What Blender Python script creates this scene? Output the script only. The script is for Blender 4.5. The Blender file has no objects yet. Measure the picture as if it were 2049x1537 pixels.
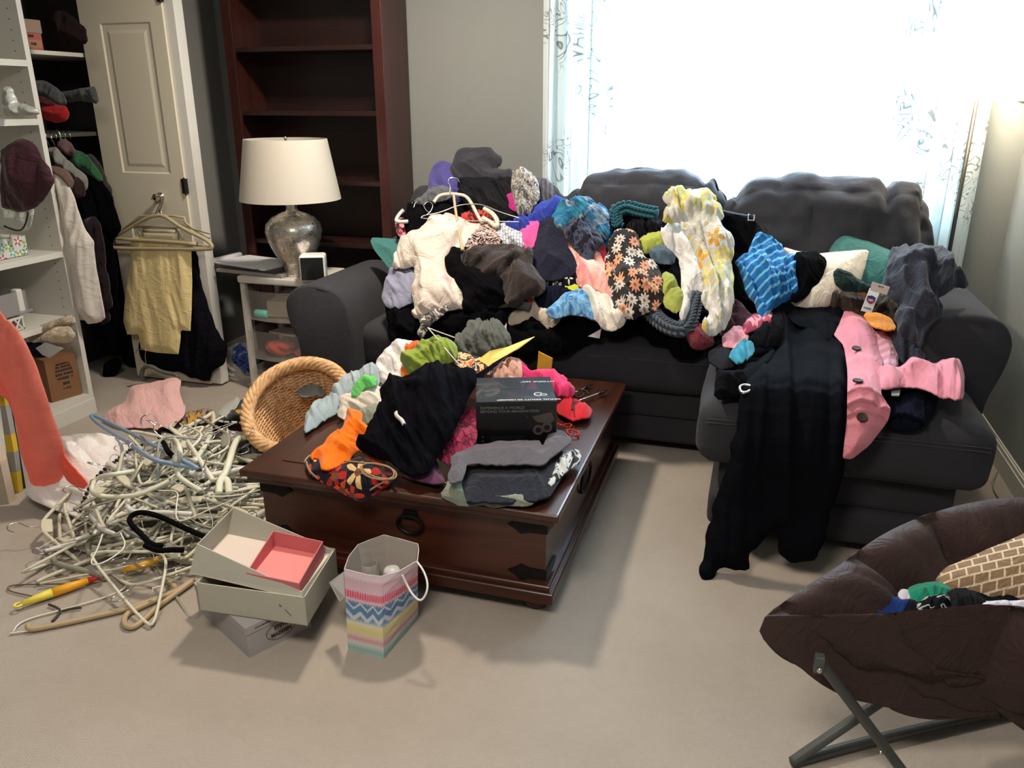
import bpy, bmesh, math, random
import numpy as np
from mathutils import Vector, Matrix, Euler
PI=math.pi
random.seed(7)
COL=bpy.context.scene.collection
scene=bpy.context.scene
# ------------------------------------------------------------------ camera
CAM_H=1.4; FPX=1600.0; PITCH=math.radians(19.4); YAW=math.radians(17)
cam_d=bpy.data.cameras.new('camera'); cam=bpy.data.objects.new('camera',cam_d); COL.objects.link(cam)
cam.location=(0,0,CAM_H); cam.rotation_euler=(PI/2-PITCH,0,YAW)
cam_d.sensor_width=36; cam_d.lens=36*FPX/2049; cam_d.clip_start=.05
scene.camera=cam
CO=np.array([0,0,CAM_H])
def rays(p):
    p=np.asarray(p,float).reshape(-1,2)
    x=(p[:,0]-1024.5)/FPX; y=-(p[:,1]-768.5)/FPX
    c,s=math.cos(PITCH),math.sin(PITCH)
    Y=c+y*s; Z=-s+y*c
    return np.stack([x*math.cos(YAW)-Y*math.sin(YAW), x*math.sin(YAW)+Y*math.cos(YAW), Z],1)
def at_z(px,py,z):
    d=rays((px,py))[0]; return Vector(CO+d*(z-CAM_H)/d[2])
def at_y(px,py,y):
    d=rays((px,py))[0]; return Vector(CO+d*y/d[1])
def at_x(px,py,x):
    d=rays((px,py))[0]; return Vector(CO+d*x/d[0])
def CR(ox,oy,k,pts): return [(ox+a*k,oy+b*k) for a,b in pts]
# crops the outlines were read from
def c4(*p): return CR(750,280,.26025,p)
def c5(*p): return CR(1050,340,.26027,p)
def c6(*p): return CR(1400,340,.39026,p)
def k1(*p): return CR(0,780,.3254,p)
def k2(*p): return CR(480,640,.26025,p)
def k3(*p): return CR(780,620,.28625,p)
def k4(*p): return CR(350,980,.27322,p)
def k6(*p): return CR(1350,580,.39028,p)
def k7(*p): return CR(1500,960,.37551,p)
def L1(*p): return CR(0,0,.32531,p)
def L2(*p): return CR(0,400,.32531,p)
def L3(*p): return CR(400,200,.32531,p)
def q1(*p): return CR(0,250,.16265,p)
def q2(*p): return CR(0,480,.22771,p)
# ------------------------------------------------------------------ materials
def lin(c):
    if max(c)>1.001:
        c=[v/255 for v in c[:3]]
        c=[v/12.92 if v<=.04045 else ((v+.055)/1.055)**2.4 for v in c]
    return (*c[:3],1)
MC={}
class NT:
    def __init__(s,m): s.m=m; s.t=m.node_tree; s.t.nodes.clear(); s.out=s.n('ShaderNodeOutputMaterial')
    def n(s,k,**kw):
        o=s.t.nodes.new(k)
        for a,b in kw.items():
            if a.startswith('i_'): o.inputs[a[2:].replace('_',' ')].default_value=b
            else: setattr(o,a,b)
        return o
    def l(s,a,b): s.t.links.new(a,b)
def newmat(name):
    m=bpy.data.materials.new(name); m.use_nodes=True; return NT(m)
def ramp(nt,fac,stops,interp='LINEAR'):
    r=nt.n('ShaderNodeValToRGB'); cr=r.color_ramp; cr.interpolation=interp
    while len(cr.elements)<len(stops): cr.elements.new(.5)
    for e,(p,c) in zip(cr.elements,stops): e.position=p; e.color=lin(c)
    nt.l(fac,r.inputs[0]); return r.outputs[0]
def mix(nt,f,a,b,mode='MIX'):
    m=nt.n('ShaderNodeMix',data_type='RGBA',blend_type=mode)
    if hasattr(f,'links'): nt.l(f,m.inputs[0])
    else: m.inputs[0].default_value=f
    for i,v in ((6,a),(7,b)):
        if hasattr(v,'links'): nt.l(v,m.inputs[i])
        else: m.inputs[i].default_value=lin(v)
    return m.outputs[2]
def math_(nt,op,a,b=None,c=None):
    m=nt.n('ShaderNodeMath',operation=op)
    for i,v in enumerate((a,b,c)):
        if v is None: continue
        if hasattr(v,'links'): nt.l(v,m.inputs[i])
        else: m.inputs[i].default_value=v
    return m.outputs[0]
def uvout(nt,scale=1,rot=0,obj=False):
    tc=nt.n('ShaderNodeTexCoord'); mp=nt.n('ShaderNodeMapping')
    nt.l(tc.outputs['Object' if obj else 'UV'],mp.inputs[0])
    mp.inputs['Scale'].default_value=(scale,)*3 if not isinstance(scale,tuple) else scale
    mp.inputs['Rotation'].default_value=(0,0,rot)
    return mp.outputs[0]
def noise(nt,vec,scale,detail=3,rough=.55,dist=0):
    n=nt.n('ShaderNodeTexNoise'); n.inputs['Scale'].default_value=scale; n.inputs['Detail'].default_value=detail
    n.inputs['Roughness'].default_value=rough; n.inputs['Distortion'].default_value=dist
    if vec: nt.l(vec,n.inputs['Vector'])
    return n.outputs[0]
def plain(name,col,rough=.6,metal=0,bump=0,bscale=60,spec=.5,var=0,emit=0,coat=0,trans=0,ior=1.45):
    key=(name,tuple(col),rough,metal,bump,bscale,emit,trans)
    if key in MC: return MC[key]
    nt=newmat(name); b=nt.n('ShaderNodeBsdfPrincipled'); nt.l(b.outputs[0],nt.out.inputs[0])
    b.inputs['Base Color'].default_value=lin(col); b.inputs['Roughness'].default_value=rough; b.inputs['Metallic'].default_value=metal
    b.inputs['Specular IOR Level'].default_value=spec; b.inputs['Coat Weight'].default_value=coat
    b.inputs['Transmission Weight'].default_value=trans; b.inputs['IOR'].default_value=ior
    if emit: b.inputs['Emission Color'].default_value=lin(col); b.inputs['Emission Strength'].default_value=emit
    if var:
        n=noise(nt,uvout(nt,1,obj=True),bscale*.3,4); c=[v for v in lin(col)[:3]]
        nt.l(mix(nt,n,tuple(v*(1-var) for v in c),tuple(min(1,v*(1+var)) for v in c)),b.inputs['Base Color'])
    if bump:
        n=noise(nt,uvout(nt,1,obj=True),bscale,4); bp=nt.n('ShaderNodeBump'); bp.inputs['Strength'].default_value=bump; bp.inputs['Distance'].default_value=.004
        nt.l(n,bp.inputs['Height']); nt.l(bp.outputs[0],b.inputs['Normal'])
    MC[key]=nt.m; return nt.m
def fabric(name,col,pat=None,rough=.92,knit=0,wr=.5,sheen=.15,alpha=1,obj=False,trans=0):
    """woven cloth with small creases; pat(nt, uv) may return a colour socket"""
    key=('fab',name,tuple(col),knit)
    if key in MC: return MC[key]
    nt=newmat(name); b=nt.n('ShaderNodeBsdfPrincipled')
    uv=uvout(nt,1,obj=obj)
    n1=noise(nt,uv,9,3)
    base=lin(col)[:3]
    if pat and obj:
        s0=nt.n('ShaderNodeSeparateXYZ'); nt.l(uv,s0.inputs[0]); c0=nt.n('ShaderNodeCombineXYZ'); nt.l(math_(nt,'ADD',s0.outputs[0],s0.outputs[1]),c0.inputs[0]); nt.l(s0.outputs[2],c0.inputs[1]); csock=pat(nt,c0.outputs[0])
    elif pat: csock=pat(nt,uv)
    else: csock=mix(nt,n1,tuple(v*.82 for v in base),tuple(min(1,v*1.15) for v in base))
    nt.l(csock,b.inputs['Base Color'])
    b.inputs['Roughness'].default_value=rough; b.inputs['Specular IOR Level'].default_value=.2 if max(base)>.03 else .04
    b.inputs['Sheen Weight'].default_value=sheen*(0 if max(base)<.02 else 1); b.inputs['Sheen Roughness'].default_value=.5
    cre=math_(nt,'ABSOLUTE',math_(nt,'SUBTRACT',noise(nt,uv,13,4,.6,1.2),.5)); cre=math_(nt,'MULTIPLY',cre,2.0)
    fine=noise(nt,uv,420,2)
    h=math_(nt,'ADD',cre,math_(nt,'MULTIPLY',fine,.05))
    if knit:
        w=nt.n('ShaderNodeTexWave',wave_type='BANDS'); w.inputs['Scale'].default_value=knit; w.inputs['Distortion'].default_value=5; w.inputs['Detail'].default_value=2
        nt.l(uv,w.inputs[0]); h=math_(nt,'ADD',h,math_(nt,'MULTIPLY',w.outputs[1],.7))
    bp=nt.n('ShaderNodeBump'); bp.inputs['Strength'].default_value=wr*.9; bp.inputs['Distance'].default_value=.02
    nt.l(h,bp.inputs['Height']); nt.l(bp.outputs[0],b.inputs['Normal'])
    sh=b.outputs[0]
    if trans:
        t=nt.n('ShaderNodeBsdfTranslucent'); nt.l(csock,t.inputs[0]); mx=nt.n('ShaderNodeMixShader'); mx.inputs[0].default_value=trans
        nt.l(sh,mx.inputs[1]); nt.l(t.outputs[0],mx.inputs[2]); sh=mx.outputs[0]
    if alpha<1:
        t=nt.n('ShaderNodeBsdfTransparent'); mx=nt.n('ShaderNodeMixShader'); mx.inputs[0].default_value=alpha
        nt.l(t.outputs[0],mx.inputs[1]); nt.l(sh,mx.inputs[2]); sh=mx.outputs[0]
    nt.l(sh,nt.out.inputs[0]); MC[key]=nt.m; return nt.m
# patterns -----------------------------------------------------------
def p_stripes(a,b,sc,duty=.5,rot=0,dist=1.0):
    def f(nt,uv):
        w=nt.n('ShaderNodeTexWave',wave_type='BANDS',bands_direction='X'); w.inputs['Scale'].default_value=sc; w.inputs['Distortion'].default_value=dist; w.inputs['Detail Scale'].default_value=.6
        mp=nt.n('ShaderNodeMapping'); mp.inputs['Rotation'].default_value=(0,0,rot); nt.l(uv,mp.inputs[0]); nt.l(mp.outputs[0],w.inputs[0])
        return ramp(nt,w.outputs[1],[(0,a),(duty,b)],'CONSTANT')
    return f
def p_blotch(cols,sc,dist=1.5,detail=2,interp='CONSTANT',lo=.3,hi=.7,stretch=(1,1,1)):
    def f(nt,uv):
        mp=nt.n('ShaderNodeMapping'); mp.inputs['Scale'].default_value=stretch; nt.l(uv,mp.inputs[0])
        n=noise(nt,mp.outputs[0],sc,detail,.5,dist)
        k=len(cols); return ramp(nt,n,[((lo+(hi-lo)*i/k) if i else 0,c) for i,c in enumerate(cols)],interp)
    return f
def p_flower(ground,petals,heart,sc,size=.42,npet=8,extra=None,depth=.3):
    def f(nt,uv):
        v=nt.n('ShaderNodeTexVoronoi',voronoi_dimensions='2D'); v.inputs['Scale'].default_value=sc; v.inputs['Randomness'].default_value=.65; nt.l(uv,v.inputs[0])
        sc_=nt.n('ShaderNodeVectorMath',operation='SCALE'); sc_.inputs[3].default_value=sc; nt.l(uv,sc_.inputs[0])
        ps=nt.n('ShaderNodeVectorMath',operation='SCALE'); ps.inputs[3].default_value=sc; nt.l(v.outputs['Position'],ps.inputs[0])
        d=nt.n('ShaderNodeVectorMath',operation='SUBTRACT'); nt.l(sc_.outputs[0],d.inputs[0]); nt.l(ps.outputs[0],d.inputs[1])
        sp=nt.n('ShaderNodeSeparateXYZ'); nt.l(d.outputs[0],sp.inputs[0])
        ang=math_(nt,'ARCTAN2',sp.outputs[1],sp.outputs[0])
        cs=math_(nt,'COSINE',math_(nt,'MULTIPLY',ang,npet))
        edge=math_(nt,'MULTIPLY_ADD',cs,size*depth,size*(1-depth))
        dist=v.outputs['Distance']
        inside=math_(nt,'LESS_THAN',dist,edge)
        hrt=math_(nt,'LESS_THAN',dist,size*.24)
        sc2=nt.n('ShaderNodeSeparateColor'); nt.l(v.outputs['Color'],sc2.inputs[0])
        pc=ramp(nt,sc2.outputs[0],[(i/len(petals),c) for i,c in enumerate(petals)],'CONSTANT')
        g=extra(nt,uv) if extra else ground
        return mix(nt,hrt,mix(nt,inside,g,pc),heart)
    return f
def p_bands(stops,axis=1,sc=1.0):
    def f(nt,uv):
        sp=nt.n('ShaderNodeSeparateXYZ'); nt.l(uv,sp.inputs[0]); return ramp(nt,math_(nt,'MULTIPLY',sp.outputs[axis],sc),stops)
    return f
def p_grid(a,b,sc,w=.08):
    def f(nt,uv):
        t=nt.n('ShaderNodeTexBrick'); t.offset=0; t.inputs['Scale'].default_value=sc; t.inputs['Mortar Size'].default_value=w; t.inputs['Color1'].default_value=lin(a); t.inputs['Color2'].default_value=lin(a); t.inputs['Mortar'].default_value=lin(b)
        t.inputs['Brick Width'].default_value=.5; t.inputs['Row Height'].default_value=.5; t.inputs['Mortar Smooth'].default_value=0
        nt.l(uv,t.inputs[0]); return t.outputs[0]
    return f
def p_lace(a,b,sc):
    def f(nt,uv):
        v=nt.n('ShaderNodeTexVoronoi',feature='DISTANCE_TO_EDGE'); v.inputs['Scale'].default_value=sc; nt.l(uv,v.inputs[0])
        return ramp(nt,v.outputs[0],[(0,a),(.12,b)],'LINEAR')
    return f
# ------------------------------------------------------------------ object helpers
def tag(o,label=None,cat=None,group=None,kind=None):
    if label: o['label']=label
    if cat: o['category']=cat
    if group: o['group']=group
    if kind: o['kind']=kind
    return o
def link(name,me,mat=None,parent=None,smooth=False):
    o=bpy.data.objects.new(name,me); COL.objects.link(o)
    if mat:
        for m in (mat if isinstance(mat,(list,tuple)) else [mat]): me.materials.append(m)
    if smooth: me.polygons.foreach_set('use_smooth',[True]*len(me.polygons))
    if parent: o.parent=parent; o.matrix_parent_inverse=Matrix.Identity(4)
    return o
def empty(name,label,cat,loc=(0,0,0),rz=0,group=None):
    o=bpy.data.objects.new(name,None); COL.objects.link(o); o.location=loc; o.rotation_euler=(0,0,rz); o.empty_display_size=.05
    return tag(o,label,cat,group)
def inv(o): return o.matrix_basis.inverted() if o else Matrix.Identity(4)
class MB:
    """collects shapes in world coordinates, builds one mesh"""
    def __init__(s): s.bm=bmesh.new(); s.mi=0
    def _new(s,before):
        for f in s.bm.faces:
            if f.index==-1: f.material_index=s.mi
    def box(s,a,b,bev=0,rz=0,piv=None,M=None,seg=2):
        a,b=Vector(a),Vector(b); c=(a+b)/2; d=b-a
        r=bmesh.ops.create_cube(s.bm,size=1); vs=r['verts']
        bmesh.ops.scale(s.bm,vec=[abs(v) for v in d],verts=vs)
        if bev:
            es=list({e for v in vs for e in v.link_edges}); q=bmesh.ops.bevel(s.bm,geom=es,offset=min(bev,min(abs(x) for x in d)*.45),segments=seg,affect='EDGES',profile=.6)
            vs=list({v for f in q['faces'] for v in f.verts}|{v for v in vs if v.is_valid})
        bmesh.ops.translate(s.bm,vec=c,verts=vs)
        if rz: bmesh.ops.rotate(s.bm,cent=piv if piv else c,matrix=Matrix.Rotation(rz,3,'Z'),verts=vs)
        if M: bmesh.ops.transform(s.bm,matrix=M,verts=vs)
        return s
    def hexa(s,p):   # 8 corners: bottom 4 ccw, top 4 ccw
        v=[s.bm.verts.new(q) for q in p]
        for f in ((3,2,1,0),(4,5,6,7),(0,1,5,4),(1,2,6,5),(2,3,7,6),(3,0,4,7)): 
            s.bm.faces.new([v[i] for i in f])
        return s
    def tube(s,pts,r,n=8,closed=False,caps=True):
        pts=[Vector(p) for p in pts]; k=len(pts)
        if isinstance(r,(int,float)): r=[r]*k
        rings=[]; up=None
        for i,p in enumerate(pts):
            if closed: t=pts[(i+1)%k]-pts[i-1]
            else: t=pts[min(i+1,k-1)]-pts[max(i-1,0)]
            if t.length<1e-9: t=Vector((0,0,1))
            t.normalize()
            if up is None: up=t.orthogonal().normalized()
            up=(up-t*up.dot(t)); 
            if up.length<1e-6: up=t.orthogonal()
            up.normalize(); w=t.cross(up)
            rings.append([s.bm.verts.new(p+(up*math.cos(a)+w*math.sin(a))*r[i]) for a in [2*PI*j/n for j in range(n)]])
        for i in range(k if closed else k-1):
            A,B=rings[i],rings[(i+1)%k]
            for j in range(n): s.bm.faces.new((A[j],A[(j+1)%n],B[(j+1)%n],B[j]))
        if caps and not closed:
            s.bm.faces.new(rings[0][::-1]); s.bm.faces.new(rings[-1])
        return s
    def lathe(s,prof,c=(0,0,0),n=24,capb=True,capt=True,M=None):
        rings=[]; vs=[]
        for r,z in prof:
            ring=[s.bm.verts.new(Vector((c[0]+r*math.cos(2*PI*j/n),c[1]+r*math.sin(2*PI*j/n),c[2]+z))) for j in range(n)]; rings.append(ring); vs+=ring
        for A,B in zip(rings,rings[1:]):
            for j in range(n): s.bm.faces.new((A[j],A[(j+1)%n],B[(j+1)%n],B[j]))
        if capb: s.bm.faces.new(rings[0][::-1])
        if capt: s.bm.faces.new(rings[-1])
        if M: bmesh.ops.transform(s.bm,matrix=M,verts=vs)
        return s
    def prism(s,poly,ext):   # poly: list of 3D points, ext vector
        ext=Vector(ext); A=[s.bm.verts.new(p) for p in poly]; B=[s.bm.verts.new(Vector(p)+ext) for p in poly]; n=len(A)
        s.bm.faces.new(A[::-1]); s.bm.faces.new(B)
        for i in range(n): s.bm.faces.new((A[i],A[(i+1)%n],B[(i+1)%n],B[i]))
        return s
    def sphere(s,c,r,sc=(1,1,1),u=12,v=8):
        q=bmesh.ops.create_uvsphere(s.bm,u_segments=u,v_segments=v,radius=r); bmesh.ops.scale(s.bm,vec=sc,verts=q['verts']); bmesh.ops.translate(s.bm,vec=c,verts=q['verts']); return s
    def build(s,name,mat,parent=None,smooth=False,angle=None):
        bmesh.ops.recalc_face_normals(s.bm,faces=s.bm.faces)
        if parent: bmesh.ops.transform(s.bm,matrix=inv(parent),verts=s.bm.verts)
        me=bpy.data.meshes.new(name); s.bm.to_mesh(me); s.bm.free()
        o=link(name,me,mat,parent,smooth)
        if angle: me.set_sharp_from_angle(angle=math.radians(angle))
        return o
def struct(name,mb,mat): return tag(mb.build(name,mat),kind='structure')
# value noise ---------------------------------------------------------
def _h(ix,iy,seed):
    n=(ix.astype(np.int64)*374761393+iy.astype(np.int64)*668265263+seed*1442695041)&0x7fffffff
    n=((n^(n>>13))*1274126177)&0x7fffffff
    return ((n^(n>>16))&0xffff)/65535.0
def vn(x,y,seed=0):
    xi=np.floor(x);yi=np.floor(y);fx=x-xi;fy=y-yi
    fx=fx*fx*fx*(fx*(fx*6-15)+10); fy=fy*fy*fy*(fy*(fy*6-15)+10)
    a=_h(xi,yi,seed);b=_h(xi+1,yi,seed);c=_h(xi,yi+1,seed);d=_h(xi+1,yi+1,seed)
    return a+(b-a)*fx+(c-a)*fy+(a-b-c+d)*fx*fy
def folds(u,v,ang,wl,st,seed):
    """overlapping tucks (slow rise, sudden drop) mixed with rounded ridges, running mostly one way"""
    c,s=math.cos(ang),math.sin(ang)
    a=(u*c+v*s)/wl; b=(-u*s+v*c)/(wl*st)
    wa=(vn(a*.40+3,b*1.2,seed+1)-.5)*2.6+(vn(a*1.3,b*2.6,seed+21)-.5)*.5; wb=(vn(a*.6,b+9,seed+2)-.5)*1.2
    a=a+wa; b=b+wb
    x=a*.62+.35*(vn(a*.3,b*1.5,seed+4)-.5); x=x-np.floor(x)
    saw=x**.8*(1-np.clip((x-.84)/.16,0,1)**1.5)
    mask=.25+.75*vn(a*.45+5,b*.9+2,seed+6)
    f1=np.abs(2*vn(a,b,seed)-1)**.8
    f2=1-np.abs(2*vn(a*1.9+b*.8+7,b*1.9-a*.3,seed+5)-1)
    f3=np.abs(2*vn(a*3.7-b*1.1,b*3.1+a*.9,seed+8)-1)
    return saw*mask*.75+f1*.45+f2**1.6*.32+f3*.16
def wobble_outline(poly,amp,seed,step=5.0):
    """small uneven bends along a hem"""
    out=[]; s=0
    for a,b in zip(poly,np.roll(poly,-1,0)):
        L=np.hypot(*(b-a)); n=max(1,int(L/step)); t=(b-a)/max(L,1e-6); nn=np.array([t[1],-t[0]])
        for k in range(n):
            q=a+(b-a)*k/n; w=(vn(np.array([s/26.0+seed*3.1]),np.array([seed*1.7]),seed)[0]-.5)*2+(vn(np.array([s/9.0+seed]),np.array([2.5]),seed+1)[0]-.5)*.7
            out.append(q+nn*w*amp); s+=L/n
    return np.array(out)
# base surfaces -------------------------------------------------------
class Prof:
    """height of the support under the clothes as a function of depth y"""
    def __init__(s,pts,wob=.012,mound=(),dx=0): s.p=np.array(pts,float); s.w=wob; s.m=mound; s.dx=dx
    def H(s,x,y):
        z=np.interp(y,s.p[:,0],s.p[:,1])+s.w*2*(vn(x*4+5,y*4,11)-.5)+s.dx*x
        for cx,cy,r,h in s.m: z=z+h*np.exp(-((x-cx)**2+(y-cy)**2)/(2*r*r))
        return z
    def hit(s,px):
        d=rays(px); n=len(d); ks=np.linspace(.8,5.4,231)
        P=CO+d[:,None,:]*ks[None,:,None]
        below=(P[...,2]<s.H(P[...,0],P[...,1])); below[:,-1]=True
        i=np.maximum(below.argmax(1),1); lo=ks[i-1];hi=ks[i]
        for _ in range(12):
            m=(lo+hi)/2; Q=CO+d*m[:,None]; b=Q[:,2]<s.H(Q[:,0],Q[:,1]); hi=np.where(b,m,hi); lo=np.where(b,lo,m)
        Q=CO+d*((lo+hi)/2)[:,None]; e=.035
        gx=(s.H(Q[:,0]+e,Q[:,1])-s.H(Q[:,0]-e,Q[:,1]))/(2*e); gy=(s.H(Q[:,0],Q[:,1]+e)-s.H(Q[:,0],Q[:,1]-e))/(2*e)
        N=np.stack([-gx,-gy,np.ones(n)],1); N/=np.linalg.norm(N,axis=1)[:,None]
        return Q,N
class Vert:
    """upright support at depth y (slope m: y grows with x)"""
    def __init__(s,y,lean=0): s.y=y; s.lean=lean
    def hit(s,px):
        d=rays(px); N0=np.array([0,-1,s.lean]); N0=N0/np.linalg.norm(N0)
        P0=np.array([0,s.y,0]); k=((P0-CO)@N0)/(d@N0); Q=CO+d*k[:,None]
        return Q,np.tile(N0,(len(d),1))
class VertX:
    def __init__(s,x): s.x=x
    def hit(s,px):
        d=rays(px); k=s.x/d[:,0]; return CO+d*k[:,None],np.tile(np.array([-np.sign(s.x),0,0.]),(len(d),1))
def chaikin(p,it=1,r=.13):
    p=[np.array(q,float) for q in p]
    for _ in range(it):
        q=[]
        for i in range(len(p)):
            a,b=p[i],p[(i+1)%len(p)]; q+= [a*(1-r)+b*r,a*r+b*(1-r)]
        p=q
    return np.array(p)
def seg_dist(P,poly):
    A=poly;B=np.roll(poly,-1,0); best=np.full(len(P),1e9); near=np.zeros((len(P),2))
    for a,b in zip(A,B):
        ab=b-a; L=ab@ab
        if L<1e-9: continue
        t=np.clip(((P-a)@ab)/L,0,1); q=a+t[:,None]*ab; d=np.hypot(*(P-q).T); m=d<best
        best=np.where(m,d,best); near[m]=q[m]
    return best,near
def inside(P,poly):
    x,y=P[:,0],P[:,1]; r=np.zeros(len(P),bool); A=poly;B=np.roll(poly,-1,0)
    for (x1,y1),(x2,y2) in zip(A,B):
        if y1==y2: continue
        c=((y1>y)!=(y2>y))&(x<(x2-x1)*(y-y1)/(y2-y1)+x1); r^=c
    return r
GS=[0]; DR={}
def surf_pt(name,px,off=.002):
    """point on a finished garment under the given outline point"""
    Pp,top,N=DR[name]; d=np.hypot(Pp[:,0]-px[0],Pp[:,1]-px[1]); i=np.argsort(d)[:14]; return Vector(top[i].mean(0)+N[i[0]]*(off+.35*(top[i]@N[i[0]]).ptp() if hasattr(top,'ptp') else off+.35*np.ptp(top[i]@N[i[0]]))),Vector(N[i[0]])
def drape(name,label,cat,poly,surf,mat,lift=.01,th=.02,fold=.012,wl=.07,ang=.3,st=3,seed=None,sm=1,ew=None,group=None,parent=None,back=.012,res=110,grow=3.2,rough_edge=.0,pinch=None):
    """a piece of cloth lying over a support: closed mesh with thickness, rounded rim and folds"""
    if ang>.85: ang=PI/2-ang
    GS[0]+=1; seed=GS[0]*17 if seed is None else seed
    poly=chaikin(poly,sm) if sm else np.array(poly,float)
    if sm and grow and not ew: poly=wobble_outline(poly,min(5.5,.035*(poly.max(0)-poly.min(0)).min()+.8),seed)
    if grow:
        nx_=np.roll(poly,-1,0)-np.roll(poly,1,0); nn_=np.stack([nx_[:,1],-nx_[:,0]],1); nn_/=np.maximum(np.hypot(*nn_.T),1e-6)[:,None]
        ar=np.sum(poly[:,0]*np.roll(poly[:,1],-1)-np.roll(poly[:,0],-1)*poly[:,1]); poly=poly+nn_*grow*(1 if ar>0 else -1)
    res=max(res,105)
    lo=poly.min(0);hi=poly.max(0); ext=(hi-lo).max(); g=max(2.1,ext/res)
    xs=np.arange(lo[0]-g,hi[0]+2*g,g); ys=np.arange(lo[1]-g,hi[1]+2*g,g)
    nx,ny=len(xs),len(ys); X,Y=np.meshgrid(xs,ys,indexing='ij'); P=np.stack([X.ravel(),Y.ravel()],1)
    ins=inside(P,poly); D,near=seg_dist(P,poly); insg=ins.reshape(nx,ny)
    cell=insg[:-1,:-1]|insg[1:,:-1]|insg[1:,1:]|insg[:-1,1:]
    # cells
    ii,jj=np.nonzero(cell); idx=lambda i,j:i*ny+j
    quads=np.stack([idx(ii,jj),idx(ii+1,jj),idx(ii+1,jj+1),idx(ii,jj+1)],1)
    used=np.unique(quads); 
    Pp=P.copy(); out=~ins; Pp[out]=near[out]; D=np.where(out,0,D)
    remap=-np.ones(len(P),int); remap[used]=np.arange(len(used)); quads=remap[quads]; Pp=Pp[used]; D=D[used]
    # boundary edges flag
    Q,N=surf.hit(Pp)
    dist=np.linalg.norm(Q-CO,axis=1); mpp=np.median(dist)/FPX
    Dm=D*mpp; w=ew or .010
    t=np.clip(Dm/w,0,1); rim=np.sqrt(np.clip(1-(1-t)**2,0,1))
    W2=max(2.2*th,.05); t2=np.clip(Dm/W2,0,1); mound=t2*t2*(3-2*t2)
    u=(Pp[:,0]-lo[0])*mpp; v=-(Pp[:,1]-hi[1])*mpp
    F=folds(u+seed*.37,v+seed*.13,ang,wl,st,seed)
    FK=2.7
    if ew: h=lift+rim*(th*(.55+.45*np.clip(Dm/(3*w),0,1))+fold*2*(F-.35))
    else:
        t4=np.clip(Dm/.022,0,1); hem=.38+.62*t4*(2-t4)
        h=lift+.004+fold*FK*F*hem*(.8+.2*mound)+mound*th*.7
    if pinch:
        for (cx,cy,rr,dd) in pinch:
            a=np.hypot(Pp[:,0]-cx,Pp[:,1]-cy)/rr; h=h-dd*np.exp(-a*a)
    # lateral shift following the folds gives overhangs
    top=Q+N*h[:,None]; bot=(Q+N*(lift-back)) if ew else Q+N*(h-.0045)[:,None]
    cc_=lift+(.35*th+fold*FK*.42 if not ew else .5*th)
    dd_=Q-CO; dd_/=np.linalg.norm(dd_,axis=1)[:,None]; nd_=np.maximum(-(N*dd_).sum(1),.30)
    sh_=-dd_*(cc_/nd_)[:,None]-N*cc_; top=top+sh_; bot=bot+sh_
    DR[name]=(Pp,top,N)
    nv=len(Pp); V=np.vstack([top,bot])
    # mesh
    e={}
    for q in quads:
        for k in range(4):
            a,b=q[k],q[(k+1)%4]; e[(a,b)]=1
    faces=[tuple(q) for q in quads.tolist()]+[tuple(x+nv for x in q[::-1]) for q in quads.tolist()]
    for (a,b) in e:
        if (b,a) not in e: faces.append((b,a,a+nv,b+nv))
    if parent is not None:
        Mi=np.array(inv(parent)); V=V@Mi[:3,:3].T+Mi[:3,3]
    me=bpy.data.meshes.new(name); me.from_pydata(V.tolist(),[],[f for f in faces]); 
    uvl=me.uv_layers.new(name='UVMap'); uv2=np.stack([np.r_[u,u],np.r_[v,v]],1)
    li=np.zeros(len(me.loops),int); me.loops.foreach_get('vertex_index',li); uvl.data.foreach_set('uv',uv2[li].ravel())
    me.validate(); me.update()
    bm=bmesh.new(); bm.from_mesh(me); bmesh.ops.remove_doubles(bm,verts=bm.verts,dist=1e-5); bmesh.ops.recalc_face_normals(bm,faces=bm.faces); bm.to_mesh(me); bm.free()
    o=link(name,me,mat,parent,True)
    if parent is None: tag(o,label,cat,group)
    elif label: o['label']=label
    return o
def on(surf,pts,lift=.01):
    Q,N=surf.hit(np.array(pts,float)); d=Q-CO; d/=np.linalg.norm(d,axis=1)[:,None]; nd=np.maximum(-(N*d).sum(1),.30)
    return [Vector(q) for q in (Q-d*(lift/nd)[:,None])]
def smooth3(pts,it=2,closed=False):
    p=[Vector(q) for q in pts]
    for _ in range(it):
        q=[] if closed else [p[0]]
        for i in range(len(p) if closed else len(p)-1):
            a,b=p[i],p[(i+1)%len(p)]; q+=[a*.75+b*.25,a*.25+b*.75]
        if not closed: q.append(p[-1])
        p=q
    return p
def wire(name,label,cat,lines,surf,mat,lift,r,it=2,parent=None,group=None,n=6,closed=()):
    mb=MB()
    for i,l in enumerate(lines):
        cl=i in closed; mb.tube(smooth3(on(surf,l,lift),it,cl),r,n,closed=cl)
    o=mb.build(name,mat,parent,True)
    if parent is None: tag(o,label,cat,group)
    return o
def text(name,body,M,size,mat,parent,label=None,extr=.0004,bold=False,sx=1,align='CENTER'):
    cu=bpy.data.curves.new('t','FONT'); cu.body=body; cu.size=size; cu.extrude=extr; cu.align_x=align; cu.align_y='CENTER'
    if bold: cu.offset=size*.02
    ob=bpy.data.objects.new('t',cu); COL.objects.link(ob); bpy.context.view_layer.update()
    dg=bpy.context.evaluated_depsgraph_get(); me=bpy.data.meshes.new_from_object(ob.evaluated_get(dg)); bpy.data.objects.remove(ob); bpy.data.curves.remove(cu)
    me.name=name
    me.transform(inv(parent)@M@Matrix.Diagonal((sx,1,1,1)))
    me.materials.clear(); o=link(name,me,mat,parent)
    if label: o['label']=label
    return o
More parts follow.
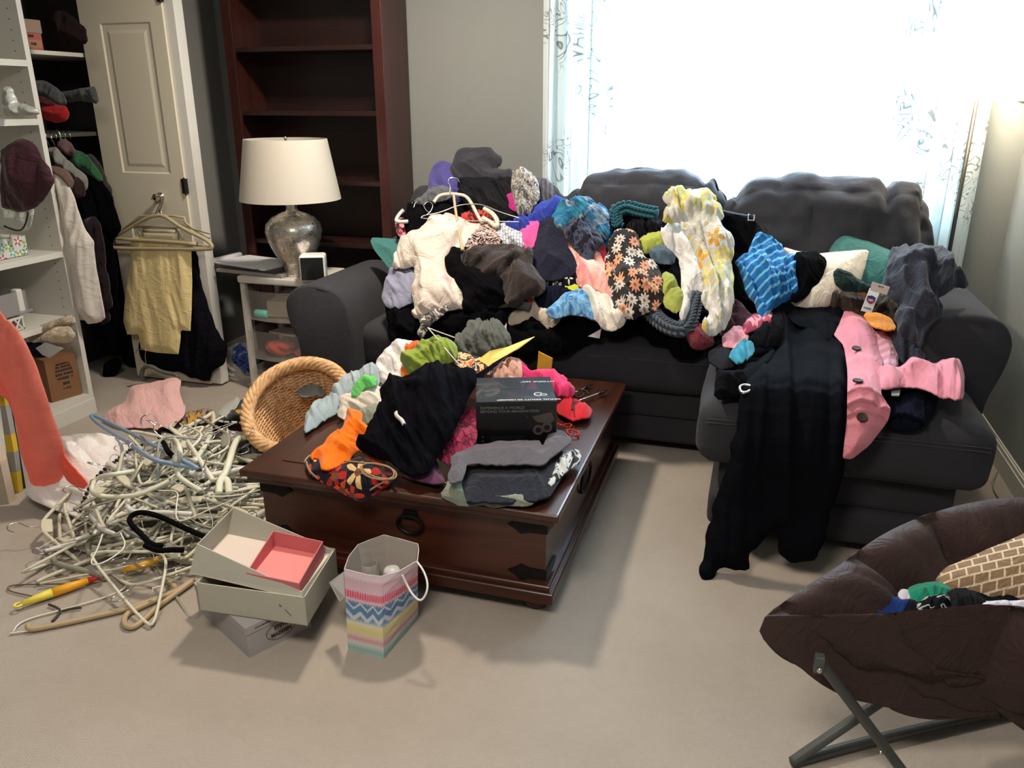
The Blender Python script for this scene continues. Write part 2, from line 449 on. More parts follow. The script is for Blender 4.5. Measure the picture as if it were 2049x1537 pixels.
def frame(o,xa,ya):   # matrix: origin, x axis, y axis
    x=Vector(xa).normalized(); z=x.cross(Vector(ya)).normalized(); y=z.cross(x); m=Matrix.Identity(4)
    for i in range(3): m[i][0],m[i][1],m[i][2],m[i][3]=x[i],y[i],z[i],o[i]
    return m
def smudges(name,M,w,h,mat,parent,seed=1,gap=.25):
    """a line of print too small to read: uneven little marks"""
    r=random.Random(seed); mb=MB(); x=-w/2
    while x<w/2:
        a=h*r.uniform(.35,.9)
        if r.random()>gap:
            q=h*r.uniform(.7,1)/2; P=[M@Vector(v) for v in ((x,-q,0),(min(x+a*.75,w/2),-q,0),(min(x+a*.75,w/2),q,0),(x,q,0))]; mb.prism(P,M.to_3x3()@Vector((0,0,.0004)))
        x+=a
    return mb.build(name,mat,parent)
def puff(mbm,a,b,r=.06,n=14,bulge=.03,nz=.006,seed=1,fr=6,M=None,pucker=None):
    """stuffed rounded block added to a bmesh"""
    a=np.array(a,float);b=np.array(b,float);c=(a+b)/2;hd=(b-a)/2
    r=min(r,hd.min()*.95)
    vs={};faces=[];V=[]
    def vid(p):
        k=tuple(np.round(p,5))
        if k not in vs: vs[k]=len(V); V.append(p)
        return vs[k]
    g=np.linspace(-1,1,n+1); g=np.sign(g)*np.abs(g)**.8
    for ax in range(3):
        o1,o2=(ax+1)%3,(ax+2)%3
        for sg in(-1,1):
            for i in range(n):
                for j in range(n):
                    q=[]
                    for (s,t) in ((i,j),(i+1,j),(i+1,j+1),(i,j+1)):
                        p=np.zeros(3);p[ax]=sg;p[o1]=g[s];p[o2]=g[t];q.append(vid(p))
                    faces.append(q if sg>0 else q[::-1])
    V=np.array(V)
    B=V*hd; inner=np.clip(B,-(hd-r),(hd-r)); d=B-inner; L=np.linalg.norm(d,axis=1)[:,None]; L[L==0]=1
    P=inner+d/L*r
    Nn=d/L
    sm=(1-V[:,[1]]**2*1)*(1-V[:,[2]]**2); 
    bl=np.zeros_like(P)
    for ax in range(3):
        o1,o2=(ax+1)%3,(ax+2)%3
        bl[:,ax]=np.sign(V[:,ax])*(np.abs(V[:,ax])>.999)*bulge*(1-V[:,o1]**2)*(1-V[:,o2]**2)
    P=P+bl
    w=P+c
    nn=(vn(w[:,0]*fr+w[:,1]*3,w[:,2]*fr+w[:,1]*2,seed)-.5)*2*nz+(vn(w[:,0]*fr*2.5,w[:,2]*fr*2.5+w[:,1]*fr*2,seed+3)-.5)*nz
    P=P+Nn*nn[:,None]
    if pucker is not None: P=pucker(P,V,hd)
    W=P+c
    bv=[mbm.verts.new(q) for q in W]
    if M: bmesh.ops.transform(mbm,matrix=M,verts=bv)
    for f in faces:
        if len(set(f))==4: mbm.faces.new([bv[i] for i in f])
    return bv
# ================================================================== MATERIALS OF THE PLACE
def carpet_mat():
    nt=newmat('carpet'); b=nt.n('ShaderNodeBsdfPrincipled'); uv=uvout(nt,1,obj=True)
    n=noise(nt,uv,3.2,3,.6); n2=noise(nt,uv,260,3,.7); n3=noise(nt,uv,24,3,.6,.6)
    c=mix(nt,n,(.37,.315,.265),(.53,.465,.395)); c=mix(nt,math_(nt,'MULTIPLY',n2,.45),c,(.30,.25,.20)); c=mix(nt,math_(nt,'MULTIPLY',n3,.22),c,(.56,.50,.43))
    nt.l(c,b.inputs['Base Color']); b.inputs['Roughness'].default_value=1; b.inputs['Specular IOR Level'].default_value=.1; b.inputs['Sheen Weight'].default_value=.2
    bp=nt.n('ShaderNodeBump'); bp.inputs['Strength'].default_value=.8; bp.inputs['Distance'].default_value=.006
    nt.l(math_(nt,'ADD',n2,math_(nt,'MULTIPLY',n3,.8)),bp.inputs['Height']); nt.l(bp.outputs[0],b.inputs['Normal']); nt.l(b.outputs[0],nt.out.inputs[0]); return nt.m
def wood_mat(name,a,b_,rough=.35,sc=1.0,axis=0,knots=False):
    nt=newmat(name); b=nt.n('ShaderNodeBsdfPrincipled')
    s=[18*sc,18*sc,18*sc]; s[axis]=1.6*sc; uv=uvout(nt,tuple(s),obj=True)
    n=noise(nt,uv,1.0,5,.62,.7); uv2=uvout(nt,1,obj=True); n2=noise(nt,uv2,2.2,2)
    c=ramp(nt,n,[(.28,a),(.72,b_)]); c=mix(nt,math_(nt,'MULTIPLY',n2,.5),c,a)
    nt.l(c,b.inputs['Base Color']); b.inputs['Roughness'].default_value=rough; b.inputs['Coat Weight'].default_value=.15; b.inputs['Coat Roughness'].default_value=.3
    bp=nt.n('ShaderNodeBump'); bp.inputs['Strength'].default_value=.15; bp.inputs['Distance'].default_value=.002; nt.l(n,bp.inputs['Height']); nt.l(bp.outputs[0],b.inputs['Normal'])
    nt.l(b.outputs[0],nt.out.inputs[0]); return nt.m
M_carpet=carpet_mat()
M_wall=plain('wall_paint',(.228,.236,.226),.85,bump=.05,bscale=90,var=.03)
M_trim=plain('trim_paint',(.62,.60,.55),.5)
M_ceil=plain('ceiling_paint',(.75,.74,.70),.9)
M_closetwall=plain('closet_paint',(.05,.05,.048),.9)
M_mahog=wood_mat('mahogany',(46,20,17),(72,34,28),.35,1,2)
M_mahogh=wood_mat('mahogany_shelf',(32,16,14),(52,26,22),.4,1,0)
M_chest=wood_mat('chest_wood',(38,18,12),(88,44,28),.3,1,0)
M_chesty=wood_mat('chest_wood_side',(38,18,12),(84,44,28),.3,1,1)
M_iron=plain('black_iron',(.012,.011,.011),.5,.7)
M_sofa=fabric('sofa_microfibre',(54,54,59),obj=True,wr=.12,sheen=.06)
M_white=plain('white_laminate',(.62,.61,.56),.45)
M_door=plain('door_paint',(.70,.66,.54),.4)
M_chrome=plain('chrome',(.7,.68,.64),.18,1)
M_dark=plain('dark_plastic',(.012,.012,.014),.4)
# ================================================================== ROOM
XL,XR,YB,YF,ZC=-2.85,1.03,3.96,-1.7,2.42
mb=MB().box((-3.7,YF-.1,-.1),(XR+.12,YB+.12,0)); struct('floor',mb,M_carpet)
mb=MB().box((-3.7,YF-.1,ZC),(XR+.12,YB+.12,ZC+.1)); struct('ceiling',mb,M_ceil)
WX0,WX1,WZ0,WZ1=-.93,.80,.86,2.12
mb=MB()
mb.box((XL-.12,YB,0),(WX0,YB+.12,ZC)).box((WX1,YB,0),(XR+.12,YB+.12,ZC)).box((WX0,YB,0),(WX1,YB+.12,WZ0)).box((WX0,YB,WZ1),(WX1,YB+.12,ZC)); struct('wall_back',mb,M_wall)
mb=MB().box((XR,YF-.1,0),(XR+.12,YB,ZC)); struct('wall_right',mb,M_wall)
mb=MB().box((XL-.9,YF-.12,0),(XR+.12,YF,ZC)); struct('wall_front',mb,M_wall)
CY0,CY1=1.55,3.37
mb=MB().box((XL-.1,YF,0),(XL,CY0,ZC)).box((XL-.1,CY1,0),(XL,YB,ZC)).box((XL-.1,CY0,2.08),(XL,CY1,ZC)); struct('wall_left',mb,M_wall)
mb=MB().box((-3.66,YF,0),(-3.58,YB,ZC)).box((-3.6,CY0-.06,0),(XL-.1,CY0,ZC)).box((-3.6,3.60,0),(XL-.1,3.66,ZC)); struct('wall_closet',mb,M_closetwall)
def baseboard(name,a,b):
    mb=MB(); a=Vector(a);b=Vector(b); d=(b-a).normalized(); n=Vector((-d.y,d.x,0)) # n points into the room
    for h0,h1,t in ((0,.075,.014),(.075,.092,.010),(.092,.10,.005)):
        p=[a,a+n*t,a+n*t+Vector((0,0,h1-h0)),a+Vector((0,0,h1-h0))]; mb.prism([q+Vector((0,0,h0)) for q in p],b-a)
    struct(name,mb,M_trim)
baseboard('baseboard_left',(XL,YB,0),(XL,CY1+.06,0))
baseboard('baseboard_right',(XR,YF,0),(XR,YB,0))
baseboard('baseboard_back',(XR,YB,0),(XL,YB,0))
mb=MB().box((XL-.1,CY1-.02,0),(XL+.012,CY1+.055,2.1)).box((XL-.1,CY0-.055,0),(XL+.012,CY0+.02,2.1)).box((XL-.1,CY0-.055,2.06),(XL+.012,CY1+.055,2.13)); struct('trim_1',mb,M_trim)
# window
def pane_mat():
    nt=newmat('window_glass'); a=nt.n('ShaderNodeBsdfTransparent'); b=nt.n('ShaderNodeBsdfGlossy'); b.inputs['Roughness'].default_value=.02; a.inputs[0].default_value=(.95,.98,1,1)
    m=nt.n('ShaderNodeMixShader'); m.inputs[0].default_value=.04; nt.l(a.outputs[0],m.inputs[1]); nt.l(b.outputs[0],m.inputs[2]); nt.l(m.outputs[0],nt.out.inputs[0]); return nt.m
mb=MB()
for a,b in (((WX0,YB-.012,WZ0-.05),(WX1,YB+.1,WZ0)),((WX0,YB+.03,WZ0),(WX0+.05,YB+.09,WZ1)),((WX1-.05,YB+.03,WZ0),(WX1,YB+.09,WZ1)),((WX0,YB+.03,WZ1-.05),(WX1,YB+.09,WZ1)),((WX0,YB+.03,WZ0),(WX1,YB+.09,WZ0+.05)),): mb.box(a,b,.004)
wf=struct('window_1',mb,M_trim)
gl=MB().box((WX0+.04,YB+.058,WZ0+.04),(WX1-.04,YB+.062,WZ1-.04)).build('glass_pane',pane_mat(),wf)
# a pale car parked outside beyond the glass, nearly lost in the glare
# ------------------------------------------------------------------ curtains
def curtain_mat():
    nt=newmat('paisley_sheer'); uv=uvout(nt,1)
    n=noise(nt,uv,4.5,2,.5,2.0); a=math_(nt,'SUBTRACT',n,.5); a=math_(nt,'ABSOLUTE',math_(nt,'SINE',math_(nt,'MULTIPLY',a,34)))
    n2=noise(nt,uv,3.3,1,.5,.6)
    msk=ramp(nt,n2,[(.50,(0,0,0)),(.55,(1,1,1))]); ln=ramp(nt,a,[(.18,(1,1,1)),(.42,(0,0,0))])
    f=math_(nt,'MULTIPLY',msk,ln)
    col=mix(nt,f,(.86,.88,.88),(.34,.35,.35))
    d=nt.n('ShaderNodeBsdfDiffuse'); t=nt.n('ShaderNodeBsdfTranslucent'); nt.l(col,d.inputs[0]); nt.l(mix(nt,f,(.80,.90,.90),(.36,.40,.40)),t.inputs[0])
    mx=nt.n('ShaderNodeMixShader'); mx.inputs[0].default_value=.5; nt.l(d.outputs[0],mx.inputs[1]); nt.l(t.outputs[0],mx.inputs[2])
    nt.l(mx.outputs[0],nt.out.inputs[0]); return nt.m
M_curt=curtain_mat()
def curtain(x0,x1,label,seed,waves,y=3.885):
    nx,nz=int(90*(x1-x0)/.3),30; V=[];F=[];UV=[]
    for i in range(nx+1):
        u=i/nx
        for j in range(nz+1):
            z=.12+j/nz*2.1; w=u*waves*2*PI
            yy=y+.028*math.sin(w+.5*math.sin(z*1.3+seed))+.010*math.sin(2.3*w+seed)-.004*z
            V.append((x0+(x1-x0)*u+.008*math.sin(w*2),yy,z)); UV.append((u*(x1-x0)*1.9+seed,z))
    for i in range(nx):
        for j in range(nz):
            a=i*(nz+1)+j; F.append((a,a+nz+1,a+nz+2,a+1))
    me=bpy.data.meshes.new('curtain'); me.from_pydata(V,[],F); ul=me.uv_layers.new(name='UVMap')
    for l in me.loops: ul.data[l.index].uv=UV[l.vertex_index]
    o=link('curtain',me,M_curt,None,True); m=o.modifiers.new('s','SOLIDIFY'); m.thickness=.0015
    return tag(o,label,'curtain','patterned curtains at the window')
curtain(-1.035,-.70,'white curtain with grey scrollwork hanging at the left side of the window',1.3,4)
curtain(.50,.86,'white curtain with grey scrollwork hanging behind the floor lamp pole',4.1,4)
mb=MB().tube([(-1.15,3.885,2.26),(1.0,3.885,2.26)],.012,10)
rod=mb.build('curtain_rod',M_iron,None,True); tag(rod,'dark metal rod carrying the two patterned curtains','curtain rod')
# ------------------------------------------------------------------ folding closet door
def door_panel(mb,x0,x1,y0,y1,z1):
    """raised-panel leaf: frame, moulded recesses"""
    mb.box((x0,y0+.006,0.012),(x1,y1,z1))
    w=x1-x0; a=x0+.24*w; b=x1-.155*w; 
    for z0,zt in ((.25,.82),(1.075,1.745)):
        # stiles and rails around
        pass
    rows=[(.012,.25),(.82,1.075),(1.745,z1)]
    mb.box((x0,y0,.012),(a,y0+.02,z1)); mb.box((b,y0,.012),(x1,y0+.02,z1))
    for p,q in rows: mb.box((a,y0,p),(b,y0+.02,q))
    for z0,zt in ((.25,.82),(1.075,1.745)):
        i=.045
        o=[(a,y0,z0),(b,y0,z0),(b,y0,zt),(a,y0,zt)]; m=[(a+.012,y0+.011,z0+.012),(b-.012,y0+.011,z0+.012),(b-.012,y0+.011,zt-.012),(a+.012,y0+.011,zt-.012)]
        r=[(a+i,y0+.002,z0+i),(b-i,y0+.002,z0+i),(b-i,y0+.002,zt-i),(a+i,y0+.002,zt-i)]
        for A,B in ((o,m),(m,r)):
            va=[mb.bm.verts.new(q) for q in A]; vb=[mb.bm.verts.new(q) for q in B]
            for k in range(4): mb.bm.faces.new((va[k],va[(k+1)%4],vb[(k+1)%4],vb[k]))
            if A is m: mb.bm.faces.new(vb)
DY=3.31
d=tag(bpy.data.objects.new('door_1',None),kind='structure'); COL.objects.link(d); d.location=(-2.86,DY,0)
mb=MB(); door_panel(mb,-3.12,-2.655,DY,DY+.035,2.04); mb.build('door_leaf',M_door,d)
mb=MB().box((-3.12,DY+.04,.012),(-2.60,DY+.075,2.04),.003).box((-2.655,DY+.012,.012),(-2.60,DY+.04,2.04),.002); mb.build('door_leaf',plain('door_edge_paint',(.72,.72,.68),.45),d)
kp=at_y(313,395,DY-.03); M=Matrix.Translation((kp.x,DY,kp.z))@Matrix.Rotation(PI/2,4,'X')
MB().lathe([(.022,0),(.022,.004),(.009,.008),(.008,.02),(.016,.026),(.019,.034),(.016,.042),(.008,.046)],n=20,M=M).build('door_knob',M_chrome,d,True)
for z in (.18,1.02,1.86):
    MB().box((-2.672,DY-.006,z-.035),(-2.645,DY+.01,z+.035),.002).tube([(-2.652,DY-.006,z-.04),(-2.652,DY-.006,z+.04)],.005,8).build('door_hinge',plain('bronze',(.03,.025,.02),.45,.6),d)
# ================================================================== BOOKCASE
bk=empty('bookcase','tall empty dark reddish brown wooden bookcase against the back wall','bookcase',(-2.17,3.82,0))
bx0,bx1,by0,by1=-2.59,-1.745,3.67,3.945
for a,b,nm in (((bx0,by0,0),(bx0+.025,by1,2.2),'side_panel'),((bx1-.025,by0,0),(bx1,by1,2.2),'side_panel')):
    MB().box(a,b,.003).build(nm,M_mahog,bk)
mb=MB().box((bx0-.004,by0-.018,0),(bx0+.05,by0,2.2),.004).box((bx1-.05,by0-.018,0),(bx1+.004,by0,2.2),.004).box((bx0,by0-.018,.0),(bx1,by0,.09),.003).box((bx0,by0-.018,2.12),(bx1,by0,2.2),.003); mb.build('face_frame',M_mahog,bk)
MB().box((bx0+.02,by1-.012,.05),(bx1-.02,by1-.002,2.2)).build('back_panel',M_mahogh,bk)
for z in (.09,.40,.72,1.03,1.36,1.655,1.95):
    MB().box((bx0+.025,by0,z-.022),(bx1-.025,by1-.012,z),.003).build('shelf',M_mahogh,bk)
# ================================================================== SOFA
so=empty('sectional_sofa','large charcoal sectional sofa with a chaise under the window, buried in clothes','sofa',(-.5,3.5,0))
def part_puffs(name,lst,parent,mat=None,**kw):
    mb=MB()
    for i,(a,b,r) in enumerate(lst): puff(mb.bm,a,b,r,seed=hash(name)%97+i,**kw)
    return mb.build(name,mat or M_sofa,parent,True)
mb=MB().box((-1.735,3.14,.05),(-.06,3.84,.17),.02,seg=3).box((-1.735,3.125,.165),(-.06,3.84,.29),.025,seg=3).box((-1.735,3.55,.2),(.72,3.86,.78),.05,seg=4); mb.build('sofa_base',M_sofa,so,True,40)
mb=MB().box((-.05,2.53,.155),(.67,3.1,.29),.03,seg=3).box((-.075,2.50,.04),(.69,3.1,.165),.035,seg=4); mb.build('chaise_base',M_sofa,so,True,40)
for x0,x1 in ((-1.66,-.89),(-.885,-.115)):
    part_puffs('seat_cushion',[((x0,3.07,.285),(x1,3.62,.475),.055)],so,bulge=.014,nz=.004)
def chz(P,V,hd): return P
part_puffs('chaise_cushion',[((-.125,2.445,.285),(.735,3.04,.50),.06),((-.125,2.9,.285),(.56,3.62,.495),.05)],so,bulge=.012,nz=.004,n=16)
def stitch(name,pts,parent,r=.0013):
    MB().tube(pts,r,5).build(name,plain('stitch_thread',(.07,.07,.075),.9),parent)
stitch('seam_stitching',[(-.10,2.440,.452),(.71,2.440,.452)],so); stitch('seam_stitching',[(-.10,2.437,.440),(.71,2.437,.440)],so)
stitch('seam_stitching',[(-.86,3.064,.43),(-.14,3.064,.43)],so)
def arm(x0,x1,y0,y1,zt,flare,name='sofa_arm'):
    n=18; prof=[]
    w=x1-x0; inner=x1 if flare<0 else x0
    # cross section (x,z): inner foot, inner top, rounded crown, outer flare, outer foot
    s=-1 if flare<0 else 1
    pts=[(0,.04),(0,.42),(.015,zt-.1),(.05,zt-.035),(.11,zt-.005),(w*.62,zt),(w*.85,zt-.02),(w*.98,zt-.07),(w,zt-.13),(w*.93,zt-.22),(w*.83,.40),(w*.78,.04)]
    if flare<0: pass
    P=[(inner+s*u,z) for u,z in pts]; P=[tuple(p) for p in smooth3([(a,0,b) for a,b in P],2,True)]; P=[(a,c) for a,_,c in P]
    mb=MB(); bm=mb.bm; ys=[(y0,.80),(y0+.006,.93),(y0+.025,1.0)]+[(y0+.025+(y1-y0-.05)*k/8,1) for k in range(1,9)]+[(y1,.9)]
    cx=sum(a for a,_ in P)/len(P); cz=sum(b for _,b in P)/len(P); rings=[]
    for y,k in ys:
        k2=1-(1-k)*.25
        rings.append([bm.verts.new((cx+(a-cx)*k2,y+.004*math.sin(a*30+b*20),cz+(b-cz)*k2)) for a,b in P])
    for A,B in zip(rings,rings[1:]):
        m=len(A)
        for j in range(m): bm.faces.new((A[j],A[(j+1)%m],B[(j+1)%m],B[j]))
    bm.faces.new(rings[0]); bm.faces.new(rings[-1][::-1])
    return mb.build(name,M_sofa,so,True,50)
arm(-1.955,-1.63,2.98,3.63,.66,-1); arm(.56,.865,2.97,3.72,.725,1)
def back_cush(x0,x1,zt,seed,knots,y0=3.50,y1=3.76):
    mb=MB(); w=x1-x0
    def pk(P,V,hd):
        P=P.copy(); u=V[:,0]; 
        # pinched gathers at the upper corners and along the top
        for kx,dz,rr in knots:
            a=np.exp(-((u-kx)/rr)**2)*np.clip((V[:,2]+.1),0,1); P[:,2]-=dz*a; P[:,1]+=dz*.4*a*np.sign(-P[:,1])
        rad=np.abs(2*vn(P[:,0]*20+seed,P[:,2]*5,seed)-1)**.7-.5
        P[:,1]+=rad*.022*np.clip(V[:,2]+.2,0,1)*np.sign(P[:,1]+1e-6)*-1
        P[:,1]+=.10*(P[:,2]+hd[2])/(2*hd[2])  # leans back
        return P
    puff(mb.bm,(x0,y0,.46),(x1,y1,zt),.085,n=48,bulge=.035,nz=.015,seed=seed,fr=8,pucker=pk)
    return mb.build('back_cushion',M_sofa,so,True)
back_cush(-1.62,-.80,1.03,3,[(.8,.05,.10),(-.8,.03,.1)])
back_cush(-.84,-.15,1.085,5,[(.72,.035,.07),(-.93,.06,.10),(.95,.03,.08)])
back_cush(-.15,.665,1.075,9,[(.58,.035,.05),(-.93,.05,.12),(.97,.04,.06),(-.45,.010,.08)])
# ================================================================== CHEST COFFEE TABLE
ch=empty('storage_trunk','reddish brown wooden storage trunk used as a coffee table, iron corner straps','coffee table',(-.94,2.45,0))
cx0,cx1,cy0,cy1=-1.40,-.485,1.915,2.965
MB().box((cx0,cy0,.085),(cx1,cy1,.305),.004).build('trunk_body',M_chest,ch)
mb=MB().box((cx0-.045,cy0-.045,.322),(cx1+.045,cy1+.045,.345),.008,seg=3).box((cx0-.03,cy0-.03,.300),(cx1+.03,cy1+.03,.323),.007,seg=3)
mb.box((cx0+.05,cy0+.05,.343),(cx1-.05,cy1-.05,.348),.002); lid=mb.build('lid',M_chesty,ch)
mb=MB()
for x in (cx0+.035,cx1-.035): mb.box((x-.0025,cy0+.0,.3485),(x+.0025,cy1,.3495))
mb.build('lid_groove',plain('groove_shadow_wood',(.02,.01,.008),.6),lid)
mb=MB().box((cx0-.028,cy0-.028,.045),(cx1+.028,cy1+.028,.082),.006,seg=3).box((cx0-.016,cy0-.016,.08),(cx1+.016,cy1+.016,.098),.006,seg=3); mb.build('plinth',M_chest,ch)
for x in (cx0+.035,cx1-.035):
    for y in (cy0+.035,cy1-.035): MB().lathe([(.024,0),(.038,.012),(.041,.026),(.034,.042),(.026,.05)],(x,y,0),20).build('bun_foot',M_chest,ch,True)
def strap(c,dirx,up=1):   # leaf-shaped iron strap around a corner
    mb=MB(); x,y,z=c
    s=dirx; P=[(0,-.016),(.05,-.018),(.075,-.026),(.09,-.014),(.115,0),(.09,.014),(.075,.026),(.05,.018),(0,.016)]
    mb.prism([(x+s*a,y,z+b) for a,b in P],(0,-.003,0)); return mb
for x,s in ((cx0-.001,1),(cx1+.001,-1)):
    for z in (.275,.125):
        mb=strap((x,cy0,z),s); P=[(0,-.016),(.05,-.018),(.09,-.014),(.115,0),(.09,.014),(.05,.018),(0,.016)]
        mb.prism([(x,cy0-.003+a,z+b) for a,b in P],(-s*.003,0,0)); mb.build('corner_strap',M_iron,ch)
def ring_handle(c,nx,w=.034,h=.026):
    mb=MB(); c=Vector(c); ax=Vector((0,1,0)) if nx else Vector((1,0,0)); n=Vector((1,0,0)) if nx else Vector((0,-1,0))
    pts=[c+ax*(w*math.cos(a))*(1)+Vector((0,0,h*math.sin(a)))+n*(.008+.002*math.sin(a)) for a in [2*PI*k/28 for k in range(28)]]
    mb.tube(pts,.0055,8,closed=True)
    mb.prism([c+ax*(a*(w*.5))+Vector((0,0,b*.015+h)) for a,b in ((-1,-1),(1,-1),(1.3,0),(1,1),(-1,1),(-1.3,0))],n*.006)
    mb.build('ring_handle',M_iron,ch,True,40)
ring_handle((-.898,cy0,.225),False,.040,.030); ring_handle((cx1,2.42,.20),True,.075,.045)
# ================================================================== DRAWER CART, LAMP, CLOCK, PAPERS
ca=empty('drawer_cart','white plastic drawer tower with clear drawers beside the sofa arm','drawer unit',(-2.2,3.45,0))
M_plas=plain('white_plastic',(.62,.60,.55),.4); 
def clear_mat(name,tint,a=.45):
    if name in MC: return MC[name]
    nt=newmat(name); b=nt.n('ShaderNodeBsdfPrincipled'); b.inputs['Base Color'].default_value=lin(tint); b.inputs['Roughness'].default_value=.3
    t=nt.n('ShaderNodeBsdfTransparent'); mx=nt.n('ShaderNodeMixShader'); mx.inputs[0].default_value=a; nt.l(t.outputs[0],mx.inputs[1]); nt.l(b.outputs[0],mx.inputs[2]); nt.l(mx.outputs[0],nt.out.inputs[0]); MC[name]=nt.m; return nt.m
M_clear=clear_mat('frosted_plastic',(.55,.53,.49),.24)
X0,X1,Y0,Y1=-2.42,-2.005,3.30,3.64
mb=MB().box((X0,Y0,.565),(X1,Y1,.60),.012,seg=3)
for x in (X0,X1-.028):
    for y in (Y0+.02,Y1-.03): mb.box((x,y,.04),(x+.028,y+.028,.57),.005)
mb.box((X0,Y0+.02,.03),(X1,Y1,.06),.005); mb.build('cart_frame',M_plas,ca)
for zt in (.555,.352,.150):
    zb=zt-.17 if zt>.2 else .06
    mb=MB(); n=12; front=[(X0+.03+(X1-X0-.06)*k/n, Y0-.035*math.sin(PI*k/n)) for k in range(n+1)]
    for (z0,z1,off) in ((zb,zt-.018,0),):
        A=[mb.bm.verts.new((x,y+.012,z0)) for x,y in front];B=[mb.bm.verts.new((x,y,z1)) for x,y in front]
        for k in range(n): mb.bm.faces.new((A[k],A[k+1],B[k+1],B[k]))
        a=mb.bm.verts.new((X0+.03,Y1-.03,z0));b=mb.bm.verts.new((X1-.03,Y1-.03,z0));c=mb.bm.verts.new((X0+.03,Y1-.03,z1));d_=mb.bm.verts.new((X1-.03,Y1-.03,z1))
        mb.bm.faces.new((A[0],B[0],c,a)); mb.bm.faces.new((A[-1],b,d_,B[-1])); mb.bm.faces.new((a,b)+tuple(A[::-1])); mb.bm.faces.new((a,c,d_,b))
    dr=mb.build('drawer',M_clear,ca)
    mb=MB(); mb.prism([(x,y-.012,zt-.02) for x,y in front]+[(X1-.03,Y0+.03,zt-.02),(X0+.03,Y0+.03,zt-.02)],(0,0,.018)); mb.build('drawer_lip',M_plas,dr)
def blob(name,label,cat,c,sc,mat,seed=1,group=None,amp=.25,parent=None):
    mb=MB(); q=bmesh.ops.create_icosphere(mb.bm,subdivisions=4,radius=1)
    V=np.array([v.co[:] for v in mb.bm.verts]); r=1+amp*(vn(V[:,0]*2.2+V[:,2]*1.5+seed,V[:,1]*2.2-V[:,2],seed)-.5)*2+amp*.5*(vn(V[:,0]*6+seed,V[:,1]*6+V[:,2]*5,seed+2)-.5)
    for v,k in zip(mb.bm.verts,r): v.co=Vector([v.co[i]*k*sc[i]+c[i] for i in range(3)])
    o=mb.build(name,mat,parent,True)
    if parent is None: tag(o,label,cat,group)
    return o
M_teal=plain('teal_plastic',(105,196,180),.4)
def spool(c,M,lab):
    mb=MB().lathe([(.022,-.05),(.024,-.045),(.012,-.02),(.008,0),(.012,.02),(.024,.045),(.022,.05)],n=16,M=Matrix.Translation(c)@M); tag(mb.build('hand_grip',M_teal,None,True),lab,'toy')
spool((-2.12,3.36,.47),Matrix.Rotation(.7,4,'Y'),'teal waisted plastic handle inside the top clear drawer')
tag(MB().lathe([(.020,-.035),(.022,-.03),(.022,.03),(.018,.035)],n=16,M=Matrix.Translation((-2.33,3.35,.405))@Matrix.Rotation(PI/2,4,'Y')).build('bottle_lid',M_teal,None,True),'teal round cap lying in the top clear drawer','lid')
tag(MB().box((-2.31,3.36,.39),(-2.17,3.5,.47),.004,rz=.15).build('small_box',plain('tan_card',(176,160,138),.8)),'small tan cardboard box in the top clear drawer','box')
blob('lace_bundle','pinkish lace bundle in the top drawer at its right side','fabric',(-2.08,3.40,.41),(.05,.05,.035),fabric('lace_bits',(150,105,110),p_blotch([(120,70,80),(180,150,150),(110,60,60)],30)),3)
blob('tissue_bundle','crumpled grey tissue at the back of the top drawer','tissue',(-2.24,3.53,.44),(.11,.05,.06),plain('tissue',(165,160,155),.8),8)
blob('coral_bundle','coral pink cloth bundle in the middle clear drawer','cloth',(-2.28,3.41,.215),(.09,.07,.033),fabric('coral_bits',(170,80,70),p_blotch([(180,70,60),(190,140,130),(150,60,90)],22)),5)
blob('magenta_bundle','magenta cloth in the middle clear drawer at its right','cloth',(-2.10,3.40,.21),(.07,.06,.028),fabric('magenta_bits',(160,50,90)),6)
tag(MB().box((-2.13,3.38,.235),(-2.07,3.40,.335),.003,rz=.3).build('plastic_card',plain('grey_card',(120,128,125),.4)),'grey upright plastic case in the middle clear drawer','case')
tag(MB().box((-2.34,3.40,.285),(-2.17,3.5,.295),.002,rz=-.2).build('paper_sheet',plain('pale_card',(165,155,145),.6)),'pale card lying over the coral bundle in the drawer','card')
# lamp
lx,ly=-2.145,3.41
la=empty('table_lamp','mercury glass table lamp with a wide white drum shade, switched off','lamp',(lx,ly,.6))
def merc():
    nt=newmat('mercury_glass'); b=nt.n('ShaderNodeBsdfPrincipled'); uv=uvout(nt,1,obj=True); n=noise(nt,uv,55,4,.7); n2=noise(nt,uv,9,3)
    nt.l(ramp(nt,n,[(.28,(.22,.20,.17)),(.42,(.62,.58,.52)),(.8,(.8,.78,.74))]),b.inputs['Base Color']); b.inputs['Metallic'].default_value=.8
    nt.l(ramp(nt,n,[(.3,(.6,.6,.6)),(.6,(.12,.12,.12))]),b.inputs['Roughness'])
    v=nt.n('ShaderNodeTexVoronoi'); v.inputs['Scale'].default_value=70; nt.l(uv,v.inputs[0]); bp=nt.n('ShaderNodeBump'); bp.inputs['Strength'].default_value=.16; bp.inputs['Distance'].default_value=.003; nt.l(v.outputs[0],bp.inputs['Height']); nt.l(bp.outputs[0],b.inputs['Normal'])
    nt.l(b.outputs[0],nt.out.inputs[0]); return nt.m
MB().lathe([(.06,0),(.062,.012),(.058,.03),(.07,.06),(.10,.11),(.125,.17),(.135,.215),(.128,.25),(.10,.28),(.06,.30),(.03,.31),(.024,.325),(.028,.335),(.022,.35),(.022,.37)],(lx,ly,.6),40).build('lamp_base',merc(),la,True)
MB().tube([(lx,ly,.96),(lx,ly,1.235)],.005,8).lathe([(.006,0),(.009,.006),(.006,.014),(.002,.018)],(lx,ly,1.235),12).build('lamp_stem',M_chrome,la,True)
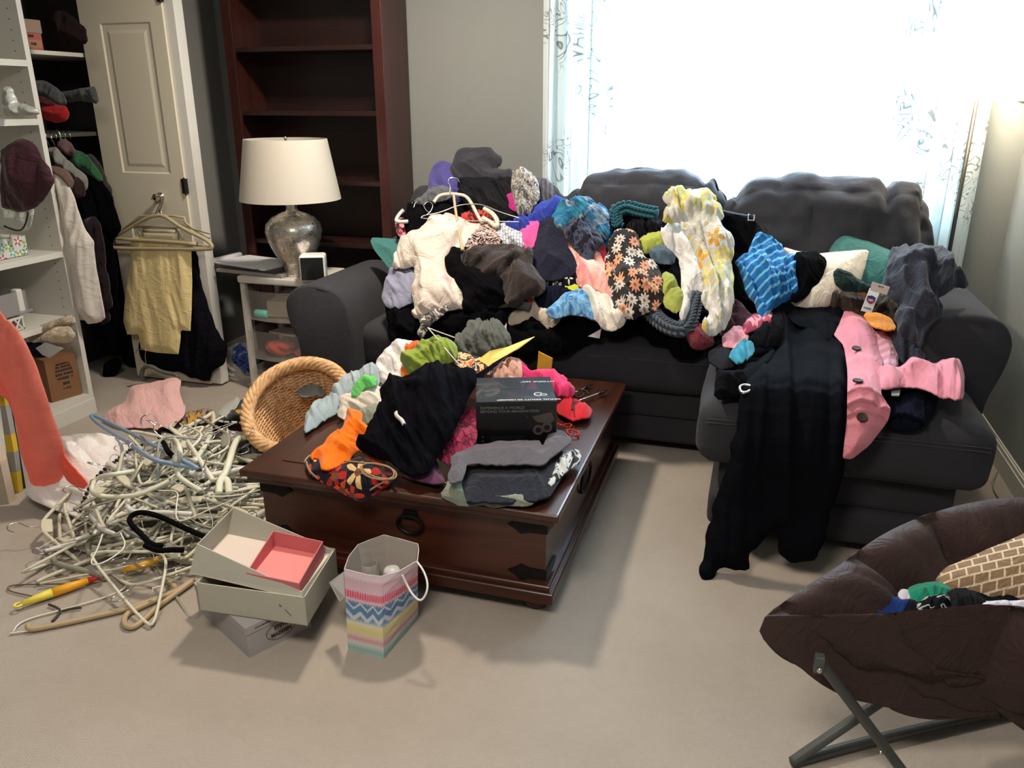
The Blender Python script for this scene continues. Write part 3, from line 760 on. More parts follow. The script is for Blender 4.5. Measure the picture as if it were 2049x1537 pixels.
def shade_mat(name,c,tr,emit=0):
    nt=newmat(name); d=nt.n('ShaderNodeBsdfDiffuse'); t=nt.n('ShaderNodeBsdfTranslucent'); d.inputs[0].default_value=lin(c); t.inputs[0].default_value=lin(c)
    mx=nt.n('ShaderNodeMixShader'); mx.inputs[0].default_value=tr; nt.l(d.outputs[0],mx.inputs[1]); nt.l(t.outputs[0],mx.inputs[2]); nt.l(mx.outputs[0],nt.out.inputs[0]); return nt.m
def shade(c,r0,r1,z0,z1,mat,parent):
    mb=MB(); mb.lathe([(r0,z0),(r1,z1),(r1-.003,z1),(r0-.003,z0),(r0,z0)],(c[0],c[1],0),56,False,False); s=mb.build('lamp_shade',mat,parent,True,40)
    mb=MB(); 
    for r,z in ((r1-.004,z1-.012),): mb.tube([(c[0]+r*math.cos(a),c[1]+r*math.sin(a),z) for a in [2*PI*k/40 for k in range(40)]],.002,6,closed=True)
    for a in (0,2.1,4.2): mb.tube([(c[0],c[1],z1-.012),(c[0]+(r1-.004)*math.cos(a),c[1]+(r1-.004)*math.sin(a),z1-.012)],.002,6)
    mb.build('shade_ring',M_chrome,s,True)
shade((lx,ly),.236,.190,.965,1.240,shade_mat('linen_shade',(.80,.76,.68),.35),la)
# cube clock
ck=empty('cube_clock','small white cube clock with a black front, on the drawer tower','clock',(-2.06,3.46,.6))
cc=at_y(626,520,3.325); cc.z=.6635; CR_=.42
MB().box(cc-Vector((.060,.050,.062)),cc+Vector((.060,.050,.062)),.016,rz=CR_,seg=4).build('clock_case',plain('clock_white',(.8,.8,.78),.35),ck,True,60)
MB().box(cc+Vector((-.052,-.0535,-.053)),cc+Vector((.052,-.048,.053)),.013,rz=CR_,piv=cc,seg=3).build('clock_face',plain('clock_glass',(.012,.014,.014),.15),ck,True,60)
MB().box(cc+Vector((.0595,-.01,.0)),cc+Vector((.0612,.004,.010)),.0005,rz=CR_,piv=cc).build('clock_button',M_dark,ck)
# papers and magazines
def pages(label,name,x0,x1,y0,y1,z,t,rz,mat,cat,roll=False):
    mb=MB().box((x0,y0,z),(x1,y1,z+t),.0012,rz=rz); return tag(mb.build(name,mat),label,cat)
def print_mat(name,bg,ink,sc=260):
    nt=newmat(name); b=nt.n('ShaderNodeBsdfPrincipled'); uv=uvout(nt,1,obj=True)
    w=nt.n('ShaderNodeTexWave',bands_direction='Y'); w.inputs['Scale'].default_value=22; nt.l(uv,w.inputs[0]); n=noise(nt,uv,90,2)
    f=math_(nt,'MULTIPLY',ramp(nt,w.outputs[1],[(.55,(0,0,0)),(.6,(1,1,1))]),ramp(nt,n,[(.45,(0,0,0)),(.5,(1,1,1))])); nt.l(mix(nt,math_(nt,'MULTIPLY',f,.3),bg,ink),b.inputs['Base Color']); b.inputs['Roughness'].default_value=.5; nt.l(b.outputs[0],nt.out.inputs[0]); return nt.m
M_print=print_mat('printed_page',(.90,.91,.94),(.25,.26,.3))
pages('thick folded newspaper at the bottom of the paper pile on the drawer tower','newspaper',-2.56,-2.16,3.33,3.56,.602,.016,-.10,plain('newsprint',(.33,.31,.29),.7),'newspaper')
pages('dark covered magazine in the paper pile on the drawer tower','magazine',-2.58,-2.18,3.34,3.58,.619,.008,-.16,plain('magazine_cover',(.05,.045,.05),.35),'magazine')
pages('glossy grey magazine near the top of the paper pile','magazine',-2.60,-2.24,3.36,3.60,.628,.010,-.22,M_print,'magazine')
o=pages('white printed sheet lying on top of the paper pile','paper_sheet',-2.60,-2.27,3.34,3.57,.639,.003,-.28,plain('white_sheet',(.86,.88,.92),.5),'paper')
MB().box((-2.57,3.37,.6422),(-2.30,3.54,.6424),rz=-.28,piv=(-2.435,3.455,0)).build('print',M_print,o)
mb=MB(); mb.tube([(-2.635,3.34,.640),(-2.60,3.60,.642)],.016,14); tag(mb.build('rolled_magazine',M_print,None,True),'rolled magazine spine at the left end of the paper pile','magazine')
# bundle in a bag left of the cart
gb=drape('plastic_bag','crumpled clear plastic bag on the floor between the door and the drawer tower','bag',[(447,700),(470,690),(500,700),(505,740),(505,775),(480,772),(450,768),(444,740)],Vert(3.46,.15),clear_mat('thin_poly',(.62,.6,.56),.6),lift=.02,th=.05,fold=.015,wl=.05)
drape('blue_garment','blue cloth stuffed in the bag between the door and the drawer tower','clothing',[(465,700),(480,690),(503,688),(504,745),(488,748),(478,735),(464,722)],Vert(3.42,.15),fabric('blue_print',(40,62,120),p_blotch([(28,45,95),(52,80,150),(130,140,160)],18)),lift=.03,th=.03,fold=.01,wl=.04)
# ================================================================== FLOOR LAMP
fx,fy=.795,3.835
fl=empty('floor_lamp','tall dark floor lamp with a glowing white drum shade beside the window','lamp',(fx,fy,0))
MB().lathe([(.13,0),(.13,.012),(.12,.02),(.02,.026),(.012,.04)],(fx,fy,0),32).build('lamp_base',M_iron,fl,True,40)
MB().tube([(fx,fy,.02),(fx,fy,1.42)],.0085,12).build('pole',plain('pole_metal',(.05,.045,.04),.35,.8),fl,True)
MB().tube([(fx,fy,1.40),(fx,fy,1.74)],.005,8).build('lamp_stem',M_chrome,fl,True)
bl=MB().sphere((fx,fy,1.56),.03,(1,1,1.3)).build('bulb',plain('bulb_glow',(1,.82,.55),.5,emit=25),fl,True)
shade((fx,fy),.215,.185,1.405,1.79,shade_mat('lit_shade',(.92,.90,.85),.45),fl)
# ================================================================== CLOTHES
F_black=fabric('black_knit',(11,11,14)); F_black2=fabric('black_smooth',(8,8,11),wr=.3); F_navy=fabric('navy_cloth',(20,23,38)); F_char=fabric('charcoal_cloth',(44,44,52))
SP=Prof([(2.4,-2.2),(2.98,.12),(3.05,.43),(3.12,.51),(3.55,.84),(3.78,1.10),(4.3,1.75)],.010)
SPb=Prof([(2.4,-2.2),(2.98,.10),(3.05,.41),(3.12,.49),(3.5,.60),(3.62,.9),(3.78,1.07),(4.3,1.6)],.006)
SPl=Prof([(2.3,-2.2),(2.96,.10),(3.0,.40),(3.08,.53),(3.45,.86),(3.7,1.12),(4.3,1.9)],.014)
G='clothes heaped on the sofa'
def g(name,label,cat,poly,surf,mat,*a,**k): return drape(name,label,cat,poly,surf,mat,*a,**k)
# back layer: dark clothes that the heap lies on
g('black_blanket','black cloth spread beneath the left heap of clothes on the sofa','clothing',[(800,430),(860,400),(1000,360),(1090,400),(1120,470),(1160,560),(1160,640),(1020,680),(900,670),(800,650),(785,560)],SPb if 0 else SPl,F_black,-.03,.02,.012,.1,.7)
g('purple_hoodie','purple hooded sweatshirt with its hood up at the left end of the sofa back','sweatshirt',c4((290,470),(330,420),(400,370),(410,280),(440,190),(500,135),(560,150),(590,190),(630,260),(665,330),(670,400),(600,470),(480,480),(380,490)),SPl,fabric('purple_fleece',(70,66,128)),.0,.07,.02,.10,1.2)
g('grey_jacket','charcoal grey jacket lying highest of all on top of the sofa back','jacket',c4((575,190),(605,110),(640,55),(700,40),(870,35),(900,80),(955,115),(940,160),(880,190),(960,205),(1050,220),(1060,290),(960,310),(850,300),(700,310),(640,290),(600,240)),SPl,F_char,.02,.06,.02,.10,.5)
g('black_jacket','black jacket slumped below the charcoal jacket on the sofa back','jacket',c4((640,280),(760,280),(960,280),(1060,290),(1090,400),(1060,460),(1100,580),(1000,620),(900,590),(750,520),(690,450),(650,380)),SPl,fabric('black_nylon',(26,26,30),rough=.6),.03,.05,.02,.09,.8)
g('magenta_blouse','small piece of magenta cloth peeking out beside the black jacket','clothing',c4((1012,430),(1050,410),(1085,470),(1085,540),(1040,505)),SPl,fabric('magenta',(165,35,110)),.07,.02,.006,.04)
g('ruffled_scarf','grey and white ruffled scarf standing against the sofa back','scarf',c4((1050,240),(1110,205),(1180,210),(1230,270),(1245,380),(1215,470),(1180,520),(1100,540),(1075,440),(1055,330)),SPl,fabric('ruffle_print',(130,125,122),p_blotch([(70,66,66),(165,160,155),(95,90,90),(190,186,178),(60,58,58)],26,3,2),wr=.9),.06,.05,.03,.035,.2,2)
g('grey_ribbed_blouse','dark grey ribbed top to the right of the ruffled scarf','clothing',c4((1235,280),(1310,290),(1350,330),(1385,430),(1300,470),(1230,480),(1235,350)),SPl,fabric('grey_rib',(72,72,80),p_stripes((60,60,68),(84,84,92),16,.5,0)),.03,.04,.008,.05)
g('blue_sweater','royal blue sweater draped beside the teal turban scarf','sweater',c4((1060,600),(1180,530),(1240,470),(1330,430),(1380,400),(1440,430),(1400,530),(1320,600),(1250,640),(1160,700),(1050,690),(980,660),(1000,620)),SPl,fabric('royal_blue',(40,58,150)),.045,.05,.02,.08,.5)
g('dark_red_plaid_blouse','black garment with a red pattern under the wire hangers','clothing',c4((640,570),(720,540),(800,530),(900,530),(950,600),(860,640),(720,640)),SPl,fabric('red_plaid',(120,40,40),p_blotch([(40,30,32),(200,60,50),(60,40,44),(170,50,45)],20)),.045,.02,.01,.04)
g('fur_collar','fuzzy dark grey fur collar in front of the purple hoodie','clothing',c4((280,470),(360,420),(440,360),(520,340),(580,370),(570,420),(470,450),(380,480),(310,500)),SPl,fabric('fuzzy_grey',(62,64,70),p_blotch([(45,46,52),(90,92,98)],60,1,2,'LINEAR'),wr=1),.075,.03,.012,.02)
g('black_shirt','black shirt with hangers still in it at the far left of the heap','shirt',c4((245,490),(330,455),(470,440),(600,470),(650,560),(570,620),(450,640),(370,690),(250,720),(235,600)),SPl,F_black,.06,.03,.012,.07)
g('red_scarf','crimson patterned scarf end sticking out at the left edge of the heap','scarf',c4((160,640),(200,600),(240,610),(250,690),(205,745),(170,705)),SPl,fabric('crimson_print',(150,35,60),p_blotch([(150,30,55),(200,140,150),(110,20,40)],24)),.05,.02,.006,.04)
g('teal_cushion','teal cushion tucked between the left sofa arm and the heap','cushion',[(740,478),(744,472),(800,478),(812,500),(790,545),(780,535)],SPl,fabric('teal_velvet',(62,118,116)),-.01,.05,.002,.2)
g('pink_blouse','bright pink folded top between the navy cushion and the white collar','clothing',c4((1120,705),(1185,620),(1260,625),(1230,720),(1205,810),(1115,810)),SPl,fabric('hot_pink',(222,82,146)),.07,.02,.008,.07)
g('white_grid_shirt','white shirt with thin grey check under a hanger','shirt',c4((930,650),(1000,630),(1060,670),(1125,710),(1140,810),(1000,810),(920,790)),SPl,fabric('white_check',(215,216,218),p_grid((215,216,220),(130,135,145),40,.06)),.07,.02,.012,.05)
g('animal_print_blouse','pink, black and cream animal print blouse','blouse',c4((680,820),(740,700),(800,635),(880,630),(955,680),(965,780),(880,800),(760,820)),SPl,fabric('zebra_print',(200,170,160),p_blotch([(30,22,24),(215,185,178),(50,34,32),(225,200,192)],16,3.2,1,stretch=(1,2.2,1))),.085,.02,.010,.05)
g('blue_grey_blouse','lavender grey blouse hanging at the left foot of the heap','blouse',c4((100,970),(180,945),(300,920),(340,1000),(330,1110),(300,1200),(190,1250),(140,1285),(80,1240),(45,1170),(70,1050)),SPl,fabric('lavender_grey',(140,142,165)),.03,.05,.018,.08,1.0)
g('cream_blouse','cream blouse with faint pink marks spread over the left of the heap','blouse',c4((530,570),(620,560),(700,600),(830,640),(790,720),(700,800),(620,850),(560,900),(550,1000),(620,1040),(660,1130),(690,1275),(560,1290),(420,1325),(290,1345),(285,1130),(315,1060),(310,940),(130,965),(108,970),(180,800),(210,740),(300,680),(400,620),(440,580)),SPl,fabric('cream_cotton',(205,188,174),p_blotch([(196,180,166),(208,194,182),(214,202,192),(216,140,155)],4.5,1,2,'LINEAR',.2,.85)),.075,.035,.022,.10,1.25,4,res=64)
g('black_sweater','black sweater below the brown shirt','sweater',c4((545,890),(580,815),(640,840),(700,890),(780,960),(900,1000),(1060,1080),(1040,1200),(900,1290),(700,1300),(690,1250),(650,1110),(610,1040),(545,1000)),SPl,F_black,.09,.025,.016,.08,.8)
g('brown_shirt','dark brown crumpled shirt in the middle of the heap','shirt',c4((655,850),(760,790),(900,775),(1100,790),(1195,820),(1200,950),(1290,1080),(1255,1150),(1140,1190),(1040,1250),(990,1150),(960,1030),(800,1010),(700,940)),SPl,fabric('dark_brown',(50,42,40)),.10,.035,.022,.08,-.5,3)
g('navy_cushion','large dark navy rounded cushion standing behind the floral scarves','cushion',c4((1195,720),(1250,620),(1330,550),(1400,560),(1440,700),(1500,860),(1550,960),(1510,1020),(1300,1040),(1180,1020),(1180,820)),SPl,fabric('navy_plush',(30,32,48)),.06,.07,.006,.15)
g('black_pile_garment','black garment slumped against the left sofa arm below the lavender blouse','clothing',c4((60,1230),(180,1260),(290,1220),(300,1340),(420,1320),(410,1430),(350,1450),(330,1560),(110,1560),(90,1400)),SPl,F_black,.0,.05,.018,.09,1.2)
g('black_skirt','black skirt fallen over the sofa edge under the cream blouse','skirt',c4((400,1400),(480,1320),(600,1280),(700,1270),(900,1260),(1000,1330),(980,1420),(850,1440),(620,1530),(430,1530),(380,1480)),SPl,F_black2,.04,.03,.018,.08)
g('patterned_scarf','cream scarf with grey print dangling below the cream blouse','scarf',c4((340,1345),(440,1325),(480,1290),(570,1280),(510,1345),(440,1400),(400,1460),(355,1520),(325,1480),(365,1420)),SPl,fabric('grey_print',(190,182,172),p_blotch([(200,194,184),(80,76,76),(185,176,166),(110,104,102)],15,2)),.10,.012,.008,.03,1)
g('beige_strap','beige strap hanging at the edge of the seat','strap',c4((925,1350),(995,1350),(1005,1510),(955,1490)),SPl,fabric('beige_knit',(185,176,160),p_stripes((190,180,165),(90,84,80),9,.3,.3)),.05,.012,.004,.04)
g('black_trousers','black trousers trailing off the seat in the middle of the sofa','trousers',[(1005,668),(1010,640),(1060,648),(1130,650),(1180,618),(1210,640),(1195,668),(1150,690),(1130,705),(1060,712),(1008,710)],SP,F_black2,.03,.03,.016,.09,.6)
g('small_red_scarf','small balled scarf with red and purple print on the beige garment','scarf',c4((1105,1190),(1150,1155),(1195,1195),(1190,1250),(1130,1260)),SP,fabric('red_purple',(120,50,60),p_blotch([(60,40,70),(190,60,50),(90,80,110)],30)),.09,.03,.01,.03)
g('beige_garment','beige bodice with studded black lining lying on the seat edge','clothing',c4((1030,1375),(1060,1325),(1160,1290),(1195,1190),(1250,1205),(1310,1280),(1420,1355),(1385,1405),(1330,1445),(1270,1380),(1200,1340),(1100,1385),(1035,1410)),SP,fabric('beige_stretch',(205,192,174)),.06,.02,.012,.06,.2)
g('black_tank_blouse','black tank top under the beige bodice','top',c4((1000,1400),(1100,1380),(1200,1330),(1300,1390),(1340,1450),(1250,1500),(1000,1500)),SP,F_black2,.04,.02,.012,.06)
g('tied_grey_blouse','sheer grey top gathered into a knot with a long tie','top',k3((430,270),(470,170),(540,100),(528,60),(600,50),(660,15),(720,15),(790,100),(845,240),(740,270),(620,305),(500,300)),Prof([(2.2,-2.),(2.85,.22),(2.95,.42),(3.3,.75),(4,1.6)],.0),fabric('sheer_grey',(92,96,92)),.05,.05,.025,.035,PI/2-.1,8,pinch=[(975,632,14,.03)])
wt=wire('grey_tie','long grey twisted tie running right from the knotted sheer top','tie',[c4((850,1310),(920,1275),(1010,1255),(1100,1262),(1190,1290))],SP,fabric('sheer_grey2',(88,90,90)),.11,.017,n=10)
# centre layer (c5)
_U=Prof([(2.4,-2.2),(2.96,.10),(3.03,.43),(3.10,.52),(3.45,.74),(3.72,1.08),(4.3,1.75)],.010)
g('navy_blanket','dark navy cloth lying beneath the scarves in the middle of the sofa','clothing',[(1090,470),(1200,410),(1330,440),(1420,420),(1480,470),(1490,600),(1450,660),(1300,650),(1200,640),(1100,620)],_U,F_navy,-.02,.02,.012,.1,.7)
S2=Prof([(2.4,-2.2),(2.96,.10),(3.03,.43),(3.10,.52),(3.45,.74),(3.72,1.08),(4.3,1.75)],.010)
g('floral_black_blouse','black top with white flowers at the foot of the navy cushion','top',c5((125,780),(200,755),(380,750),(430,830),(440,880),(300,880),(140,870)),S2,fabric('black_white_floral',(30,30,30),p_flower((22,22,26),[(225,225,220),(190,192,186)],(22,22,26),26,.5,4,depth=.5)),.08,.02,.012,.05)
g('lime_blouse','bright lime strip of cloth below the black floral top','clothing',c5((305,875),(380,855),(450,870),(450,925),(380,910)),S2,fabric('lime',(196,200,50)),.09,.02,.006,.05)
g('navy_shirt','navy shirt crumpled on the seat left of the tie-dye cloth','shirt',c5((80,950),(130,870),(330,870),(360,930),(260,1040),(120,1040)),S2,F_navy,.075,.03,.016,.06)
g('tie_dye_cloth','blue and white tie-dyed cloth on the seat','cloth',c5((160,1060),(230,1000),(330,920),(430,915),(495,960),(485,1020),(525,1090),(525,1140),(440,1090),(330,1080),(220,1110)),S2,fabric('blue_tie_dye',(90,150,200),p_blotch([(225,235,240),(40,110,170),(120,170,205),(20,80,140),(230,236,240)],11,1.5,3,'LINEAR',.25,.8)),.105,.025,.014,.05)
g('blue_scarf_end','turquoise scarf end hanging right of the turban scarf','scarf',c5((560,240),(625,290),(645,400),(660,470),(635,580),(585,560),(590,440),(570,340)),S2,fabric('turquoise',(30,120,180),p_blotch([(20,90,150),(40,150,205),(18,70,120)],14,1,3,'LINEAR')),.07,.03,.012,.05)
g('peach_scarf','peach and pink tie-dyed silk scarf falling from the turban','scarf',c5((210,400),(280,430),(330,500),(400,580),(470,680),(530,600),(580,620),(620,700),(655,870),(680,980),(560,910),(430,870),(395,760),(325,600),(245,490)),S2,fabric('peach_dye',(220,170,150),p_blotch([(190,120,95),(232,190,172),(222,130,130),(238,205,190)],5,1,2,'LINEAR',.2,.85,(2,1,1))),.11,.025,.016,.05,1.0,7)
g('dark_print_scarf','dark navy printed scarf twisted across the peach scarf','scarf',c5((310,430),(400,350),(450,330),(490,420),(570,480),(600,560),(530,610),(480,700),(430,665),(375,570),(330,500)),S2,fabric('dark_print',(30,34,50),p_blotch([(22,24,36),(60,66,90),(26,28,40)],12,2)),.145,.03,.018,.04,.9,4)
g('turban_scarf','teal and pale blue patterned scarf rolled up like a turban','scarf',c5((190,330),(215,260),(300,200),(400,160),(480,165),(560,220),(625,290),(640,400),(600,480),(500,465),(430,410),(330,435),(240,410),(185,370)),S2,fabric('teal_watercolour',(60,140,165),p_blotch([(8,62,84),(44,128,152),(16,78,120),(140,160,172),(10,60,92)],8,2,3,'LINEAR',.25,.8)),.12,.10,.03,.05,.9,3)
g('coral_cloth','coral red cloth between the scarves','cloth',c5((500,600),(560,535),(612,575),(625,700),(560,660)),S2,fabric('coral_red',(225,70,85)),.10,.02,.006,.06)
def knit_tube(name,label,px,r,surf,lift,col,parent=None):
    """chunky cable-knit: two plaited rows of stitches along a path"""
    P=smooth3(on(surf,px,lift),3); mb=MB(); L=[0]
    for a,b in zip(P,P[1:]): L.append(L[-1]+(b-a).length)
    n=max(6,int(L[-1]/.016)); 
    def at(s):
        for i in range(len(L)-1):
            if s<=L[i+1]: 
                t=(s-L[i])/max(1e-6,L[i+1]-L[i]); return P[i].lerp(P[i+1],t),(P[i+1]-P[i]).normalized()
        return P[-1],(P[-1]-P[-2]).normalized()
    mb.tube(P,r*.85,8)
    for k in range(n):
        p,t=at(L[-1]*k/n); up=Vector((0,-.6,.8)); up=(up-t*up.dot(t)).normalized(); w=t.cross(up)
        for s in (-1,1):
            for q in (0,1):
                c=p+w*s*r*(.35+.5*q)+up*r*(.75-.45*q); a=t*.010+w*s*.008
                mb.tube([c-a,c+up*.004,c+a],[.0045,.0068,.0045],6)
    o=mb.build(name,fabric('wool_'+name,col,wr=.8),parent,True)
    return tag(o,label,'scarf')
knit_tube('teal_knit_scarf','dark teal chunky knit scarf looped over the heap behind the daisies',c5((700,450),(680,380),(700,320),(790,290),(870,320),(1020,350)),.033,S2,.09,(28,80,92))
g('black_quilted_vest','black quilted vest half hidden behind the white scarf','vest',c5((780,420),(840,360),(950,360),(1080,380),(1060,470),(970,510),(880,510),(820,470)),S2,fabric('black_quilt',(24,24,30),knit=14,rough=.5),.06,.03,.02,.05)
g('lime_garment','lime green folded cloth right of the daisy dress','clothing',c5((880,530),(960,480),(1070,455),(1090,520),(1065,580),(980,600),(920,630),(890,590)),S2,fabric('lime_soft',(176,184,84)),.08,.025,.01,.06)
g('blue_grey_cloth','small blue grey cloth above the lime loop','cloth',c5((960,620),(1030,565),(1090,585),(1150,620),(1135,700),(1040,700),(975,660)),S2,fabric('steel_blue',(84,104,120)),.09,.03,.015,.04)
g('black_shirt','black shirt between the daisy dress and the white scarf','shirt',c5((1040,680),(1180,630),(1230,760),(1240,1000),(1170,1100),(1050,1080)),S2,F_black2,.04,.03,.014,.08)
g('daisy_dress','black dress printed with white and orange daisies','dress',c5((620,620),(640,500),(700,440),(790,435),(860,480),(890,560),(915,640),(985,650),(1035,730),(1075,800),(1065,930),(990,1010),(900,1075),(790,1085),(700,1045),(675,940),(640,860),(620,740)),S2,fabric('daisy_print',(45,40,40),p_flower((40,36,36),[(205,196,186),(214,160,120),(190,180,172),(205,140,110)],(120,96,80),19,.50,9,depth=.2)),.11,.07,.022,.09,.9,3,res=60)
g('lime_garment','lime green cloth loop hanging beside the daisy dress','clothing',c5((1075,770),(1140,795),(1165,880),(1215,940),(1205,1020),(1155,1065),(1080,1020),(1060,900)),S2,fabric('lime_sash_cloth',(160,168,80)),.11,.03,.014,.06,1.3)
g('white_gauze','off-white gauze blouse spilling down below the peach scarf','blouse',c5((440,860),(560,880),(660,950),(700,1040),(770,1110),(745,1165),(690,1195),(590,1190),(535,1110),(515,1000),(470,940)),S2,fabric('offwhite_gauze',(214,206,194)),.10,.04,.022,.05,.9,5)
tg=empty('paper_tag','white paper tag hanging on a thread at the front of the seat','tag',at_y(1185,662,3.02))
mb=MB().prism([at_y(*p,3.02) for p in c5((485,1280),(560,1238),(588,1222),(575,1297))],(0,.001,0)); mb.build('tag_card',plain('tag_white',(.75,.75,.76),.6),tg)
MB().tube([at_y(*p,3.03) for p in c5((587,1225),(592,1205),(600,1180))],.0012,5).build('tag_thread',plain('tag_white',(.75,.75,.76),.6),tg)
g('white_scarf','plain white crinkled scarf under the yellow floral one','scarf',c5((1065,430),(1130,375),(1230,390),(1260,480),(1330,560),(1360,700),(1390,820),(1400,900),(1290,910),(1275,1000),(1215,1130),(1185,1090),(1215,960),(1205,800),(1185,650),(1085,560),(1058,490)),S2,fabric('white_crinkle',(224,222,220)),.10,.03,.02,.05,1.2,6)
g('maroon_skirt','maroon cloth gathered under the grey knit scarf','skirt',c5((1215,1030),(1260,1070),(1320,1150),(1390,1195),(1430,1240),(1450,1315),(1370,1355),(1290,1325),(1235,1225),(1215,1120)),SP,fabric('maroon_cloth',(110,44,58)),.08,.04,.016,.06)
g('mauve_blouse','dusty mauve top lying right of the yellow floral scarf','top',c5((1610,980),(1700,1070),(1760,1130),(1720,1200),(1620,1190),(1530,1240),(1500,1200),(1590,1060)),SP,fabric('mauve',(96,66,78)),.06,.04,.018,.07)
g('black_cardigan','black cardigan trailing over the seat below the maroon cloth','cardigan',c5((900,1040),(1000,1150),(1120,1240),(1260,1285),(1400,1355),(1345,1430),(1290,1460),(1180,1440),(1100,1330),(960,1290),(880,1150)),SP,F_black2,.03,.03,.014,.07)
knit_tube('grey_knit_scarf','grey blue chunky knit scarf snaking along the seat edge',c5((955,1060),(990,1130),(1060,1195),(1150,1235),(1230,1240),(1270,1150),(1290,1050),(1330,960)),.032,SP,.10,(78,88,100))
g('yellow_floral_scarf','white gauzy scarf with yellow and orange blossoms, knotted at the top','scarf',c5((1060,170),(1190,105),(1240,145),(1290,115),(1405,140),(1445,190),(1440,225),(1505,250),(1515,330),(1480,345),(1535,420),(1598,510),(1582,620),(1592,830),(1622,960),(1582,1060),(1510,1195),(1420,1210),(1375,1180),(1430,1040),(1375,960),(1380,800),(1340,640),(1250,500),(1215,440),(1205,360),(1055,375),(1075,285),(1125,255),(1090,225)),S2,fabric('yellow_blossom',(226,222,212),p_flower((226,224,218),[(228,208,96),(230,168,70),(200,204,130),(222,218,210),(232,214,120),(224,222,214)],(196,190,150),13,.62,5,extra=p_blotch([(226,224,218),(222,218,208),(200,200,190),(228,216,150)],9,.4,2,'LINEAR',.3,.8),depth=.35),trans=.15),.16,.045,.028,.055,1.35,5,res=70,pinch=[(1385,432,15,.06)])
# right end (c6)
S3=Prof([(2.0,-2.2),(2.36,-.0),(2.405,.42),(2.46,.50),(3.0,.525),(3.3,.60),(3.5,.80),(3.68,1.04),(4.2,1.6)],.006)
g('black_camisole','black camisole with thin straps thrown over the sofa back','camisole',c6((100,200),(250,230),(285,262),(262,330),(250,400),(190,450),(200,560),(300,700),(240,720),(170,660),(150,400),(120,290)),S3,F_black,.03,.025,.012,.08)
wire('bra_strap','pale grey strap with a small square buckle on the sofa back','strap',[c6((110,208),(180,225),(245,235))],S3,plain('strap_grey',(95,104,112),.6),.075,.004)
bq=at_y(1503,434,3.52); mb=MB(); 
P=on(S3,c6((250,228),(280,232),(278,260),(248,258)),.08); mb.tube(P,.0035,6,closed=True); tag(mb.build('square_buckle',plain('buckle_grey',(170,180,190),.4),None,True),'small pale square buckle at the end of the strap','buckle')
g('cream_cushion','cream white square cushion with a pointed corner on the chaise','cushion',c6((425,372),(500,395),(600,408),(730,398),(880,386),(862,450),(820,545),(760,600),(660,665),(560,690),(480,660),(470,500)),Prof([(2,-2),(2.9,.48),(3.1,.50),(3.5,.80),(4,1.2)],.0),fabric('cream_linen',(228,218,200),p_stripes((222,212,194),(232,224,206),7,.5,.4,.3)),.03,.09,.006,.15,ew=.08)
g('teal_cushion','teal cushion behind the cream cushion on the chaise','cushion',c6((715,296),(850,342),(1000,405),(1040,480),(990,600),(850,610),(700,580),(660,440),(690,350)),Prof([(2,-2),(2.95,.48),(3.2,.52),(3.5,.80),(4,1.2)],.0),fabric('teal_velvet',(62,118,116)),.0,.07,.006,.15,ew=.07)
g('dark_green_hat','dark green folded knit cap between the two cushions','hat',c6((695,515),(715,502),(770,520),(820,565),(870,588),(960,580),(930,612),(850,615),(740,605),(700,572)),S3,fabric('bottle_green',(26,46,42)),.16,.03,.012,.05)
g('blue_striped_scarf','bright blue scarf with thin pale stripes','scarf',c6((185,450),(260,420),(250,390),(270,340),(300,302),(380,325),(425,360),(440,410),(500,430),(532,500),(520,570),(475,640),(370,690),(322,728),(270,640),(240,560),(208,505)),S3,fabric('blue_stripe',(30,110,170),p_stripes((24,104,170),(110,180,215),9,.80,1.1,2.5)),.09,.05,.025,.055,1.1,3,res=60)
g('black_bodysuit','black garment between the blue striped scarf and the cream cushion','clothing',c6((490,430),(590,408),(648,450),(622,525),(560,630),(500,670),(460,660),(520,560)),S3,F_black2,.12,.02,.01,.06)
g('brown_beanie','brown team cap with a small logo patch and hanging tag','hat',c6((630,622),(720,605),(850,615),(995,640),(1025,700),(1005,770),(900,770),(840,735),(700,690)),S3,fabric('brown_knit',(52,42,36)),.07,.05,.012,.06)
g('orange_brim','orange cap brim sticking out under the tag','hat',c6((845,738),(920,740),(980,765),(1008,812),(960,815),(890,792)),S3,fabric('cap_orange',(226,140,40)),.13,.012,.002,.1)
g('orange_beanie','orange knit just visible behind the hanging tag','hat',c6((815,612),(870,592),(905,615),(850,630)),S3,fabric('cap_orange',(226,140,40)),.12,.012,.004,.05)
# league tag
tp=[at_y(*p,3.02) for p in c6((885,572),(975,600),(958,640),(922,632),(880,735),(826,722),(872,622))]
nt_=empty('hang_tag','white hanging tag with a red and blue shield, standing on the brown cap','tag',tp[4])
o0=at_y(*c6((875,650))[0],3.02); 
def quad(name,pts,mat,par,th=.0015): 
    a,b=Vector(pts[1])-Vector(pts[0]),Vector(pts[2])-Vector(pts[1]); n=a.cross(b).normalized()
    if n.y>0: n=-n
    mb=MB().prism(pts,n*-th); return mb.build(name,mat,par)
tA=Vector(at_y(*c6((826,722))[0],3.0)); tB=Vector(at_y(*c6((880,735))[0],3.0)); tC=Vector(at_y(*c6((928,618))[0],3.03)); tD=Vector(at_y(*c6((872,605))[0],3.03))
M_tag=plain('tag_white',(.75,.75,.76),.6)
quad('tag_card',[tA,tB,tC,tD],M_tag,nt_)
quad('tag_fold',[Vector(at_y(*p,3.005)) for p in c6((872,618),(960,642),(975,600),(885,574))],plain('tag_cream',(.72,.68,.60),.6),nt_)
MT=frame((tA+tB+tC+tD)/4+Vector((0,-.0025,.004)),(tB-tA),(tD-tA))
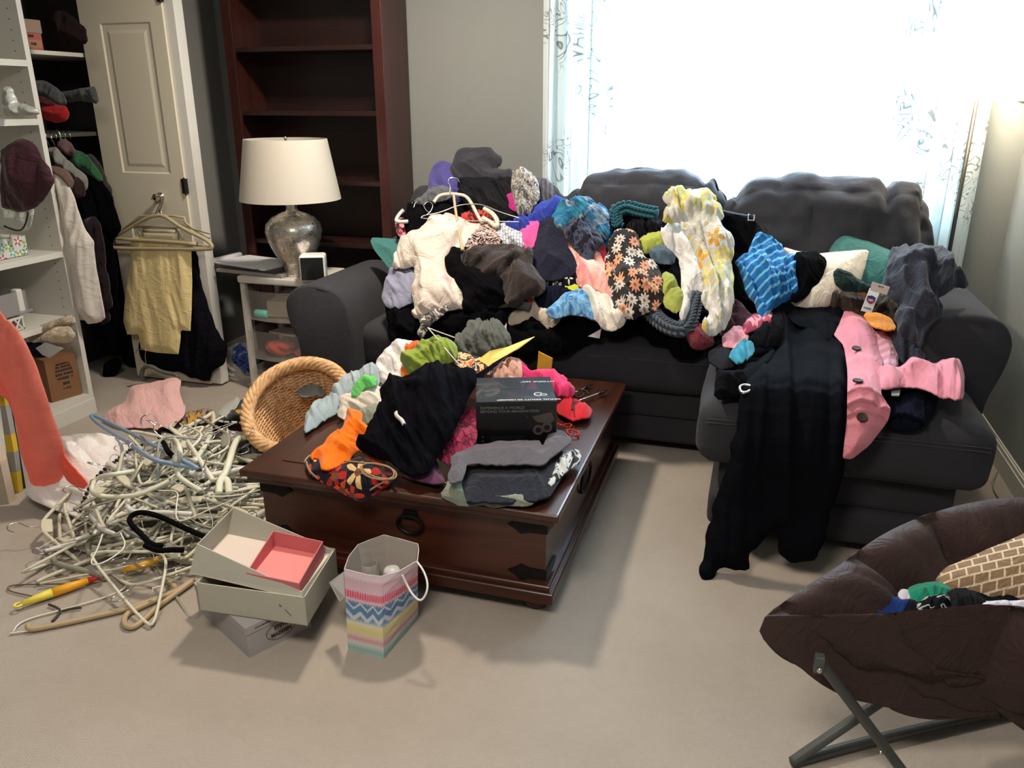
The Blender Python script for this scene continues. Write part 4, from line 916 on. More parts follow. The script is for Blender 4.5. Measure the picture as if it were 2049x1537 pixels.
def shield(s): 
    P=[(-.95,.75),(-.55,.85),(0,1.05),(.55,.85),(.95,.75),(.95,-.35),(.55,-.75),(0,-1.05),(-.55,-.75),(-.95,-.35)]
    return [MT@Vector((a*s,b*s,0)) for a,b in P]
MB().prism(shield(.0145),MT.to_3x3()@Vector((0,0,.0006))).build('shield_emblem',plain('emblem_blue',(30,50,120),.5),nt_)
MB().prism([MT@Vector((a,b,.0007)) for a,b in ((-.011,.003),(.011,.003),(.011,-.006),(0,-.0125),(-.011,-.006))],MT.to_3x3()@Vector((0,0,.0006))).build('emblem_field',plain('emblem_red',(180,35,50),.5),nt_)
text('emblem_lettering','NFL',MT@Matrix.Translation((0,-.003,.0016)),.010,M_tag,nt_,bold=True)
smudges('tag_print',frame((tA+tB)/2+(tD-tA)*.17+Vector((0,-.002,0)),(tB-tA),(tD-tA)),.026,.006,plain('tag_grey',(90,90,96),.6),nt_,3)
smudges('tag_print',frame(sum((Vector(at_y(*p,3.003)) for p in c6((905,592),(945,604))),Vector())/2,Vector(at_y(*c6((975,600))[0],3.0))-Vector(at_y(*c6((885,574))[0],3.0)),(0,0,1)),.024,.006,plain('tag_grey',(90,90,96),.6),nt_,4)
g('charcoal_hoodie','charcoal grey hooded sweatshirt thrown over the right sofa arm','sweatshirt',c6((955,560),(970,470),(1000,370),(1060,345),(1150,358),(1240,378),(1285,430),(1335,490),(1385,540),(1370,558),(1330,552),(1300,590),(1220,620),(1258,680),(1150,750),(1115,840),(1040,810),(1025,700),(1055,640),(1000,610)),Prof([(2,-2),(2.7,.52),(3.0,.66),(3.3,.82),(3.8,1.0),(4,1.3)],.006),fabric('charcoal_fleece',(44,46,56)),.05,.05,.03,.09,.9,3,res=64)
g('navy_jeans','dark navy jeans crumpled behind the pink cardigan','jeans',c6((960,800),(1080,815),(1085,880),(1120,900),(1150,940),(1200,960),(1180,1000),(1060,960),(1000,900)),S3,fabric('dark_denim',(34,38,52)),.05,.05,.02,.06)
g('navy_tshirt','navy shirt with a small pale label under the pink sleeve','shirt',k6((1060,470),(1140,440),(1240,440),(1350,490),(1330,600),(1265,680),(1190,712),(1100,700),(1100,600),(1050,520)),S3,F_navy,.01,.03,.014,.08,.5)
g('shirt_label','pale label on the navy shirt beside the pink cardigan','label',k6((1115,500),(1135,493),(1152,510),(1145,540),(1118,540)),S3,plain('label_grey',(150,156,160),.6),.075,.002,.0,.1,sm=0,parent=None)
g('rolled_pink_sleeve','pale pink ribbed garment rolled behind the cardigan','clothing',k6((1010,200),(1080,190),(1130,240),(1152,300),(1145,370),(1080,390),(1050,290)),S3,fabric('pink_rib',(212,160,172),p_stripes((214,162,174),(190,136,150),11,.5,PI/2,.3)),.06,.05,.010,.08)
# chaise: black coat and pink cardigan
S4=Prof([(2.0,-.6),(2.22,-.05),(2.30,.02),(2.36,.20),(2.385,.36),(2.405,.43),(2.44,.485),(2.50,.513),(2.60,.525),(3.0,.53),(3.3,.60),(3.5,.78),(4.2,1.6)],.004)
g('black_camisole','black top with a metal ring lying on the left of the chaise','top',k6((215,400),(300,408),(400,360),(530,290),(550,430),(400,475),(340,515),(218,525)),S4,F_black,.01,.03,.016,.07)
mb=MB(); P=on(S4,k6((330,500),(350,488),(385,490),(392,510),(372,528),(340,528)),.055); mb.tube(smooth3(P,2,True),.005,8,closed=True); tag(mb.build('metal_ring',M_chrome,None,True),'silver D-shaped metal ring on the black top at the chaise edge','ring')
g('dark_sock','dark folded oval garment on the left edge of the chaise','clothing',k6((175,310),(250,270),(310,300),(320,370),(240,385),(185,350)),S4,fabric('dark_grey_knit',(34,34,38)),.01,.03,.008,.06)
g('pink_sock','light pink folded cloth left of the black blouse','clothing',k6((252,215),(320,163),(372,200),(385,240),(320,272),(254,268)),S4,fabric('light_pink',(226,150,160)),.05,.04,.012,.05)
g('rose_blouse','rose patterned cloth rolled above the light pink one','clothing',k6((358,160),(400,118),(480,93),(515,130),(445,165),(370,200)),S4,fabric('rose_cloth',(215,130,145),p_blotch([(222,146,160),(160,60,84),(226,156,168)],14)),.07,.035,.012,.04)
g('teal_sock','bright teal crumpled cloth on the chaise corner','clothing',k6((288,312),(340,245),(400,238),(408,300),(330,352)),S4,fabric('bright_teal',(20,130,155)),.05,.035,.014,.03)
g('black_blouse','black frilled blouse heaped left of the long black coat','blouse',k6((365,210),(420,155),(500,85),(560,60),(570,250),(500,260),(440,262),(380,250)),S4,F_black,.05,.04,.02,.05)
g('black_coat','long black coat hanging over the front of the chaise to the floor','coat',k6((500,80),(560,48),(700,58),(870,62),(875,120),(820,215),(872,260),(890,400),(890,620),(872,780),(862,960),(802,1100),(772,1250),(724,1383),(640,1390),(600,1388),(543,1345),(548,1200),(480,1250),(385,1350),(375,1437),(250,1422),(212,1440),(160,1480),(140,1442),(158,1270),(250,980),(310,760),(345,540),(400,420),(520,300),(530,180)),S4,fabric('black_wool',(12,14,19),wr=.25),.018,.02,.017,.10,.05,9,res=84,pinch=[(1560,1110,14,.02)])
g('coat_lapel','broad black collar','coat',k6((560,60),(700,62),(868,66),(868,120),(820,200),(785,250),(700,190),(600,150)),S4,fabric('black_wool',(12,14,19),wr=.25),.062,.012,.006,.15,parent=bpy.data.objects['black_coat'])
cd=g('pink_cardigan','pink knit cardigan with three dark buttons over the front of the chaise','cardigan',k6((860,80),(920,95),(985,128),(1040,220),(1068,340),(1066,440),(1060,520),(1085,560),(1112,600),(1100,650),(1080,690),(1000,800),(910,872),(862,866),(872,780),(886,650),(888,400),(870,270),(812,215)),S4,fabric('pink_wool',(214,134,148),wr=.35),.06,.022,.006,.14,1.4,4,res=60,grow=0,pinch=[(1757,812,8,.02)])
g('sleeve','','',k6((1062,372),(1130,385),(1220,345),(1340,352),(1455,362),(1478,400),(1482,525),(1440,532),(1340,500),(1240,450),(1140,458),(1066,462)),S4,fabric('pink_wool',(214,134,148),wr=.35),.06,.030,.018,.08,.15,4,parent=cd)
for p in ((927,330),(935,498),(953,676)):
    c,n=surf_pt('pink_cardigan',k6(p)[0],.003); M=Matrix.Translation(c)@n.to_track_quat('Z','Y').to_matrix().to_4x4()
    MB().lathe([(.001,0),(.014,0),(.0155,.003),(.014,.006),(.010,.0045),(.002,.004)],n=24,M=M).build('button',plain('horn_button',(52,30,26),.65),cd,True,50)
# ================================================================== ON THE CHEST
ZT=.349
def CP(y0,sl,z0=ZT,w=.004): return Prof([(0.5,z0),(y0,z0),(y0+1.6,z0+1.6*sl),(4,z0+1.6*sl+2)],w)
T0=Prof([(.5,-3),(1.80,.04),(1.862,.32),(1.885,ZT),(3.2,ZT),(4,ZT+.2)],.0)
# basket
bc=at_z(600,815,.30); BX,BY=-1.72,2.56
def wicker(a,b):
    nt=newmat('wicker'); bb=nt.n('ShaderNodeBsdfPrincipled'); uv=uvout(nt,1,obj=True); n=noise(nt,uv,40,4); nt.l(ramp(nt,n,[(.3,a),(.7,b)]),bb.inputs['Base Color']); bb.inputs['Roughness'].default_value=.6; nt.l(bb.outputs[0],nt.out.inputs[0]); return nt.m
M_wick=wicker((176,128,84),(236,194,142))
bs=empty('wicker_basket','oval tan wicker basket tilted beside the trunk','basket',(BX,BY,0))
_rc=at_z(597,814,.275); tilt=Matrix.Translation(_rc)@Matrix.Rotation(.30,4,'Z')@Matrix.Rotation(.55,4,'X')@Matrix.Rotation(-.06,4,'Y')@Matrix.Translation((0,0,-.29))
rx0,ry0,rx1,ry1,hh=.15,.165,.195,.215,.29
def bpt(a,t,dr=0):
    rx=rx0+(rx1-rx0)*t+dr; ry=ry0+(ry1-ry0)*t+dr; return tilt@Vector((rx*math.cos(a),ry*math.sin(a),hh*t+.04*t*math.cos(a)**2*0))
mb=MB(); NR=34; NS=48
for k in range(NR):
    t=.03+.94*k/NR; mb.tube([bpt(2*PI*j/(NS*2),t,(.0045 if (j//2+k)%2 else -.0045)) for j in range(NS*2)],.0052,5,closed=True)
for j in range(NS): mb.tube([bpt(2*PI*(j+.5)/NS,t) for t in (0,.5,1)],.0035,5)
mb.build('woven_wall',M_wick,bs,True)
mb=MB()
for s in range(7):
    mb.tube([tilt@(Vector(((rx1+.018*math.cos(7*a+s*.9))*math.cos(a),(ry1+.018*math.cos(7*a+s*.9))*math.sin(a),hh+.012+.018*math.sin(7*a+s*.9)))) for a in [2*PI*j/120 for j in range(120)]],.0105,6,closed=True)
mb.build('braided_rim',M_wick,bs,True)
mb=MB(); mb.lathe([(.001,0),(1,0),(1,.008),(.001,.008)],n=32,M=tilt@Matrix.Diagonal((rx0,ry0,1,1))); mb.build('basket_base',M_wick,bs)
g('grey_blue_tshirt','pale grey blue shirt spilling from the trunk into the basket','shirt',k2((490,830),(505,690),(560,610),(620,570),(700,555),(780,570),(790,625),(700,690),(600,760)),CP(2.3,.10,.30),fabric('pale_blue_grey',(150,164,170)),.05,.03,.018,.07,.8)
g('grey_blue_blouse','pale grey blue blouse piled behind the white shirt at the trunk edge','blouse',k2((670,545),(740,445),(850,370),(990,308),(1055,340),(1060,450),(940,480),(870,540),(760,580)),CP(2.5,.45),fabric('pale_blue_grey2',(156,168,172)),.05,.05,.022,.08,.5)
g('grey_towel','pale grey towel lying inside the basket','towel',k2((455,470),(520,440),(630,450),(640,545),(560,560),(450,555)),Prof([(.5,.18),(4,.3)],.0),fabric('grey_towel',(130,140,142)),.0,.03,.01,.06)
g('white_shirt','white cotton shirt heaped left of the green top','shirt',k2((1040,460),(1045,330),(1060,260),(1150,180),(1260,145),(1345,150),(1330,240),(1310,330),(1280,430),(1150,440),(1090,480)),CP(2.62,.75),fabric('white_cotton',(222,218,214)),.05,.05,.022,.08,.9)
g('orange_swimsuit','orange top just visible behind the green top','top',k2((1228,205),(1270,168),(1375,155),(1380,230),(1260,250)),CP(2.62,.75),fabric('orange_knit',(222,92,40)),.09,.03,.010,.04)
g('orange_sock','orange cloth sticking out under the green top','clothing',k2((1240,360),(1330,370),(1355,425),(1260,430)),CP(2.62,.75),fabric('orange_cloth',(240,120,20)),.10,.02,.006,.05)
g('green_blouse','olive green cotton top crowning the heap on the trunk','top',k3((65,320),(80,290),(150,240),(240,185),(330,160),(400,185),(455,240),(445,310),(400,350),(320,405),(210,400),(150,430),(90,370)),CP(2.62,.75),fabric('olive_green',(132,152,58)),.11,.05,.026,.06,.5,3)
g('green_sock','small bright green cloth on the white clothes','clothing',k2((855,560),(880,500),(945,425),(1035,435),(1025,495),(960,505),(905,565)),CP(2.35,.5),fabric('bright_green',(95,180,95)),.075,.02,.008,.05)
g('cream_tshirt','cream shirt slumped over the left rear of the trunk','shirt',k2((755,575),(860,545),(960,490),(1070,480),(1075,600),(1000,650),(900,680),(830,650),(800,715),(740,695),(780,625)),CP(2.35,.5),fabric('cream_jersey',(205,196,182)),.045,.03,.018,.06,1)
g('sage_cloth','dull sage cloth between the cream shirt and the orange one','cloth',k2((915,680),(1060,630),(1040,730),(965,770),(915,745)),CP(2.25,.4),fabric('sage',(128,132,116)),.03,.02,.010,.05)
g('leaf_table_runner','black table runner with orange and red autumn leaves hanging over the trunk edge','table runner',k2((505,1060),(560,1020),(640,1090),(760,1075),(860,1035),(1000,1075),(1110,1130),(1210,1195),(1110,1240),(1035,1335),(905,1392),(760,1312),(620,1242),(540,1172)),T0,fabric('leaf_print',(36,32,40),p_flower((30,28,38),[(200,62,40),(186,48,36),(206,168,120),(170,40,36),(206,80,44)],(110,70,50),14,.60,5,depth=.4)),.006,.02,.008,.07,.5,3,res=60)
g('orange_blouse','vivid orange top trailing down onto the leaf runner','top',k2((525,1025),(620,960),(720,880),(800,755),(825,665),(930,675),(925,745),(972,790),(962,840),(885,870),(893,940),(835,1020),(745,1090),(620,1105),(598,1040)),CP(2.02,.28),fabric('vivid_orange',(255,118,12)),.03,.035,.018,.06,1.0,3)
g('orange_ribbon','dull orange tie end in front of the black top','ribbon',k2((875,960),(920,945),(1105,1048),(1108,1082),(1040,1092),(1000,1030)),CP(2.0,.15),fabric('rust_ribbon',(190,84,44)),.03,.012,.004,.05)
wire('cord_bundle','coiled tan string lying on the leaf runner','string',[k2((800,1085),(900,1095),(1100,1110),(1180,1150),(1190,1210),(1100,1235),(980,1210),(920,1150),(960,1100),(1100,1115),(1200,1160),(1205,1220),(1120,1230),(980,1190),(930,1130)),k2((1000,1310),(1080,1260),(1150,1225)),k2((510,1090),(530,1160),(600,1225))],T0,plain('twine',(150,125,95),.8),.045,.0028)
g('purple_blouse','plum coloured top under the black lace one','top',k3((60,1090),(160,1085),(310,1030),(335,1100),(375,1182),(300,1195),(120,1145)),T0,fabric('plum',(84,44,72)),.012,.015,.008,.07)
g('magenta_lace','magenta lace garment between the black top and the box','clothing',k3((285,940),(380,870),(470,660),(590,660),(600,940),(430,1005),(420,1065),(330,1015)),CP(2.05,.35),fabric('magenta_lace_cloth',(120,30,62),p_lace((70,14,36),(165,52,88),70)),.03,.02,.008,.06)
g('black_lace_blouse','black lacy top spread in the middle of the trunk','top',k2((1075,475),(1160,400),(1260,425),(1390,355),(1500,330),(1600,315),(1790,350),(1800,450),(1720,560),(1640,800),(1560,940),(1490,1000),(1440,1105),(1330,1132),(1130,1052),(960,972),(878,900),(970,840),(985,760),(1060,610),(1100,580)),CP(2.02,.42),fabric('black_crochet',(10,10,16),knit=9,wr=.35),.06,.045,.022,.10,1.1,3,res=64)
wire('white_hook','small white curved hook lying on the black lacy top','hook',[k2((1225,710),(1200,715),(1205,740),(1245,770),(1262,805))],CP(2.02,.42),plain('hook_white',(200,200,195),.5),.14,.0065,n=8)
# folder, book
wire('white_wire_hanger','bent white wire hanger across the green top','hanger',[k3((265,125),(340,210),(410,300),(500,400),(570,435),(605,430),(600,370)),k3((265,125),(330,150),(455,195))],CP(2.62,.75),plain('white_wire',(205,200,190),.5),.18,.0022)
g('patterned_book','red and tan patterned booklet under the yellow papers','booklet',k3((365,285),(480,300),(640,345),(720,400),(700,440),(570,445),(440,350)),CP(2.6,.45),fabric('booklet_print',(190,120,90),p_blotch([(200,90,60),(210,180,130),(60,44,40),(215,200,170)],26)),.12,.012,.0,.1,sm=0)
fo=empty('folder','navy folder holding yellow paper, standing open behind the black box','folder',tuple(at_y(960,770,2.62)))
def card(name,pts,y0,y1,mat,par,th=.0015):
    P=[Vector(at_y(px,py,y0+(y1-y0)*k)) for px,py,k in pts]; return quad(name,P,mat,par,th)
card('yellow_sheet',[(957,720,0),(980,703,.2),(1015,695,.6),(1052,680,1),(1070,674,1),(1038,698,.6),(1011,712,.3),(977,732,0)],2.62,2.80,plain('yellow_paper',(238,214,110),.7),fo)
card('cover',[(912,815,0),(929,780,0),(952,749,0),(986,728,.3),(1017,709,.6),(1032,701,.8),(1000,728,.4),(962,756,.1),(934,803,0)],2.55,2.72,plain('navy_card',(30,32,58),.5),fo)
g('blush_garment','blush and cream garment behind the black box','clothing',k3((640,475),(720,395),(840,310),(900,330),(910,420),(890,480)),CP(2.55,.5),fabric('blush',(222,186,172),p_blotch([(226,196,184),(200,150,130),(232,214,206)],6,1,2,'LINEAR')),.03,.04,.016,.06)
g('hot_pink_swimsuit','hot pink swimsuit with straps on the back right of the trunk','swimsuit',k3((840,305),(900,315),(975,395),(1100,368),(1222,428),(1218,480),(1282,520),(1265,572),(1150,545),(1110,480),(900,465),(870,400)),CP(2.55,.35),fabric('swim_pink',(214,52,108)),.02,.05,.022,.05,.2)
g('orange_card','small orange paper card standing behind the pink swimsuit','card',k3((1048,298),(1130,345),(1122,425),(1040,415)),Vert(2.92),plain('orange_card',(242,180,60),.7),.0,.002,.0,.1,sm=0)
g('red_blouse','red bikini top with black straps on the right of the trunk','swimsuit',k3((1160,590),(1240,588),(1310,608),(1405,680),(1385,735),(1270,735),(1180,695)),T0,fabric('swim_red',(188,24,38)),.01,.025,.012,.06)
wire('black_straps','black shoulder straps tangled over the red bikini top','strap',[k3((1170,575),(1230,570),(1280,600),(1330,620),(1360,580)),k3((1255,600),(1280,640),(1275,700)),k3((1220,520),(1290,560),(1370,560),(1390,590))],T0,plain('strap_black',(14,14,16),.7),.05,.0035)
wire('white_underwire','thin white curved wire under the red bikini top','wire',[k3((1290,745),(1350,755),(1400,735),(1405,690),(1360,650))],T0,plain('white_wire',(205,200,190),.5),.015,.0022)
for i,(a,b,l) in enumerate((((1200,620),(1420,520),'upper of two silver hair sticks lying by the trunk corner'),((1310,640),(1520,562),'lower of two silver hair sticks lying by the trunk corner'))):
    P=on(T0,k3(a,b),.014); r=empty('hair_stick',l,'hair stick',tuple(P[0])); MB().tube([P[0],P[0].lerp(P[1],.85),P[1]],[.0025,.0035,.002],8).build('stick',M_chrome,r,True)
    q=P[0].lerp(P[1],.74); MB().sphere(q,.009,(1,1,.8)).sphere(q+Vector((.014,.0,.004)),.0055).sphere(q+Vector((.0,.014,.002)),.006).build('dark_ornament',plain('jet_bead',(20,22,30),.2),r,True)
# bead bracelets
def beads(name,label,pts,surf,lift,r,mat,closed=True,step=2.1):
    P=smooth3(on(surf,pts,lift),3,closed); mb=MB(); acc=0; last=None
    for p in P+( [P[0]] if closed else []):
        if last is None or (p-last).length>=r*step: mb.sphere(p,r,u=8,v=6); last=p
    return tag(mb.build(name,mat,None,True),label,'bracelet')
M_bead=plain('red_bead',(190,30,26),.25)
beads('bead_bracelet','looped red bead bracelet near the trunk edge',k3((1235,850),(1260,835),(1310,850),(1330,870),(1300,882),(1250,875)),T0,.006,.0042,M_bead)
beads('bead_bracelet','small heap of red beads beside the looped bracelet',k3((1160,800),(1200,815),(1240,795),(1275,800),(1260,825),(1220,820),(1190,800)),T0,.006,.0036,M_bead)
# boxed headset
v0,v1,v2=Vector((-.785,2.185,.372)),Vector((-.545,2.272,.372)),None
xa=(v1-v0).normalized(); ya=Vector((-xa.y,xa.x,0)); W,Dp,Hh=.252,.235,.15
vb=empty('headset_box','black cardboard box for a headset standing on the grey trousers','box',tuple(v0+Vector((0,0,-.01))),math.atan2(xa.y,xa.x))
def VB(a,b,c): return v0+xa*a+ya*b+Vector((0,0,c))
M_vb=plain('box_black',(14,15,17),.32,coat=.3); M_vt=plain('painted_top_sheen',(40,49,56),.28,coat=.4)  # lighter blue-grey of the top paints in the window's reflection
MB().hexa([VB(0,0,0),VB(W,0,0),VB(W,Dp,0),VB(0,Dp,0),VB(0,0,Hh),VB(W,0,Hh),VB(W,Dp,Hh),VB(0,Dp,Hh)]).build('carton',M_vb,vb)
MB().hexa([VB(.002,.002,Hh),VB(W-.002,.002,Hh),VB(W-.002,Dp-.002,Hh),VB(.002,Dp-.002,Hh),VB(.002,.002,Hh+.0008),VB(W-.002,.002,Hh+.0008),VB(W-.002,Dp-.002,Hh+.0008),VB(.002,Dp-.002,Hh+.0008)]).build('top_flap',M_vt,vb)
M_wl=plain('print_white',(205,212,216),.5); M_gl=plain('print_grey',(110,112,112),.5)
topM=lambda a,b:frame(VB(a,b,Hh+.0012),-xa,-ya)
text('lettering','UTOPIA 360°',topM(.205,.185),.016,M_wl,vb,sx=1.25)
text('lettering','VIRTUAL REALITY 3D HEADSET',topM(.165,.016),.0125,M_wl,vb,sx=1.15,bold=True)
smudges('small_print',topM(.19,.036),.085,.005,M_gl,vb,5)
mb=MB(); mb.tube([VB(.20+.014*math.cos(a),.062+.014*math.sin(a),Hh+.001) for a in [.6+4.6*k/20 for k in range(21)]],.0022,6); mb.tube([VB(.216+.010*math.cos(a),.058+.008*math.sin(a),Hh+.001) for a in [2*PI*k/16 for k in range(16)]],.0016,6,closed=True); mb.build('round_logo',M_wl,vb)
MB().hexa([VB(.09,.118,Hh+.0008),VB(.145,.118,Hh+.0008),VB(.145,.121,Hh+.0008),VB(.09,.121,Hh+.0008),VB(.09,.118,Hh+.0012),VB(.145,.118,Hh+.0012),VB(.145,.121,Hh+.0012),VB(.09,.121,Hh+.0012)]).build('hang_slot',M_dark,vb)
text('lettering','EXPERIENCE A WORLD',frame(VB(.013,-.001,Hh-.019),xa,(0,0,1)),.0115,M_gl,vb,align='LEFT',sx=1.15,bold=True)
text('lettering','BEYOND YOUR IMAGINATION',frame(VB(.013,-.001,Hh-.031),xa,(0,0,1)),.0115,M_gl,vb,align='LEFT',sx=1.15,bold=True)
mb=MB() # printed picture of a headset
def disc(c,r,mb,sx=1): mb.prism([VB(c[0]+r*sx*math.cos(a),-.0008,c[1]+r*math.sin(a)) for a in [2*PI*k/20 for k in range(20)]],-ya*.0006)
disc((.195,.055),.017,mb); disc((.222,.063),.017,mb); mb.prism([VB(a,-.0008,b) for a,b in ((.175,.10),(.235,.115),(.245,.09),(.232,.075),(.19,.082))],-ya*.0005); mb.build('headset_picture',plain('print_headset',(84,74,72),.5),vb)
mb=MB(); disc((.195,.055),.009,mb); disc((.222,.063),.009,mb); bmesh.ops.translate(mb.bm,vec=-ya*.0006,verts=mb.bm.verts); mb.build('lens_picture',M_dark,vb)
mb=MB(); 
for k in range(4): mb.prism([VB(a,-.0008,.012+.007*k+b) for a,b in ((.045,0),(.15,0),(.15,.0008),(.045,.0008))],-ya*.0004)
for c in ((.02,.035),(.02,.02)): disc(c,.003,mb)
for c in ((.16,.10),(.17,.075),(.205,.128),(.155,.125)): disc(c,.0022,mb)
mb.build('small_print',plain('print_dim',(62,64,66),.5),vb)
# folded trousers in front of the box
S5=Prof([(.5,-3),(1.80,.0),(1.862,.32),(1.885,ZT),(2.30,ZT+.005),(3,ZT+.01)],.0)
g('sage_trousers','pale sage folded trousers at the bottom of the pile on the trunk corner','trousers',k3((415,1170),(510,1160),(560,1270),(760,1265),(1040,1265),(985,1340),(780,1362),(500,1362),(365,1292)),S5,fabric('sage_cotton',(124,130,116)),.010,.018,.004,.12)
g('striped_black_white_blouse','black and white printed top at the right of the folded trousers','top',k3((1210,990),(1310,965),(1330,1000),(1315,1050),(1205,1110),(1115,1205),(1150,1100)),S5,fabric('bw_print',(110,110,116),p_blotch([(25,28,36),(190,192,190),(40,44,54),(150,156,160)],16,2)),.02,.02,.010,.05)
g('navy_folded_trousers','dark navy folded trousers under the grey fold','trousers',k3((505,1050),(640,1025),(870,1035),(1060,1020),(1210,940),(1235,1000),(1185,1130),(1100,1245),(900,1262),(700,1268),(540,1290),(508,1180)),S5,fabric('navy_twill',(30,31,40)),.015,.08,.005,.14,.3,4)
g('grey_folded_trousers','grey folded trousers on top of the pile in front of the black box','trousers',k3((425,1010),(470,970),(560,940),(700,920),(900,890),(1050,880),(1065,960),(1150,830),(1205,825),(1275,890),(1190,965),(1060,1042),(870,1045),(640,1035),(522,1050),(505,1165),(425,1165)),S5,fabric('grey_twill',(88,84,90)),.05,.035,.006,.12,.2,4)
# hangers left in the heap on the sofa
M_cream=plain('cream_plastic',(206,200,178),.4); M_whitep=plain('white_plastic_hanger',(214,212,204),.4); M_hook=plain('hook_wire',(.62,.61,.58),.25,1)
wire('cream_hanger','cream plastic hanger standing in the heap under the purple hoodie','hanger',[c4((455,480),(480,440),(520,420),(600,415),(640,420),(700,430),(740,480),(800,600),(830,640))],SPl,M_cream,.12,.008)
wire('tan_hanger_bar','tan bar of a hanger leaning over the cream blouse','hanger',[c4((605,415),(615,500),(630,600),(650,720),(672,850))],SPl,plain('tan_plastic',(176,158,120),.5),.15,.0065)
wire('hook_wire','silver hanger hook rising in front of the purple hoodie','hanger',[c4((575,410),(582,350),(562,330),(565,300),(600,288),(640,300),(650,325))],SPl,M_hook,.14,.0022)
wire('hanger_hooks','pair of curled silver hanger hooks over the black shirt','hanger',[c4((300,520),(310,480),(340,465),(370,490),(390,540),(420,560)),c4((380,500),(400,475),(435,480),(448,510),(430,550),(400,575))],SPl,M_hook,.12,.0022)
wire('wire_hanger','silver wire hanger lying across the cream blouse and the blue sweater','hanger',[c4((355,600),(370,580),(500,560),(640,500),(760,490),(840,500),(960,555),(1110,600)),c4((355,600),(400,605),(600,615),(820,625),(1110,630))],SPl,plain('silver_wire',(.6,.6,.6),.3,1),.13,.002)
wire('white_plastic_hanger','white plastic hanger end sticking out at the left of the heap','hanger',[c4((220,540),(185,575),(160,620),(180,632),(255,628))],SPl,M_whitep,.10,.009)
wire('cream_hanger','cream hanger curving beside the animal print blouse','hanger',[c4((840,530),(900,560),(945,620),(940,680),(900,640),(830,600))],SPl,M_cream,.12,.011)
# ================================================================== FLOOR LEFT
def FP(z=.006,m=(),w=.0): return Prof([(.3,z),(4,z)],w,m)
# white drawstring bag
wc=at_z(150,945,0)
WB=FP(.0,[(-2.42,2.30,.22,.16)])
wb=g('white_fabric_bag','large white cloth bag with black beaded trim slumped on the carpet','bag',k1((120,600),(250,400),(340,255),(500,235),(700,240),(830,290),(905,330),(850,450),(790,560),(730,700),(600,772),(480,750),(300,700),(180,650)),WB,fabric('white_canvas',(226,220,216),wr=.3),.0,.07,.009,.14,.6,3,res=64,grow=0)
def bead_row(name,pts,surf,lift,r,mat,parent):
    P=smooth3([surf_pt('white_fabric_bag',q,.010)[0] for q in pts],3); mb=MB(); last=None
    for p in P:
        if last is None or (p-last).length>=r*2.5: mb.sphere(p,r,(1.2,1,1),8,6); last=p
    mb.build(name,mat,parent,True)
bead_row('beaded_trim',k1((885,322),(800,380),(720,460),(650,520),(600,585),(550,640),(510,690),(490,748)),WB,.062,.0065,plain('black_bead',(14,14,16),.4),wb)
# pink trousers on the floor near the closet
g('pink_trousers','pale pink folded trousers on a grey hanger on the carpet by the closet','trousers',L2((635,1325),(700,1275),(785,1230),(800,1150),(870,1130),(960,1110),(1090,1097),(1103,1180),(1112,1240),(1130,1260),(1120,1310),(1075,1350),(1040,1390),(860,1388),(720,1372)),Prof([(.3,0),(2.70,.0),(2.95,.10),(3.25,.24),(4,.5)],.0),fabric('pale_pink',(228,182,180)),.01,.03,.005,.12,1.2,4)
wire('grey_hanger','grey hanger with a silver hook standing behind the pink trousers','hanger',[L2((870,1090),(880,1030),(930,1020),(990,1060),(1090,1075),(1095,1100)),L2((870,1140),(760,1160),(720,1180),(705,1240),(730,1255))],Vert(3.2),plain('grey_plastic',(98,98,92),.5),.02,.011)
wire('hook_wire','silver hook above the grey hanger behind the pink trousers','hanger',[L2((905,1025),(890,960),(900,920),(870,915),(840,925),(835,945))],Vert(3.2),M_hook,.02,.0025)
# sports clothes behind the hangers
JP=FP(.0,[(-2.02,2.62,.19,.15)])
def fpx(*p): return CR(340,780,.13665,p)
g('black_jersey','black sports jersey with a gold stripe slumped beside the wicker basket','jersey',fpx((660,480),(740,350),(870,300),(980,120),(1100,105),(1200,80),(1260,300),(1230,520),(1000,480),(800,470)),JP,fabric('jersey_black',(44,46,46)),.03,.03,.014,.06)
g('white_mesh_shirt','white and grey mesh fabric edge of the jersey pile','clothing',fpx((715,330),(800,220),(900,160),(975,110),(1010,130),(950,230),(860,320),(790,360)),JP,fabric('white_mesh',(176,178,172)),.065,.012,.006,.04)
g('gold_stripe_band','yellow oval stripe on the black jersey beside the basket','stripe',fpx((930,335),(1000,310),(1140,305),(1145,340),(1040,355),(960,355)),JP,fabric('gold_cloth',(206,150,46)),.072,.006,.001,.05)
g('maroon_text_shirt','dark maroon shirt with a row of white letters on the floor beside the basket','shirt',fpx((640,440),(720,440),(900,470),(1150,480),(1300,600),(1310,680),(1180,660),(1000,580),(780,560),(650,560)),JP,fabric('dark_maroon',(40,24,30)),.05,.03,.012,.05)
g('white_lining_cloth','white crumpled cloth under the maroon lettered shirt','clothing',fpx((720,600),(860,565),(1000,590),(1100,620),(1000,680),(880,735),(770,690)),JP,fabric('white_lining',(196,188,184)),.05,.025,.012,.04)
g('grey_sweatpants','grey and charcoal crumpled sweatpants between the hangers and the basket','trousers',fpx((500,760),(600,640),(740,600),(900,700),(1150,680),(1320,650),(1390,860),(1280,1000),(1040,1080),(880,1050),(700,950),(540,880)),JP,fabric('mid_grey',(96,96,100),p_blotch([(70,72,80),(120,118,118),(56,60,64)],5,1)),.025,.04,.022,.06,.3,3)
g('blue_gold_scarf','navy, gold and grey patterned cloth behind the hangers','scarf',fpx((110,390),(220,330),(420,280),(560,260),(640,300),(620,400),(400,440),(200,470)),FP(.01),fabric('blue_gold',(80,80,90),p_blotch([(40,50,90),(140,134,140),(196,150,60),(60,56,66),(150,146,150)],20,2)),.0,.03,.012,.05)
